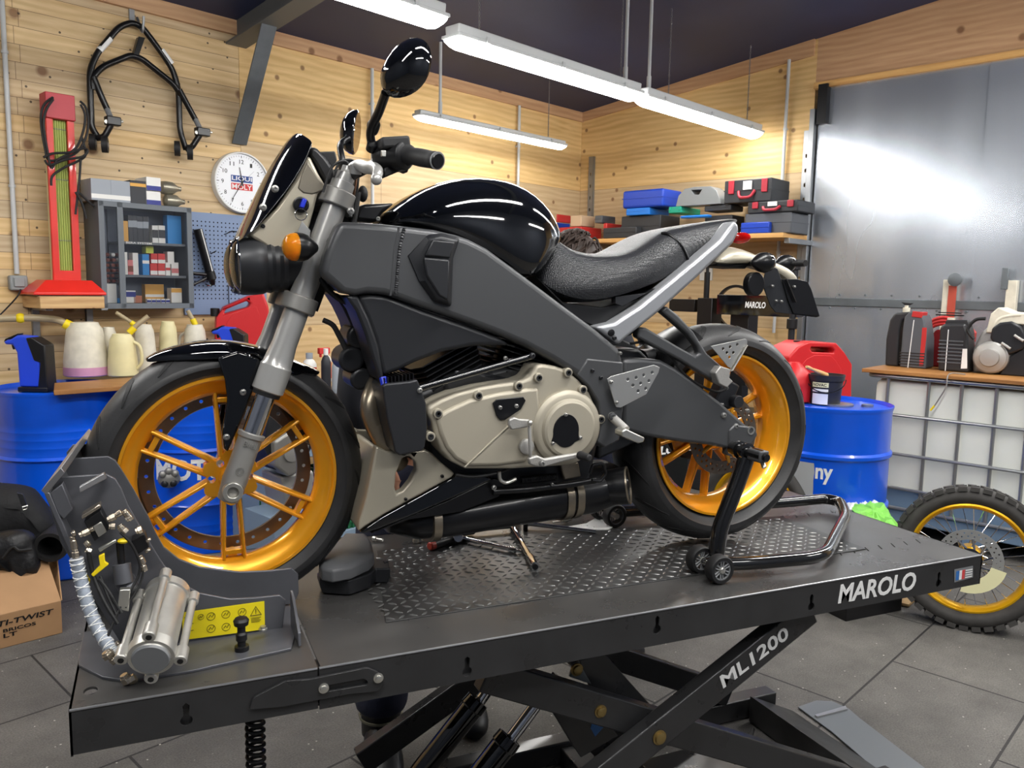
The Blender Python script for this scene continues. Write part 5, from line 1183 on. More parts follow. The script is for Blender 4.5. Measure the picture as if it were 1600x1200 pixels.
# muffler under the engine
mA, mB_ = N(585, 822, 0), N(925, 752, 0); d = (mB_ - mA); 
a = Y(640, 800, YB); b = Y(960, 765, YB)
za = .875; ML = [V3((.66, YB, .945)), V3((.72, YB, .952)), V3((.80, YB, .960)), V3((1.20, YB, .985)), V3((1.30, YB, .990))]
rings = []
for p, rx, rz in zip(ML, (.06, .12, .135, .135, .10), (.026, .048, .057, .063, .052)):
    rings.append([p + V3((0, math.copysign(abs(math.cos(t)) ** .75, math.cos(t)) * rx, math.copysign(abs(math.sin(t)) ** .75, math.sin(t)) * rz)) for t in [2 * PI * i / 36 for i in range(36)]])
mb = MB(); mb.ring_loft(rings); muf = mb.build('muffler', 'muffler_black', bike, ang=50)
def strap(x):
    mb = MB(); k = (x - .8) / .4; zc = lerp(.960, .985, k); rz = lerp(.057, .063, k) + .002
    R1 = [[V3((xx, YB + math.copysign(abs(math.cos(t)) ** .75, math.cos(t)) * (.135 + e), zc + math.copysign(abs(math.sin(t)) ** .75, math.sin(t)) * (rz + e))) for t in [2 * PI * i / 36 for i in range(36)]] for xx, e in ((x, .0), (x, .003), (x + .02, .003), (x + .02, .0))]
    mb.ring_loft(R1, True); return mb.build('muffler_strap', 'exhaust_steel', bike, ang=40)
sx = Y(893, 790, YB - .13).x; strap(sx - .012); strap(sx + .016); strap(Y(678, 830, YB - .13).x)
slab('strap_bracket', [(876, 726), (904, 722), (908, 745), (882, 750)], .14, .015, 'exhaust_steel', .003)
tip = N(965, 760, .10); dt = V3((1, -.75, .22)).normalized(); mb = MB(); mb.lathe(tip, dt, [(-.12, .042), (-.03, .046), (.026, .050), (.028, .047), (.0, .043), (-.05, .040), (-.06, .0)], 36); mb.build('exhaust_outlet', 'muffler_black', bike)
mb = MB(); mb.ringprof(tip + dt * .026, dt, [(0, .0505), (.004, .0505), (.004, .046), (0, .046)], 40); mb.build('outlet_rim', 'exhaust_steel', bike)
# linkage, levers, stand bits
mb = MB(); a, b = N(827, 664, .235), N(829, 716, .235); mb.lathe(a, b - a, [(0, .003), (.004, .003), (.008, .0042), ((b - a).length - .008, .0042), ((b - a).length - .004, .003), ((b - a).length, .003)], 12); mb.build('shift_rod', 'cast_alloy', bike)
slab('shift_arm', [(796, 656), (804, 652), (812, 655), (828, 656), (831, 662), (824, 668), (810, 670), (800, 672), (795, 665)], .23, .012, 'cast_alloy', .003)
mb = MB(); c = N(828, 661, .245); mb.sph(c, .0068, 12); mb.build('ball_joint', 'zinc', bike)
mb = MB(); c = N(821, 697, .205); mb.lathe(c, (0, -1, 0), [(0, .018), (.01, .018), (.012, .013), (.012, 0)], 20); mb.build('shift_shaft_boss', 'cast_alloy', bike)
slab('shift_lever', [(826, 716), (840, 712), (852, 717), (880, 712), (905, 708), (908, 715), (880, 722), (852, 730), (838, 730), (828, 726)], .24, .014, 'cast_alloy', .004)
bolt(847, 724, .256, .008, 'zinc')
mb = MB(); a, b = N(905, 711, .245), N(922, 716, .285); mb.cyl(a, b, .0105, .0085, n=16); mb.build('shift_peg', 'grip_rubber', bike, bevel=.003)
mb = MB(); a, b = N(960, 655, .22), N(978, 672, .26); mb.tube([N(955, 650, .20), a, b], .011, 12); mb.build('footpeg_bracket', 'cast_alloy', bike)
slab('footpeg', [(972, 674), (978, 670), (1008, 684), (1006, 691), (998, 693), (972, 682)], .29, .035, 'zinc', .003)
bolt(957, 651, .222, .01, 'frame_black')
mb = MB(); mb.tube(smooth_path([N(*p, .17) for p in ((712, 742), (740, 745), (780, 738), (815, 722), (828, 716))], 6), .004, 8); mb.build('cable', 'black_rubber', bike)
mb = MB()
for i in range(26): 
    f = i / 25; p = N(lerp(815, 868, f), lerp(750, 745, f), .15); mb.tube(circ(p, .0085, (0, 1, 0), (0, 0, 1), 10), .0015, 5, closed=True)
mb.build('stand_spring', 'black_satin', bike)
mb = MB(); mb.tube([N(770, 768, .15), N(820, 765, .15), N(890, 757, .15), N(930, 750, .15)], .0085, 12); o = mb.build('side_stand', 'black_satin', bike)
mb = MB(); mb.tube(round_poly([N(*p, .17) for p in ((922, 740), (926, 726), (942, 724), (947, 740), (938, 752), (925, 750))], .006), .004, 8, closed=False); mb.build('stand_foot', 'black_satin', o)
mb = MB(); mb.tube(smooth_path([N(*p, .175) for p in ((780, 737), (782, 750), (792, 754), (806, 748))], 5), .0045, 8); mb.build('hook', 'zinc', bike)
bolt(772, 762, .16, .006, 'zinc'); bolt(863, 757, .16, .004, 'zinc')
# ------------------------------------------------------------------ things lying and standing on the lift's deck
st = thing('paddock_stand', 'black tubular paddock stand holding up the rear wheel on the lift deck', 'paddock stand', (1.8, .38, H))
zc = H + .036
path = [V3((1.44, .135, zc)), Z(1175, 880, zc), Z(1288, 870, zc), Z(1322, 805, zc), Z(1313, 784, zc), Z(1290, 779, zc), Z(1215, 786, zc), V3((1.46, .645, zc))]
mb = MB(); mb.tube(round_poly(path, .07, 6), .0175, 16); mb.build('frame_tube', 'black_gloss2' if 0 else mat('stand_paint', (16, 16, 17), .16, coat=.8), st)
for sg in (1, -1):
    def M_(p): return p if sg > 0 else V3((p.x, .78 - p.y, p.z))
    a, b, c, d = M_(Y(1166, 716, .14)), M_(Y(1150, 760, .14)), M_(Y(1124, 826, .135)), M_(Y(1119, 866, .135))
    mb = MB(); mb.tube(round_poly([a, b, c, d], .05, 6), .0215, 16); leg = mb.build('upright', 'stand_paint', st)
    mb = MB(); e = M_(Y(1166, 706, .14)); mb.lathe(e + V3((0, sg * .055, 0)), (0, -sg, 0), [(0, .015), (0, .018), (.02, .018), (.022, .024), (.032, .024), (.034, .018), (.05, .018), (.052, .024), (.062, .024), (.064, .016), (.12, .016), (.124, .010), (.135, .009)], 20); mb.build('lifting_spool', 'stand_paint', leg, ang=30)
    mb = MB(); mb.box(e + V3((0, -sg * .045, 0)), (.03, .05, .03)); mb.build('end_block', 'frame_black', leg, bevel=.004)
    mb = MB(); f = e + V3((.01, -sg * .06, -.03)); mb.cyl(e + V3((.01, -sg * .05, -.015)), f, .006); mb.build('lock_screw', 'zinc', leg)
    for yy in (.092, .172):
        w_ = M_(V3((1.452 if yy < .1 else 1.452, yy, H + .037)))
        mb = MB(); mb.ringprof(w_, (0, 1, 0), [(-.016, .026), (-.016, .034), (-.011, .037), (.011, .037), (.016, .034), (.016, .026)], 36); wh = mb.build('wheel', 'black_rubber', st)
        mb = MB(); mb.ringprof(w_, (0, 1, 0), [(-.013, .0265), (.013, .0265), (.013, .023), (-.013, .023)], 32)
        for k in range(6):
            for s2 in (-1, 1):
                t = R(60 * k + s2 * 9); t2 = R(60 * k + s2 * 20); mb.tube([w_ + V3((math.cos(t) * .008, -sg * .010, math.sin(t) * .008)), w_ + V3((math.cos(t2) * .024, -sg * .012, math.sin(t2) * .024))], .0022, 6)
        mb.build('wheel_centre', 'matt_grey', wh)
        mb = MB(); mb.lathe(w_, (0, -sg, 0), [(-.016, .009), (.014, .009), (.017, .007), (.018, .0)], 14); mb.build('hub_nut', 'zinc', wh)
    mb = MB(); mb.cyl(M_(V3((1.452, .085, H + .037))), M_(V3((1.452, .185, H + .037))), .008); mb.build('axle', 'stand_paint', st)
zz = H + .003
def ZT(px, py, z=0): return Z(px, py, H + .003 + z)
# loose moulded cover
cv = thing('seat_base_cover', 'dark grey moulded plastic cover lying on the deck behind the front wheel', 'cover', (.6, .3, H))
pk = lambda x, y: (480 + x / 3.077, 680 + y / 3.077)
top_ = [pk(*p) for p in ((55, 625), (75, 590), (130, 535), (185, 478), (285, 480), (308, 515), (322, 572), (300, 598), (210, 640), (120, 655), (70, 645))]
mb = MB()
A = [Z(p[0], p[1], H + .075) for p in top_]; c = sum(A, V3()) / len(A)
rings = [[q + V3((0, 0, -.028)) for q in A], A, [c + (q - c) * .88 + V3((0, 0, .010)) for q in A], [c + (q - c) * .55 + V3((0, 0, .014)) for q in A]]
mb.ring_loft(rings); mb.build('pad', mat('cover_grey', (92, 93, 95), .42), cv, ang=50, bevel=.004, seg=3)
B = [pk(*p) for p in ((48, 662), (100, 620), (320, 590), (385, 600), (400, 640), (330, 640), (300, 668), (200, 700), (60, 690))]
P_ = [Z(p[0], p[1], H + .042) for p in B]; mb = MB(); c2 = sum(P_, V3()) / len(P_)
mb.ring_loft([[c2 + (q - c2) * .93 + V3((0, 0, -.038)) for q in P_], [q + V3((0, 0, -.012)) for q in P_], P_]); mb.build('tray', 'engine_black', cv, ang=40, bevel=.003)
mb = MB(); q1, q2, q3 = Z(*pk(392, 605), H + .045), Z(*pk(403, 690), H + .002), Z(*pk(380, 690), H + .002); mb.prism([q1, q2, q3, Z(*pk(370, 612), H + .045)], (-.0, .02, 0)); mb.build('leg', 'engine_black', cv, bevel=.003)
mb = MB(); mb.cyl(Z(*pk(110, 678), H + .03) + V3((0, -.004, 0)), Z(*pk(110, 678), H + .03) + V3((0, .01, 0)), .007); mb.build('grommet', 'black_plastic', cv)
# tools
def tool(name, label, cat, base): return thing(name, label, cat, base)
def rod(mb, a, b, prof): 
    d = (b - a); L = d.length; mb.lathe(a, d, [(f * L, r) for f, r in prof], 16)
t = tool('ratchet', 'ratchet with black and red handle and long chrome extension, nearest the loose nuts', 'ratchet', ZT(740, 850))
a, b = ZT(676, 852, .014), ZT(712, 841, .014); mb = MB(); rod(mb, a, b, [(0, .009), (.05, .013), (.5, .0125), (.9, .011), (1, .008)]); mb.build('handle', 'black_plastic', t)
mb = MB(); rod(mb, ZT(671, 854, .014), ZT(678, 851.5, .014), [(0, .009), (.2, .012), (1, .0125)]); mb.build('handle_cap', mat('tool_red', (170, 60, 45), .5), t)
mb = MB(); rod(mb, b, ZT(718, 838, .014), [(0, .006), (1, .006)]); mb.build('neck', 'black_satin', t)
mb = MB(); mb.cyl(ZT(716, 840, .004), ZT(716, 840, .024), .014); mb.build('head', 'chrome', t, bevel=.002)
mb = MB(); rod(mb, ZT(722, 841, .01), ZT(815, 862, .009), [(0, .007), (.05, .0085), (.1, .006), (.8, .006), (.81, .0085), (.9, .0085), (.91, .004), (1, .004)]); mb.build('extension', 'chrome', t)
t = tool('torque_wrench', 'long torque wrench with thick black handle lying against the muffler side', 'wrench', ZT(740, 825))
mb = MB(); rod(mb, ZT(681, 835, .016), ZT(742, 826, .016), [(0, .013), (.03, .0165), (.95, .0165), (1, .012)]); mb.build('handle', 'black_plastic', t)
mb = MB(); rod(mb, ZT(742, 826, .016), ZT(803, 820, .016), [(0, .010), (1, .010)]); mb.build('shaft', 'black_satin', t)
mb = MB(); c = ZT(806, 820, .0); mb.cyl(c, c + V3((0, 0, .03)), .018); mb.build('head', 'chrome', t, bevel=.003)
t = tool('socket_extension', 'thick chrome socket extension lying across the tread plate toward the viewer', 'socket tool', ZT(820, 855))
mb = MB(); rod(mb, ZT(802, 826, .012), ZT(836, 885, .010), [(0, .010), (.06, .012), (.08, .009), (.75, .009), (.78, .012), (1, .0125)]); mb.build('shaft', 'chrome', t)
mb = MB(); rod(mb, ZT(835.5, 884, .010), ZT(836.5, 886, .010), [(0, .008), (1, .008)]); mb.build('socket_mouth', 'black_satin', t)
mb = MB(); rod(mb, ZT(822, 818, .012), ZT(931, 831, .007), [(0, .009), (.03, .009), (.05, .0065), (1, .006)]); single(mb, 'breaker_bar', 'chrome', 'thin straight chrome bar lying beyond the socket extension', 'bar', ZT(870, 824))
mb = MB(); rod(mb, ZT(818, 822, .012), ZT(824, 822, .012), [(0, .016), (1, .016)]); single(mb, 'impact_socket', 'black_satin', 'short black socket at the end of the chrome bar', 'socket', ZT(821, 822))
mb = MB(); rod(mb, ZT(863, 816, .008), ZT(893, 811, .008), [(0, .003), (.4, .003), (.42, .006), (.6, .006), (.62, .009), (.8, .009), (.82, .005), (1, .005)]); single(mb, 'spark_plug', 'zinc', 'small spark plug shaped part behind the chrome bar', 'plug', ZT(878, 814))
P_ = [ZT(*p) for p in ((888, 824), (916, 819), (930, 811), (944, 810), (959, 823), (950, 829), (930, 829), (905, 828))]; hs_ = [circ(ZT(*p), .003, (1, 0, 0), (0, 1, 0), 8) for p in ((908, 823), (918, 823), (928, 825), (938, 815), (949, 823))]
mb = MB(); mb.holed(P_, hs_, (0, 0, .003)); single(mb, 'heel_plate', 'white', 'pale perforated heel plate lying at the right end of the tools', 'plate', ZT(930, 820))
for i, (px, py) in enumerate(((650, 847), (664, 845))):
    c = ZT(px, py); mb = MB(); mb.ringprof(c, (0, 0, 1), [(0, .005), (0, .010), (.009, .010), (.009, .005)], 6)
    single(mb, 'hex_nut', 'zinc', 'loose hex nut on the deck, ' + ('the left one of the two' if i == 0 else 'the right one, nearer the torque wrench'), 'nut', c, group='two loose nuts', ang=20)
mb = MB(); rod(mb, ZT(583, 841, .006), ZT(598, 844, .005), [(0, .007), (.3, .007), (.31, .004), (1, .004)]); single(mb, 'bolt', 'zinc', 'loose bolt behind the moulded cover', 'bolt', ZT(590, 843))
# ------------------------------------------------------------------ left wall and what stands along it
mat('blue_drum', (0, 82, 214), .3, coat=.5, var=.06, vscale=6)
mat('tray_blue', (40, 74, 210), .4)
mat('jug_white', (214, 208, 190), .45, var=.12, vscale=18)
mat('jug_yellow', (218, 208, 160), .42, var=.08, vscale=10)
mat('jug_pink', (206, 148, 176), .45, var=.1)
mat('hose_clear', (170, 154, 122), .35)
mat('red_can', (196, 34, 38), .4)
mat('red_paint', (214, 42, 32), .38, coat=.3, var=.12, vscale=5)
mat('green_rod', (158, 172, 84), .5)
mat('cabinet_grey', (98, 104, 110), .45)
mat('cabinet_in', (84, 92, 106), .5)
mat('peg_blue', (120, 138, 170), .5)
mat('peg_hole', (24, 26, 32), .8)
mat('cardboard', (168, 130, 92), .75, var=.08, vscale=6)
mat('black_cloth', (22, 22, 24), .75, bump=.4, bscale=30)
mat('black_leather', (26, 26, 28), .42, bump=.3, bscale=50)
mat('clock_face', (230, 232, 236), .35)
mat('clock_rim', (215, 215, 212), .4)
mat('logo_blue', (32, 68, 140), .5); mat('logo_red', (200, 44, 44), .5)
mat('bench_blue', (132, 152, 172), .4)
mat('bench_top', (78, 72, 66), .7, var=.15)
mat('crate_green', (22, 92, 54), .5)
W_ = WF
def wy(px, py, d): return W_.y(px, py, d)
# conduits
def pipe(fr, px, y0, y1, d, label, r=.013, top=None):
    a, b = fr.y(px, y0, d), fr.y(px, y1, d); z0 = top if top else a.z
    mb = MB(); mb.tube([(b.x, d, z0), (b.x, d, b.z)], r, 12)
    t = thing('conduit_pipe', label, 'pipe', (b.x, d, b.z), fr, 'grey plastic conduits on the walls'); mb.build('pipe', 'pvc_grey', t)
    for k in (.3, .75):
        z = lerp(b.z, z0, k); mb = MB(); mb.ringprof((b.x, d, z), (0, 0, 1), [(0, r * 1.35), (.015, r * 1.35), (.015, r), (0, r)], 14); mb.box((b.x, d + abs(d) / 2, z + .008), (r, abs(d), .012)); mb.build('clip', 'pvc_grey', t)
    return t
pipe(WF, 26.5, 20, 428, -.02, 'grey conduit running down to the junction box at the far left', top=3.08)
pipe(WF, 582, 90, 330, -.035, 'grey conduit behind the handlebar grip', top=3.085)
pipe(WF, 807, 150, 420, -.035, 'grey conduit on the back wall nearest the corner', top=3.085)
pipe(VF, 1209, 82, 520, -.035, 'grey conduit on the right wall above the stacked cases', top=3.3)
jb = thing('junction_box', 'grey plastic junction box at the foot of the left conduit', 'junction box', tuple(wy(30, 456, -.0)), WF)
a, b = wy(15, 430, -.05), wy(45, 454, -.05); mb = MB(); mb.bb((a.x, -.05, b.z), (b.x, 0, a.z)); mb.build('box', 'pvc_box', jb, bevel=.01, seg=3)
mb = MB(); mb.bb((a.x + .018, -.06, b.z + .02), (b.x - .018, -.05, a.z - .012)); mb.build('lid', 'pvc_box', jb, bevel=.004)
mb = MB(); mb.tube(smooth_path([wy(32, 452, -.06), wy(28, 462, -.07), wy(12, 480, -.04), wy(-8, 500, -.03)], 6), .004, 8); mb.build('cord', 'black_rubber', jb)
# timber shelf with the red heater
tl, br = wy(62, 463, -.30), wy(164, 482, -.30)
sh = thing('timber_shelf', 'thick pale timber block shelf carrying the red heater', 'shelf', (tl.x, 0, br.z), WF)
mb = MB(); mb.bb((tl.x, -.30, br.z), (br.x, 0, tl.z)); mb.build('block', 'rough_timber', sh, bevel=.004)
for px in (50, 134): p = wy(px + 6, 500, -.02); mb = MB(); mb.bb((p.x - .018, -.03, br.z - .22), (p.x + .018, 0, br.z)); mb.bb((p.x - .018, -.26, br.z - .012), (p.x + .018, -.0, br.z)); mb.build('bracket', 'galv', sh, bevel=.002)
zt = tl.z
ht = thing('infrared_heater', 'tall red paint-drying heater with yellow-green rods and a wound black cable', 'heater', ((tl.x + br.x) / 2 - .02, -.16, zt), WF)
b0, b1, t0, t1 = wy(47, 456, -.22), wy(160, 456, -.22), wy(62, 437, -.22), wy(150, 439, -.22)
rg = []
for (x0, x1, y0, y1, z) in ((b0.x, b1.x, -.28, -.02, zt + .006), (b0.x, b1.x, -.28, -.02, zt + .02), (t0.x + .03, t1.x - .02, -.22, -.06, t0.z)): rg.append([V3((x0, y0, z)), V3((x1, y0, z)), V3((x1, y1, z)), V3((x0, y1, z))])
mb = MB(); mb.ring_loft(rg); mb.build('base', 'red_paint', ht, bevel=.004)
mb = MB(); mb.bb((b0.x + .02, -.27, zt), (b1.x - .02, -.03, zt + .012)); mb.build('base_foot', 'black_plastic', ht)
c0, c1, c2_, c3 = wy(83, 438, -.16), wy(126, 438, -.16), wy(82, 147, -.16), wy(125, 155, -.16)
x0, x1, z0, z1 = c0.x, c1.x, c0.z, c2_.z; wd = x1 - x0
mb = MB(); mb.holed([(x0, -.17, z0 - .02), (x1, -.17, z0 - .02), (x1, -.17, z1), (x0, -.17, z1)], [[V3((x0 + wd * .25, -.17, z0 + .055)), V3((x1 - wd * .25, -.17, z0 + .055)), V3((x1 - wd * .25, -.17, z1 - .12)), V3((x0 + wd * .25, -.17, z1 - .12))]], (0, .02, 0)); mb.build('column', 'red_paint', ht, bevel=.003)
mb = MB(); mb.bb((x0 + .01, -.15, z0 - .02), (x0 + .03, -.10, z1)); mb.bb((x1 - .03, -.15, z0 - .02), (x1 - .01, -.10, z1)); mb.bb((x0 + .01, -.105, z0), (x1 - .01, -.095, z1)); mb.build('housing', 'jug_yellow', ht)
mb = MB(); mb.bb((x0 - .003, -.19, z1 - .13), (x1 + .003, -.09, z1 + .004)); mb.build('head', mat('red_faded', (178, 52, 62), .45), ht, bevel=.004)
for i in range(6):
    xx = x0 + wd * (.29 + .084 * i); mb = MB(); mb.tube([(xx, -.145, z0 + .03), (xx, -.145, z1 - .11)], .0055, 8); mb.build('heating_rod', 'green_rod', ht)
for zz in (.22, .55, .82):
    mb = MB(); z = lerp(z0, z1, zz); mb.tube([(x0 + .02, -.152, z), (x1 - .02, -.152, z)], .002, 6); mb.build('guard_wire', 'matt_grey', ht)
H2 = lambda px, py, d=-.21: wy(px, py, d)
for k, pts in enumerate((((83, 152), (68, 165), (64, 190), (70, 230), (76, 250), (95, 248), (120, 238), (134, 215), (138, 190), (134, 168), (125, 158)), ((83, 155), (72, 172), (68, 195), (74, 235), (80, 262), (90, 250), (118, 232), (130, 205), (133, 180), (126, 163)), ((68, 246), (82, 240), (110, 238), (130, 232), (137, 236), (128, 245), (100, 250), (78, 258), (70, 250)), ((80, 290), (82, 275), (100, 262), (125, 250), (134, 240), (128, 215)), ((126, 250), (124, 280), (118, 335)), ((118, 300), (128, 318), (135, 342)), ((122, 300), (135, 312), (147, 323)))):
    mb = MB(); mb.tube(smooth_path([H2(p[0], p[1], -.21 - .01 * (k % 3)) for p in pts], 6), .0065, 8); mb.build('cable', 'black_rubber', ht)
# hung paddock stand
ps = thing('paddock_stand', 'black paddock stand hanging on a hook high on the left plank wall', 'paddock stand', tuple(wy(206, 36, -.05)), WF)
def tb(pts, r=.0175, d=-.05, m='black_satin', name='frame_tube', rr=.06, par=ps, dd=None):
    P_ = [wy(p[0], p[1], d if dd is None else dd[i]) for i, p in enumerate(pts)]; mb = MB(); mb.tube(round_poly(P_, rr, 5), r, 14); return mb.build(name, m, par)
tb([(156, 218), (143, 200), (140, 110), (152, 82), (186, 42), (206, 35), (222, 42), (245, 72), (270, 108), (279, 140), (281, 205), (291, 234)])
tb([(146, 140), (144, 122), (160, 104), (205, 86), (222, 92), (272, 132), (283, 150)], dd=[-.06] * 7)
tb([(146, 120), (158, 150), (168, 172)], dd=[-.07] * 3); tb([(280, 140), (296, 170), (306, 188)], dd=[-.07] * 3)
tb([(152, 216), (163, 214), (176, 190)], dd=[-.07, -.10, -.12]); tb([(291, 234), (300, 230), (314, 208)], dd=[-.07, -.10, -.12])
for a, b, m_ in (((167, 170), (172, 182), 'matt_grey'), ((305, 186), (312, 200), 'matt_grey')):
    mb = MB(); mb.tube([wy(*a, -.07), wy(*b, -.11)], .0155, 14); mb.build('inner_tube', m_, ps)
for p, q in (((163, 190), (189, 189)), ((304, 207), (328, 206))):
    a, b = wy(*p, -.11), wy(*q, -.14); mb = MB(); mb.box((a + b) / 2, (abs(b.x - a.x), .05, .05)); o = mb.build('lifting_block', 'black_satin', ps, bevel=.006)
    mb = MB(); mb.lathe(wy(p[0] + 3, p[1], -.14), (0, -1, 0), [(0, .012), (.006, .012), (.008, 0)], 10); mb.cyl(wy(q[0] - 2, q[1] + 1, -.13), wy(q[0] + 3, q[1] + 1, -.13), .008); mb.build('bolt', 'zinc', o)
for c in ((145, 222), (164, 226), (277, 232), (297, 238)):
    q = wy(*c, -.07 if c[0] in (145, 277) else -.11); ax = V3((1, -.5, 0)).normalized(); mb = MB(); mb.ringprof(q, ax, [(-.016, .014), (-.016, .045), (.016, .045), (.016, .014)], 28); mb.build('wheel', 'black_rubber', ps); 
    mb = MB(); mb.lathe(q, ax, [(-.018, 0), (-.018, .015), (.018, .015), (.018, 0)], 12); mb.build('wheel_hub', 'matt_grey', ps)
p = wy(211, 90, -.07); q = wy(222, 58, -.07); mb = MB(); mb.prism([wy(208, 89, -.075), wy(216, 90, -.075), wy(227, 59, -.075), (wy(217, 57, -.075))], (0, .04, 0)); mb.build('head_plate', 'black_satin', ps, bevel=.002)
for a, b in (((155, 79), (172, 60)), ((252, 78), (268, 100))):
    A, B = wy(*a, -.05), wy(*b, -.05); mb = MB(); mb.tube([A, B], .0182, 14); o = mb.build('label', 'white', ps)
hk = MB(); p = wy(206, 20, -.01); hk.bb((p.x - .015, -.012, p.z - .06), (p.x + .015, 0, p.z + .03)); q = wy(216, 38, -.07); hk.tube(smooth_path([(p.x + .03, -.01, p.z - .02), (p.x + .03, -.07, p.z - .11), (p.x + .03, -.09, p.z - .08), (p.x + .03, -.10, p.z - .03)], 5), .008, 8)
single(hk, 'wall_hook', 'galv', 'metal hook holding the hung paddock stand', 'hook', (p.x, 0, p.z), WF)
# clock
cc = wy(377, 286, -.02); CR = .197
ck = thing('wall_clock', 'round white wall clock with a blue and red logo, on the plank wall', 'clock', (cc.x, 0, cc.z), WF)
mb = MB(); mb.ringprof((cc.x, -.02, cc.z), (0, 1, 0), [(-.025, CR - .012), (-.025, CR - .004), (-.015, CR), (.02, CR), (.02, CR - .012)], 64); mb.build('rim', 'clock_rim', ck)
mb = MB(); mb.cyl((cc.x, -.028, cc.z), (cc.x, 0, cc.z), CR - .011, n=64); mb.build('face', 'clock_face', ck)
mb = MB()
for i in range(60):
    a = 2 * PI * i / 60; r0 = CR * (.84 if i % 5 else .80); u = V3((math.sin(a), 0, math.cos(a))); c = V3((cc.x, -.029, cc.z)); v = V3((u.z, 0, -u.x)) * (.0009 if i % 5 else .0018); mb.prism([c + u * r0 - v, c + u * CR * .88 - v, c + u * CR * .88 + v, c + u * r0 + v], (0, -.0008, 0))
mb.build('minute_marks', 'black_print', ck)
for i in range(1, 13):
    a = 2 * PI * i / 12; c = V3((cc.x + math.sin(a) * CR * .68, -.029, cc.z + math.cos(a) * CR * .68)); hw = .008 if i < 10 else .015
    text_fit(str(i), 'numeral', 'black_print', ck, c + V3((-hw, 0, -.013)), c + V3((hw, 0, -.013)), c + V3((-hw, 0, .013)), depth=.0008, bold=.0)
lw, lh = .075, .042
for nme, m_, z_, txt in (('logo_upper', 'logo_blue', .004, 'LIQUI'), ('logo_lower', 'logo_red', -.046, 'MOLY')):
    c = V3((cc.x, -.0285, cc.z + z_ + .02)); mb = MB(); mb.bb((c.x - lw, -.0295, c.z - lh / 2), (c.x + lw, -.0283, c.z + lh / 2)); o = mb.build(nme, m_, ck)
    text_fit(txt, 'lettering', 'white', o, (c.x - lw * .93, -.0296, c.z - lh * .38), (c.x + lw * .93, -.0296, c.z - lh * .38), (c.x - lw * .93, -.0296, c.z + lh * .38), depth=.0008, bold=.012)
def hand(ang, l, w, name):
    u = V3((math.sin(ang), 0, math.cos(ang))); v = V3((u.z, 0, -u.x)); c = V3((cc.x, -.033, cc.z)); mb = MB(); mb.prism([c - u * .02 - v * w, c + u * l - v * w * .5, c + u * l + v * w * .5, c - u * .02 + v * w], (0, -.001, 0)); mb.build(name, 'black_print', ck)
hand(R(-10), CR * .5, .004, 'hour_hand'); hand(R(213), CR * .72, .003, 'minute_hand'); hand(R(46), CR * .6, .0008, 'second_hand')
mb = MB(); mb.cyl((cc.x, -.036, cc.z), (cc.x, -.028, cc.z), .006); mb.build('centre_pin', 'black_print', ck)
# wall cabinet
D = .22; TL, TR, BR = wy(152, 314, -D), wy(297, 325, -D), wy(297, 481, -D); X0, X1, Z1, Z0 = TL.x + .0, TR.x, (TL.z + TR.z) / 2, BR.z
cb = thing('wall_cabinet', 'grey metal wall cabinet with glazed front and filled shelves', 'cabinet', (X0, 0, Z0), WF)
mb = MB(); k = .012
mb.bb((X0, -D, Z0), (X0 + k, 0, Z1)); mb.bb((X1 - k, -D, Z0), (X1, 0, Z1)); mb.bb((X0, -D, Z0), (X1, 0, Z0 + k)); mb.bb((X0, -D, Z1 - k), (X1, 0, Z1)); mb.bb((X0, -.012, Z0), (X1, 0, Z1)); mb.build('body', 'cabinet_grey', cb)
XM = wy(190, 400, -D).x; XM0 = wy(160, 400, -D).x
mb = MB(); f = .028
for a, b in (((X0 - .002, Z0), (X0 + f, Z1)), ((X1 - f, Z0), (X1 + .002, Z1)), ((X0, Z0 - .002), (X1, Z0 + f)), ((X0, Z1 - f), (X1, Z1 + .002)), ((XM - .02, Z0), (XM + .012, Z1))): mb.bb((a[0], -D - .014, a[1]), (b[0], -D, b[1]))
mb.build('door_frame', 'cabinet_grey', cb, bevel=.001)
def pegs(mb, x0, x1, z0, z1, y, st=.026, r=.0045):
    for i in range(int((x1 - x0) / st)):
        for j in range(int((z1 - z0) / st)): c = V3((x0 + st * (i + .5), y, z0 + st * (j + .5))); mb.add(circ(c, r, (1, 0, 0), (0, 0, 1), 6), [tuple(range(6))])
mb = MB(); mb.bb((X0 + f, -.06, Z0 + f), (XM - .02, -.05, Z1 - f)); pp = mb.build('perforated_panel', 'cabinet_in', cb)
mb = MB(); pegs(mb, X0 + f, XM - .02, Z0 + f, Z1 - f, -.0625, .022); o = mb.build('holes', 'peg_hole', pp); o['kind'] = 'stuff'
mb = MB(); mb.bb((XM, -.03, Z0 + f), (X1 - f, -.015, Z1 - f)); mb.build('back_panel', 'cabinet_in', cb)
zs1, zs2 = wy(240, 379, -D).z, wy(240, 430, -D).z
for z in (zs1, zs2): mb = MB(); mb.bb((XM, -D + .02, z - .014), (X1 - f, -.015, z)); o = mb.build('shelf', 'cabinet_grey', cb)
a, b = wy(197, 378, -D + .018), wy(237, 379, -D + .018)
text_fit('BERA SYSTEM', 'lettering', 'white', cb, (a.x, -D + .019, zs1 - .012), (b.x, -D + .019, zs1 - .012), (a.x, -D + .019, zs1 - .001), depth=.0006)
mb = MB(); mb.bb((XM + .01, -D - .006, Z0 + f), (X1 - f + .002, -D - .003, Z1 - f)); mb.bb((X0 + f - .002, -D - .006, Z0 + f), (XM - .019, -D - .003, Z1 - f)); gl = mb.build('glass_pane', 'glass', cb)
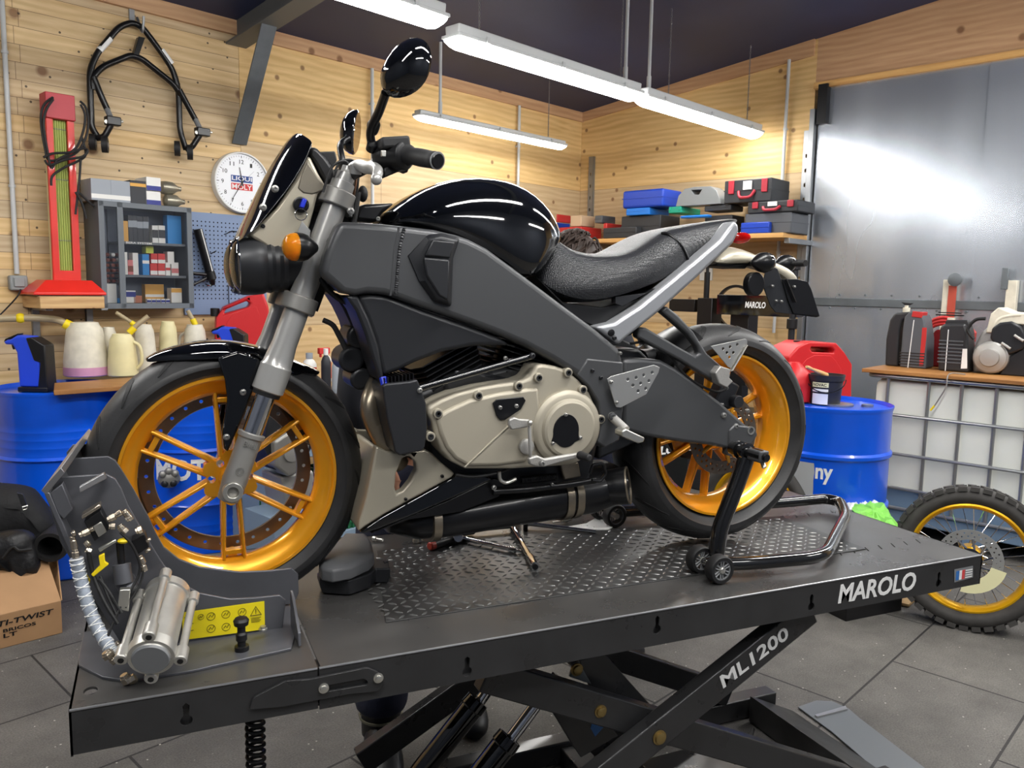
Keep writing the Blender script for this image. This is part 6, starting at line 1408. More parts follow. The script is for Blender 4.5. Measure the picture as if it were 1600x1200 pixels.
cols = dict(red=(200, 50, 48), white=(225, 224, 220), blue=(36, 130, 200), dark=(40, 42, 48), pink=(206, 120, 120), org=(214, 160, 70), lime=(205, 215, 80), navy=(40, 50, 130), silver=(150, 156, 164), brown=(120, 60, 45), copper=(180, 110, 80))
for k_, v_ in cols.items(): mat('pack_' + k_, v_, .5)
def pack(px0, px1, py0, py1, d, m, label, dep=.06, fr=None, zb=None, group='packets and boxes in the wall cabinet', stripe=None, name='packet', x_=None):
    fr = fr or WF; a, b = fr.y(px0, py1, d), fr.y(px1, py0, d); zb = a.z if zb is None else zb; zt_ = max(zb + .01, fr.y(px0, py0, d).z)
    mb = MB(); mb.bb((a.x + .0008, d, zb), (b.x - .0008, d + dep, zt_))
    t = thing(name, label, 'box', (a.x, d + dep / 2, zb), fr, group); mb.build('carton', m, t, bevel=.0015)
    if stripe: 
        h = zt_ - zb; mb = MB(); mb.bb((a.x + .001, d - .0012, zb + h * stripe[1]), (b.x - .001, d, zb + h * stripe[2])); mb.build('printed_band', stripe[0], t)
    return t
row1 = [(193, 200, 345, 373, 'pack_org', 'bottle-shaped orange packet at the left of the upper shelf'), (201, 207, 336, 376, 'pack_dark', 'first dark bulb blister from the left on the upper shelf'), (208, 214, 336, 376, 'pack_dark', 'second dark bulb blister from the left on the upper shelf'), (215, 223, 338, 376, 'pack_dark', 'third dark bulb blister, middle of the upper shelf'), (224, 232, 338, 376, 'pack_dark', 'dark bulb blister beside the white-windowed boxes'), (238, 247, 352, 375, 'pack_white', 'small white box with dark windows, left of the pair'), (248, 258, 352, 376, 'pack_white', 'small white box with dark windows, right of the pair'), (262, 283, 336, 377, 'pack_blue', 'bright blue carton at the right end of the upper shelf')]
for i, (a, b, c, d_, m_, lb) in enumerate(row1):
    t = pack(a, b, c, d_, -.15, m_, lb, zb=zs1, stripe=('pack_silver', .55, .8) if 'blister' in lb else (('pack_dark', .3, .75) if 'windows' in lb else None))
row2 = [(195, 199, 394, 425, 'pack_white', 'thin white packet at the left of the middle shelf', None), (200, 208, 406, 427, 'pack_pink', 'pinkish packet at the left of the middle shelf', ('pack_brown', .2, .6)), (208, 216, 395, 427, 'pack_white', 'tall white packet left of the blue bottle box', None), (223, 233, 397, 428, 'pack_blue', 'blue narrow box in the middle shelf', ('pack_white', .55, .7)), (235, 246, 412, 428, 'pack_red', 'lower red and white box, left of its pair', ('pack_white', .05, .4)), (247, 258, 412, 428, 'pack_red', 'lower red and white box, right of its pair', ('pack_white', .05, .4)), (259, 266, 410, 428, 'pack_white', 'white and red box at the right of the middle shelf', ('pack_red', .4, .6)), (268, 279, 410, 428, 'pack_white', 'cream box at the right end of the middle shelf', ('pack_pink', .2, .55))]
for a, b, c, d_, m_, lb, s_ in row2: pack(a, b, c, d_, -.15, m_, lb, zb=zs2, stripe=s_)
zz2 = wy(240, 412, -.15).z
for a, b, c, m_, lb, s_ in ((236, 246, 396, 'pack_red', 'upper red and white box, left of its pair', ('pack_white', .05, .4)), (247, 258, 396, 'pack_red', 'upper red and white box, right of its pair', ('pack_white', .05, .4)), (262, 272, 393, 'pack_white', 'white carton on top of the right stack, middle shelf', None)):
    pack(a, b, c, 411, -.15, m_, lb, zb=zz2 + .0005, stripe=s_)
zz3 = wy(240, 396, -.15).z; pack(228, 240, 384, 396, -.14, 'pack_lime', 'lime yellow packet lying on top of the red boxes', zb=zz3 + .0005)
row3 = [(196, 212, 454, 476, 'pack_white', 'white packet at the left of the bottom shelf', ('pack_navy', .5, .9)), (209, 222, 462, 477, 'pack_copper', 'copper coloured packet on the bottom shelf', None), (227, 256, 444, 466, 'pack_org', 'orange blister card at the back of the bottom shelf', ('pack_white', .3, .45)), (268, 284, 450, 477, 'pack_white', 'white box with orange top at the right of the bottom shelf', ('pack_org', .7, .98))]
for a, b, c, d_, m_, lb, s_ in row3: pack(a, b, c, d_, -.16 if a != 227 else -.08, m_, lb, zb=Z0 + f + .0005, stripe=s_)
for i in range(5): pack(230 + 7.3 * i, 236.5 + 7.3 * i, 467, 478, -.20, 'pack_white', 'small white carton in the front row of the bottom shelf', dep=.025, zb=Z0 + f + .0005, group='five small white cartons in the front row', stripe=('pack_navy', .2, .7), name='small_carton')
pack(165, 182, 443, 476, -.16, 'pack_white', 'white blister packet at the bottom of the narrow left compartment', zb=Z0 + f + .0005)
pack(184, 190, 466, 477, -.17, 'pack_blue', 'small blue box in the narrow left compartment', zb=Z0 + f + .0005, dep=.04)
for j in range(6):
    for i in range(3):
        p = wy(167 + 9 * i + (j % 2), 398 + 8.2 * j, -.09); mb = MB(); mb.cyl((p.x, -.10, p.z), (p.x, -.062, p.z), .011, n=10); mb.sph((p.x, -.10, p.z), .012, 8, (1, .4, .7))
        single(mb, 'hanging_part', 'pack_white' if (i, j) in ((1, 0), (2, 1)) else 'pack_brown', 'small brown part hung on the perforated panel of the cabinet' if (i, j) not in ((1, 0), (2, 1)) else 'small white round part hung on the cabinet panel, ' + ('upper one' if j == 0 else 'lower one'), 'part', (p.x, -.06, p.z), WF, 'small parts hung in the cabinet')
# boxes on the cabinet
for a, b, c, m_, lb, s_ in ((143, 173, 278, 'pack_silver', 'pale silver carton at the left end on top of the cabinet', ('pack_white', .1, .3)), (174, 203, 281, 'pack_silver', 'second pale silver carton on the cabinet, right of the first', ('pack_white', .1, .3)), (204, 228, 281, 'pack_dark', 'dark carton with orange band on top of the cabinet', ('pack_org', .74, .88)), (229, 251, 298, 'pack_white', 'lower white and navy carton on the cabinet', ('pack_navy', .0, .35))):
    pack(a, b, c, 317, -D + .01, m_, lb, dep=.16, zb=Z1 + .003, group='cartons on top of the wall cabinet', stripe=s_, name='carton_box')
zq = wy(240, 298, -D + .01).z; pack(229, 251, 276, 298, -D + .01, 'pack_white', 'upper white and navy carton on the cabinet', dep=.16, zb=max(zq, Z1 + .05) + .001, group='cartons on top of the wall cabinet', stripe=('pack_navy', .0, .35), name='carton_box')
for i, (px, py, z_) in enumerate(((270, 310, 0), (264, 292, 1))):
    p = wy(px, py, -.13); r = .05; mb = MB(); mb.lathe((p.x - .055, -.13, Z1 + .042 + .075 * i), (1, 0, 0), [(0, .02), (.01, .036), (.03, .04), (.075, .037), (.1, .02), (.115, .014), (.125, .014)], 20)
    single(mb, 'mirror_part', 'chrome' if 0 else mat('dull_silver', (150, 145, 130), .3, .6), 'rounded silvery part lying on the cabinet, ' + ('lower one' if i == 0 else 'upper one'), 'part', (p.x, -.13, Z1 + .003), WF, 'two silvery parts on the cabinet')
# pegboard with grease gun
a, b = wy(284, 330, -.02), wy(392, 492, -.02); z1_, z0_ = wy(330, 333, -.02).z, wy(300, 492, -.02).z
pg = thing('pegboard', 'blue-grey perforated metal tool board right of the cabinet', 'tool board', (a.x, 0, z0_), WF)
mb = MB(); mb.bb((a.x, -.02, z0_), (b.x + .12, 0, z1_)); pb_ = mb.build('board', 'peg_blue', pg, bevel=.002)
mb = MB(); pegs(mb, a.x + .03, b.x + .10, z0_ + .09, z1_ - .03, -.0205, .027, .0052); o = mb.build('holes', 'peg_hole', pb_); o['kind'] = 'stuff'
gg = thing('grease_gun', 'black grease gun hanging on the blue-grey tool board', 'grease gun', tuple(wy(318, 400, -.06)), WF)
A, B = wy(309, 358, -.07), wy(327, 424, -.07); d = (B - A).normalized(); mb = MB(); mb.cyl(A, B, .028, n=20); mb.build('barrel', 'black_satin', gg, bevel=.003)
mb = MB(); mb.tube([A + V3((.008, -.024, 0)), B + V3((.008, -.024, 0))], .005, 6); mb.build('strip', 'white', gg)
mb = MB(); mb.lathe(B, d, [(0, .032), (.05, .034), (.06, .022), (.09, .014)], 16); mb.tube([wy(330, 430, -.07), wy(300, 427, -.08)], .012, 10); mb.build('head', 'black_satin', gg)
mb = MB(); mb.tube([wy(328, 432, -.07), wy(312, 440, -.08), wy(299, 446, -.08)], .009, 8); mb.build('lever', 'black_satin', gg)
mb = MB(); mb.tube(smooth_path([wy(330, 434, -.07), wy(334, 440, -.07), wy(328, 446, -.07), wy(321, 444, -.07)], 5), .004, 6); mb.build('nozzle', 'chrome', gg)
for pts, lb in ((((357, 446), (358, 480)), 'thin black hook hanging low on the tool board'), (((352, 366), (362, 361), (370, 362)), 'thin wire hook high on the tool board'), (((330, 396), (338, 392)), 'thin wire hook beside the grease gun')):
    P_ = [wy(*p, -.03) for p in pts]; mb = MB(); mb.tube([V3((P_[0].x, -.018, P_[0].z))] + P_, .003, 6); single(mb, 'wire_hook', 'black_satin', lb, 'hook', tuple(P_[0]), WF)
# steel beam and brace
ub = wy(372, 225, 0).x
tpz = W_.x(420, 49, ub)
mb = MB()
def bm_(y, z, w=.14, h=.19, t=.012): return [V3((ub - w / 2, y, z)), V3((ub + w / 2, y, z)), V3((ub + w / 2, y, z + t)), V3((ub + t / 2, y, z + t)), V3((ub + t / 2, y, z + h)), V3((ub - t / 2, y, z + h)), V3((ub - t / 2, y, z + t)), V3((ub - w / 2, y, z + t))]
zb0 = 3.02
mb.ring_loft([bm_(-.001, zb0), bm_(-SMAX + .01, zb0 + .112 * SMAX)]); single(mb, 'ceiling_beam', mat('beam_grey', (98, 102, 104), .5, .2), 'dark grey steel beam running from the plank wall toward the viewer', 'beam', (ub, 0, zb0), WF, ang=20)
s_t = .42; mb = MB(); zt2 = zb0 + .112 * s_t
p_t, p_b = V3((ub, -s_t, zt2)), V3((wy(372, 225, 0).x, -.02, wy(372, 226, 0).z))
L_ = [(-.05, 0), (.05, 0), (.05, .01), (.005, .01), (.005, .06), (-.005, .06), (-.005, .01), (-.05, .01)]
dd = (p_t - p_b).normalized(); nn = V3((0, -dd.z, dd.y)); nn = -nn if nn.y < 0 else nn
mb.ring_loft([[p + V3((q[0], 0, 0)) + nn * q[1] for q in L_] for p in (p_b, p_t)]); single(mb, 'steel_brace', 'steel_grey', 'grey steel angle brace slanting from the beam down to the wall', 'brace', tuple(p_b), WF, ang=20)
# drums
def drum(c, label, lbl=None, closed_rings=False, h=.96, r=.30):
    c = V3(c); t = thing('oil_drum', label, 'drum', (c.x, c.y, 0), G, 'blue oil drums')
    if closed_rings:
        pr = [(0, r * .98), (.01, r + .004), (.02, r + .004), (.03, r)]
        for z in (.40, .675): 
            pr += [(z - .02, r), (z - .008, r + .012), (z + .008, r + .012), (z + .02, r)]
    else:
        pr = [(0, r * .98), (.01, r + .004), (.02, r + .004), (.03, r)]
        for z in (.16, .20, .24): pr += [(z - .018, r), (z, r - .006), (z + .018, r)]
        pr += [(.33 - .014, r), (.33, r + .010), (.33 + .014, r), (.61, r), (.622, r + .012), (.636, r)]
        for z in (.66, .70, .74, .78): pr += [(z - .018, r), (z, r - .006), (z + .018, r)]
    pr = sorted(set(pr)); pr += [(h - .03, r), (h - .02, r + .003), (h - .012, r + .006), (h - .002, r + .006), (h, r), (h - .02, r - .008)]
    pr += [(h - .022, .05), (h - .022, 0)]
    mb = MB(); mb.lathe((c.x, c.y, 0), (0, 0, 1), pr, 72, cap=False); mb.build('shell', 'blue_drum', t, ang=40)
    mb = MB(); mb.cyl((c.x + .15, c.y - .1, h - .022), (c.x + .15, c.y - .1, h - .008), .03); mb.build('bung', 'galv', t)
    return t
def drumtext(t, c, s, z, hgt, a0, a1, r=.3015, m='white'):
    """lettering bent round the shell between two headings"""
    o = text(s, 'lettering', m, None, (0, 0, 0), (1, 0, 0), (0, 1, 0), 1., depth=0, bold=.03); me = o.data
    xs = [v.co.x for v in me.vertices]; ys = [v.co.y for v in me.vertices]; x0, x1, y0, y1 = min(xs), max(xs), min(ys), max(ys); base = BASE[t.name]
    bm = bmesh.new(); bm.from_mesh(me); bmesh.ops.triangulate(bm, faces=bm.faces); bmesh.ops.subdivide_edges(bm, edges=[e for e in bm.edges if e.calc_length() > .12], cuts=3)
    for v in bm.verts:
        a = a0 + (a1 - a0) * (v.co.x - x0) / (x1 - x0); v.co = V3((c[0] + math.cos(a) * r, c[1] + math.sin(a) * r, z + hgt * (v.co.y - y0) / (y1 - y0))) - base
    bm.to_mesh(me); bm.free(); me.polygons.foreach_set('use_smooth', [False] * len(me.polygons)); o.parent = t; BASE[o.name] = base
D1 = (-.322, 3.30); D2 = None
p = Z(395, 800, 0.35); q = Z(300, 608, .96); D2 = (q.x + .03, q.y + .31)
t1 = drum(D1 + (0,), 'blue oil drum with ribbed shell at the far left, under the trigger dispenser')
t2 = drum(D2 + (0,), 'blue oil drum with white lettering seen through the front wheel')
da = lambda c: math.atan2(CAM.y - c[1], CAM.x - c[0])
a = da(D2); drumtext(t2, D2, 'MOTOR', .47, .115, a - .75, a + .75); drumtext(t2, D2, 'Moly', .38, .05, a + .12, a + .55)
a = da(D1); drumtext(t1, D1, 'D', .34, .16, a - 1.1, a - .88); drumtext(t1, D1, 'OR', .40, .14, a + .88, a + 1.32); drumtext(t1, D1, 'L', .36, .12, a - 1.42, a - 1.28)
# board over the drums
bf0, bf1 = Z(84, 614, .975), Z(232, 601, .975)
bd = [V3((bf0.x, bf0.y, .962)), V3((bf1.x + .25, bf1.y + .03, .962)), V3((bf1.x + .22, bf1.y + .40, .962)), V3((bf0.x - .03, bf0.y + .33, .962))]
mb = MB(); mb.prism(bd, (0, 0, .024)); single(mb, 'wooden_board', 'worn_board', 'stained wooden board laid across the blue drums, under the jugs', 'board', (bf0.x, bf0.y, .962), bevel=.003)
zb_ = .9865
def jug(px, pyb, pyt, wpx, y_off, m, label, handle=True, spout=None, pink=False, back=0.):
    base = Z(px, pyb, zb_) + V3((0, back, 0)); k = (base - CAM).dot(FW) / FPX; r = wpx * k / 2; h = (pyb - pyt) * k
    t = thing('oil_jug', label, 'jug', (base.x, base.y, zb_), G, 'plastic oil jugs on the board')
    c = V3((base.x, base.y + r, zb_)); mb = MB(); mb.lathe(c, (0, 0, 1), [(0, r * .93), (h * .02, r), (h * .3, r * .98), (h * .75, r * .84), (h * .88, r * .78), (h * .94, r * .66), (h, r * .6), (h * .97, r * .52), (h * .9, r * .5)], 28); mb.build('body', m, t)
    if pink: mb = MB(); mb.lathe(c, (0, 0, 1), [(0.001, r * .94), (h * .02, r * 1.006), (h * .17, r * 1.004), (h * .175, r * .98)], 28, cap=False); mb.build('stained_base', 'jug_pink', t)
    if handle:
        e = RT.copy(); e.z = 0; e.normalize(); mb = MB(); e = e * handle; mb.tube(smooth_path([c + e * r * .75 + V3((0, 0, h * .82)), c + e * r * 1.25 + V3((0, 0, h * .7)), c + e * r * 1.35 + V3((0, 0, h * .35)), c + e * r * .95 + V3((0, 0, h * .15))], 5), r * .11, 10); mb.build('handle', m, t)
    if spout:
        P_ = [c + V3((0, 0, h * .86))] ; P_ = [Z(spout[0][0], spout[0][1], c.z + h * .9)] ; yy = c.y
        P_ = [Y(p[0], p[1], yy) for p in spout]; mb = MB(); mb.tube(smooth_path(P_, 6), r * .17, 12); mb.build('spout_hose', 'hose_clear', t)
        mb = MB(); d = (P_[1] - P_[0]).normalized(); mb.cyl(P_[0] - d * .02, P_[0] + d * .02, r * .24, n=14); mb.build('collar', 'yellow', t)
        if len(spout) > 3: mb = MB(); q = P_[-2]; mb.sph(q, r * .24, 12); mb.build('hose_joint', 'yellow', t)
    return t
jug(133, 590, 505, 66, 0, 'jug_white', 'large milky jug with pink stained base and a long spout hose', handle=0, spout=[(106, 508), (90, 500), (60, 497), (32, 497), (-5, 498)], pink=True)
jug(192, 589, 523, 45, 0, 'jug_yellow', 'yellowish jug with handle standing in front, right of the pink-based jug', handle=1, spout=[(206, 516), (214, 508), (232, 494)])
jug(228, 583, 508, 34, 0, 'jug_white', 'milky jug behind the yellowish one, its hose pointing left', handle=0, spout=[(209, 507), (200, 500), (181, 488)], back=.0)
jug(172, 584, 512, 26, 0, 'jug_white', 'small pale jug half hidden between the two front jugs', handle=0)
jug(265, 580, 503, 30, 0, 'jug_yellow', 'slender yellowish bottle jug in the back, fourth from the left', handle=0)
jug(307, 577, 508, 38, 0, 'jug_white', 'milky jug with dark open mouth just above the mudguard', handle=-1, spout=[(303, 503), (300, 497), (293, 485)])
# trigger dispensers
def dispenser(px, py, s, label, zb, yb):
    c = Y(px, py, yb); f = s
    t = thing('trigger_dispenser', label, 'dispenser', (c.x, yb, zb), G, 'blue and black trigger dispensers')
    e = RT.copy(); e.z = 0; e.normalize(); nrm = V3((-e.y, e.x, 0)); b = V3((c.x, yb, zb))
    def PT(u, z): return b + e * u * f + V3((0, 0, z * f))
    body = [PT(-.06, .03), PT(.075, .03), PT(.08, .30), PT(.03, .355), PT(-.06, .36), PT(-.10, .335), PT(-.125, .33), PT(-.15, .315), PT(-.13, .30), PT(-.09, .30), PT(-.065, .25)]
    mb = MB(); mb.prism([p - nrm * .05 * f for p in body], nrm * .1 * f); mb.build('body', 'tray_blue', t, bevel=.018 * f, seg=3)
    mb = MB(); bk = [PT(-.0, .345), PT(.04, .35), PT(.12, .30), PT(.125, .02), PT(.06, .02), PT(.085, .19), PT(.045, .20)]; mb.prism([p - nrm * .056 * f for p in bk], nrm * .112 * f); mb.build('rear_shell', 'black_plastic', t, bevel=.008 * f, seg=3)
    mb = MB(); mb.prism([p - nrm * .06 * f for p in (PT(-.065, 0), PT(.125, 0), PT(.125, .03), PT(-.065, .03))], nrm * .12 * f); mb.build('foot', 'black_plastic', t, bevel=.004)
    mb = MB(); mb.prism([p - nrm * .012 * f for p in (PT(-.12, .31), PT(-.095, .31), PT(-.095, .27), PT(-.11, .265), PT(-.115, .28))], nrm * .024 * f); mb.build('trigger', 'black_plastic', t, bevel=.003)
    mb = MB(); mb.prism([p - nrm * .03 * f for p in (PT(-.155, .315), PT(-.06, .362), PT(-.06, .372), PT(-.145, .335))], nrm * .06 * f); mb.build('nozzle_cap', 'black_plastic', t, bevel=.003)
p = Z(52, 611, .94); dispenser(52, 611, .80, 'blue and black trigger dispenser standing on the leftmost drum', .941, p.y)
p = Z(356, 560, .957); dispenser(362, 545, .74, 'blue and black trigger dispenser in front of the red fuel can', .987, 3.55)
# red fuel can behind
def fuel_can(name, label, pts, holes, yy, dep, m='red_can', group=None, cap=None, bev=.012, fr=G):
    P_ = [fr.y(p[0], p[1], yy) for p in pts]; Hh = [[fr.y(p[0], p[1], yy) for p in h] for h in holes]; zmin = min(p.z for p in P_)
    t = thing(name, label, 'fuel can', (P_[0].x, yy + dep / 2, zmin), fr, group)
    mb = MB(); (mb.holed(P_, Hh, (0, dep, 0)) if Hh else mb.prism(P_, (0, dep, 0))); mb.build('body', m, t, bevel=bev, seg=3)
    c = sum(P_, V3()) / len(P_); Q = [c + (p - c) * .62 + V3((0, -.004, -.02)) for p in P_]; mb = MB(); mb.prism(Q, (0, .004, 0)); mb.build('pressed_panel', m, t, bevel=.002)
    if cap: q = fr.y(cap[0], cap[1], yy + dep / 2); mb = MB(); mb.cyl(q + V3((0, 0, -.02)), q + V3((0, 0, .03)), .028, n=18); mb.build('cap', 'black_plastic', t, bevel=.003)
    return t
fuel_can('fuel_can', 'red plastic fuel can behind the fork, against the tool board', [(336, 560), (338, 497), (350, 480), (388, 463), (412, 458), (420, 480), (424, 560)], [[(350, 491), (352, 484), (386, 470), (392, 474), (388, 480)]], 3.84, .14, group=None, cap=(336, 489))
# cardboard box with black gear
BX = [Z(-60, 1030, 0), Z(98, 989, 0)]; e = (BX[1] - BX[0]); e.z = 0; e.normalize(); nb = V3((-e.y, e.x, 0)); ff = Frame(BX[1].x, BX[1].y, 0, math.atan2(e.y, e.x))
zt_ = ff.y(98, 946, 0).z; ztop = ff.y(98, 935, 0).z
bx = thing('cardboard_box', 'brown cardboard box with printed side on the floor at the far left', 'box', (-.3, .2, 0), ff)
hb_ = ff.y(98, 938, 0).z
fh_ = ff.y(98, 862, .2).z - hb_
mb = MB(); mb.bb((-.62, 0, 0), (0, .42, hb_)); mb.build('carton', 'cardboard', bx, bevel=.003)
mb = MB(); mb.prism([(-.62, 0, hb_), (0, 0, hb_), (0, .20, hb_ + fh_), (-.62, .20, hb_ + fh_)], (0, .005, .004)); mb.build('flap', 'cardboard', bx, bevel=.002)
mb = MB(); mb.prism([(.0, .0, hb_), (.005, .42, hb_), (.07, .38, hb_ + fh_ * .8), (.05, .24, hb_ + fh_ * 1.02)], (.006, 0, 0)); mb.build('flap', 'cardboard', bx, bevel=.002)
text_fit('ART PLASTI-TWIST', 'lettering', 'black_print', bx, (-.46, -.001, hb_ * .66), (-.03, -.001, hb_ * .66), (-.46, -.001, hb_ * .82), depth=.0008, bold=.02, shear=.15)
text_fit('BRICOS', 'lettering', 'black_print', bx, (-.22, -.001, hb_ * .46), (-.10, -.001, hb_ * .46), (-.22, -.001, hb_ * .56), depth=.0008)
text_fit('LT', 'lettering', 'black_print', bx, (-.22, -.001, hb_ * .3), (-.17, -.001, hb_ * .3), (-.22, -.001, hb_ * .42), depth=.0008)
mb = MB(); mb.tube([(-.50, -.001, hb_ * .14), (-.43, -.001, hb_ * .14), (-.43, -.001, hb_ * .42), (-.50, -.001, hb_ * .42)], .0018, 5, closed=True); mb.build('box_symbol', 'black_print', bx)
def blob(name, label, cat, pts, yy, dep, m, fr=G, rz=.25, extra=None):
    """soft lump with the outline of the pixel points, bulging to both sides"""
    P_ = [fr.y(p[0], p[1], yy) for p in pts]; c = sum(P_, V3()) / len(P_); P_ = smooth_path(P_, 3, closed=True)
    rg = []
    for k, h in ((.55, -1.), (.85, -.75), (1, -.2), (1, .2), (.85, .75), (.55, 1.)): rg.append([c + (q - c) * k + V3((0, h * dep / 2 + .012 * math.sin(9 * i / len(P_) * 2 * PI * .5), .01 * math.sin(i * 1.7) * (1 - k))) for i, q in enumerate(P_)])
    mb = MB(); mb.ring_loft(rg); t = thing(name, label, cat, (c.x, yy, min(p.z for p in P_)), fr); mb.build('fabric', m, t, ang=60); return t
yb_ = BX[1].y
g1 = blob('riding_jacket', 'large black riding jacket heaped on the box, upper piece', 'jacket', [(-60, 760), (0, 757), (38, 760), (60, 775), (85, 805), (100, 833), (80, 838), (40, 846), (0, 842), (-60, 850)], yb_ + .42, .30, 'black_cloth')
mb = MB(); mb.prism([Y(26, 770, yb_ + .24), Y(36, 772, yb_ + .24), Y(42, 790, yb_ + .24), Y(34, 792, yb_ + .24)], (0, .01, 0)); mb.build('strap', 'engine_black', g1, bevel=.002)
mb = MB(); mb.tube([Y(35, 792, yb_ + .24), Y(43, 790, yb_ + .24), Y(42, 795, yb_ + .24), Y(36, 797, yb_ + .24)], .002, 6, closed=True); mb.build('buckle', 'zinc', g1)
g2 = blob('leather_glove_bag', 'grey-black folded leather pouch draped over the box front', 'bag', [(-40, 845), (0, 832), (36, 827), (56, 842), (62, 870), (66, 898), (50, 908), (38, 915), (20, 900), (0, 885), (-40, 880)], yb_ + .16, .14, 'black_leather')
mb = MB(); mb.tube(smooth_path([Y(4, 872, yb_ + .08), Y(20, 855, yb_ + .08), Y(30, 860, yb_ + .07), Y(50, 858, yb_ + .08)], 5), .006, 8); mb.build('strap', 'black_rubber', g2)
hs_ = thing('rubber_tube', 'black rubber tube end pointing at the viewer beside the pouch', 'tube', tuple(Y(78, 856, yb_ + .15))); c = Y(78, 856, yb_ + .12)
mb = MB(); mb.ringprof(c, (.2, 1, .05), [(0, .050), (0, .066), (.02, .07), (.22, .06), (.22, .05)], 28); mb.cyl(c + V3((.02, .12, .006)), c + V3((.022, .125, .006)), .052); mb.build('sleeve', 'black_rubber', hs_)
# ---- workbench behind the front wheel
wb = [Z(497, 636, .86), Z(600, 623, .86)]; ef = (wb[1] - wb[0]); ang_ = aW
bf = Frame(Z(500, 637, .86).x, Z(500, 637, .86).y, 0, aW)
BL = bf.y(412, 700, 0).x
be = thing('workbench', 'blue-grey metal workbench with dark rubber top behind the front wheel', 'workbench', (.4, .3, 0), bf)
mb = MB(); mb.bb((BL, 0, .82), (1.5, .65, .86)); mb.build('frame_top', 'bench_blue', be, bevel=.004)
mb = MB(); mb.bb((BL, .01, .86), (1.5, .65, .868)); mb.build('rubber_top', 'bench_top', be)
mb = MB(); mb.bb((BL + .1, .005, .60), (.95, .6, .815)); o = mb.build('drawer', 'bench_blue', be, bevel=.004)
mb = MB(); q = bf.y(554, 650, 0); mb.cyl((q.x, .006, .72), (q.x, -.012, .72), .016); mb.build('lock', 'zinc', o)
for x in (BL + .02, 1.42): mb = MB(); mb.bb((x, .03, 0), (x + .06, .6, .82)); mb.build('leg', 'bench_blue', be)
mb = MB(); mb.bb((BL, .05, .10), (1.45, .6, .13)); mb.build('bottom_shelf', 'bench_blue', be)
yb2 = .3
def bfz(px, py, z=.8685): return bf.z(px, py, z)
def bottle(px, pyb, pyt, wpx, m, label, capm='pack_white', band=None, box=False, back=0, name='spray_bottle', cat='bottle', group='bottles on the workbench', trig=False):
    b = bfz(px, pyb) + V3((0, back, 0)); wv = bf.w(b); k = (wv - CAM).dot(FW) / FPX; r = wpx * k / 2; h = (pyb - pyt) * k * 1.0
    t = thing(name, label, cat, tuple(b), bf, group); mb = MB()
    if box: mb.bb((b.x - r, b.y, b.z), (b.x + r, b.y + r, b.z + h))
    else: mb.lathe(b + V3((0, r, 0)), (0, 0, 1), [(0, r * .9), (.004, r), (h * .7, r), (h * .8, r * .7), (h * .84, r * .4), (h * .86, r * .4)], 20)
    mb.build('body', m, t)
    if band: 
        mb = MB()
        if box: mb.bb((b.x - r, b.y - .001, b.z + h * .1), (b.x + r, b.y, b.z + h * .6))
        else: mb.lathe(b + V3((0, r, h * .12)), (0, 0, 1), [(0, r * 1.01), (h * .5, r * 1.01)], 20, cap=False)
        mb.build('label', band, t)
    if not box:
        mb = MB(); mb.cyl(b + V3((0, r, h * .85)), b + V3((0, r, h)), r * .5, n=14); o = mb.build('cap', capm, t)
        if trig: mb = MB(); mb.box(b + V3((-.02, r, h * .98)), (.08, .03, .04)); mb.box(b + V3((-.045, r, h * .9)), (.012, .02, .05)); mb.build('trigger_head', capm, t, bevel=.004)
for a in ((490, 610, 552, 22, 'pack_white', 'white bottle with a red label at the left of the bench', 'pack_silver', 'pack_red'), (514, 612, 545, 15, 'pack_dark', 'dark labelled spray can among the bench bottles', 'pack_white', 'pack_dark'), (529, 615, 556, 13, 'pack_silver', 'silver grey aerosol can on the bench', 'pack_silver', 'pack_silver')): bottle(*a)
bottle(531, 600, 550, 15, 'pack_white', 'trigger spray bottle with red head on the bench', 'pack_red', 'pack_red', back=.12, trig=True)
bottle(539, 612, 565, 10, 'pack_white', 'small white bottle with blue and red label', 'pack_white', 'pack_red', back=.05)
bottle(546, 610, 590, 12, 'pack_blue', 'small light blue carton on the bench', box=True, name='carton_box', cat='box', group=None)
bottle(556, 603, 570, 11, 'pack_white', 'white carton with red foot beside the engine', 'pack_red', 'pack_red', box=True, name='carton_box', cat='box', group=None)
mb = MB(); mb.tube([bfz(515, 608) + V3((0, -.02, .012)), bfz(540, 617) + V3((0, 0, .012))], .012, 8); single(mb, 'spanner', 'zinc', 'short shiny spanner in front of the bench bottles', 'spanner', tuple(bfz(527, 612)), bf)
# below the bench
for i, (px0, px1, py, z_, lb) in enumerate(((404, 440, 790, .131, 'green plastic crate on the lower shelf, seen through the wheel'), (535, 580, 790, .131, 'green plastic crate on the lower shelf, right of the front wheel'))):
    a, b = bf.y(px0, py, .1), bf.y(px1, py, .1); t = thing('plastic_crate', lb, 'crate', (a.x, .3, z_), bf, 'green crates under the workbench')
    mb = MB(); w_ = b.x - a.x; hcr = .30; mb.bb((a.x, .08, z_), (b.x, .09, z_ + hcr)); mb.bb((a.x, .5, z_), (b.x, .51, z_ + hcr)); mb.bb((a.x, .08, z_), (a.x + .01, .51, z_ + hcr)); mb.bb((b.x - .01, .08, z_), (b.x, .51, z_ + hcr)); mb.bb((a.x, .08, z_), (b.x, .51, z_ + .01)); mb.build('walls', 'crate_green', t)
    mb = MB()
    for j in range(4): mb.bb((a.x, .074, z_ + .03 + .075 * j), (b.x, .081, z_ + .045 + .075 * j))
    for j in range(8): x_ = lerp(a.x, b.x, j / 7); mb.bb((x_ - .006, .074, z_), (x_ + .006, .081, z_ + hcr))
    mb.build('ribs', 'crate_green', t)
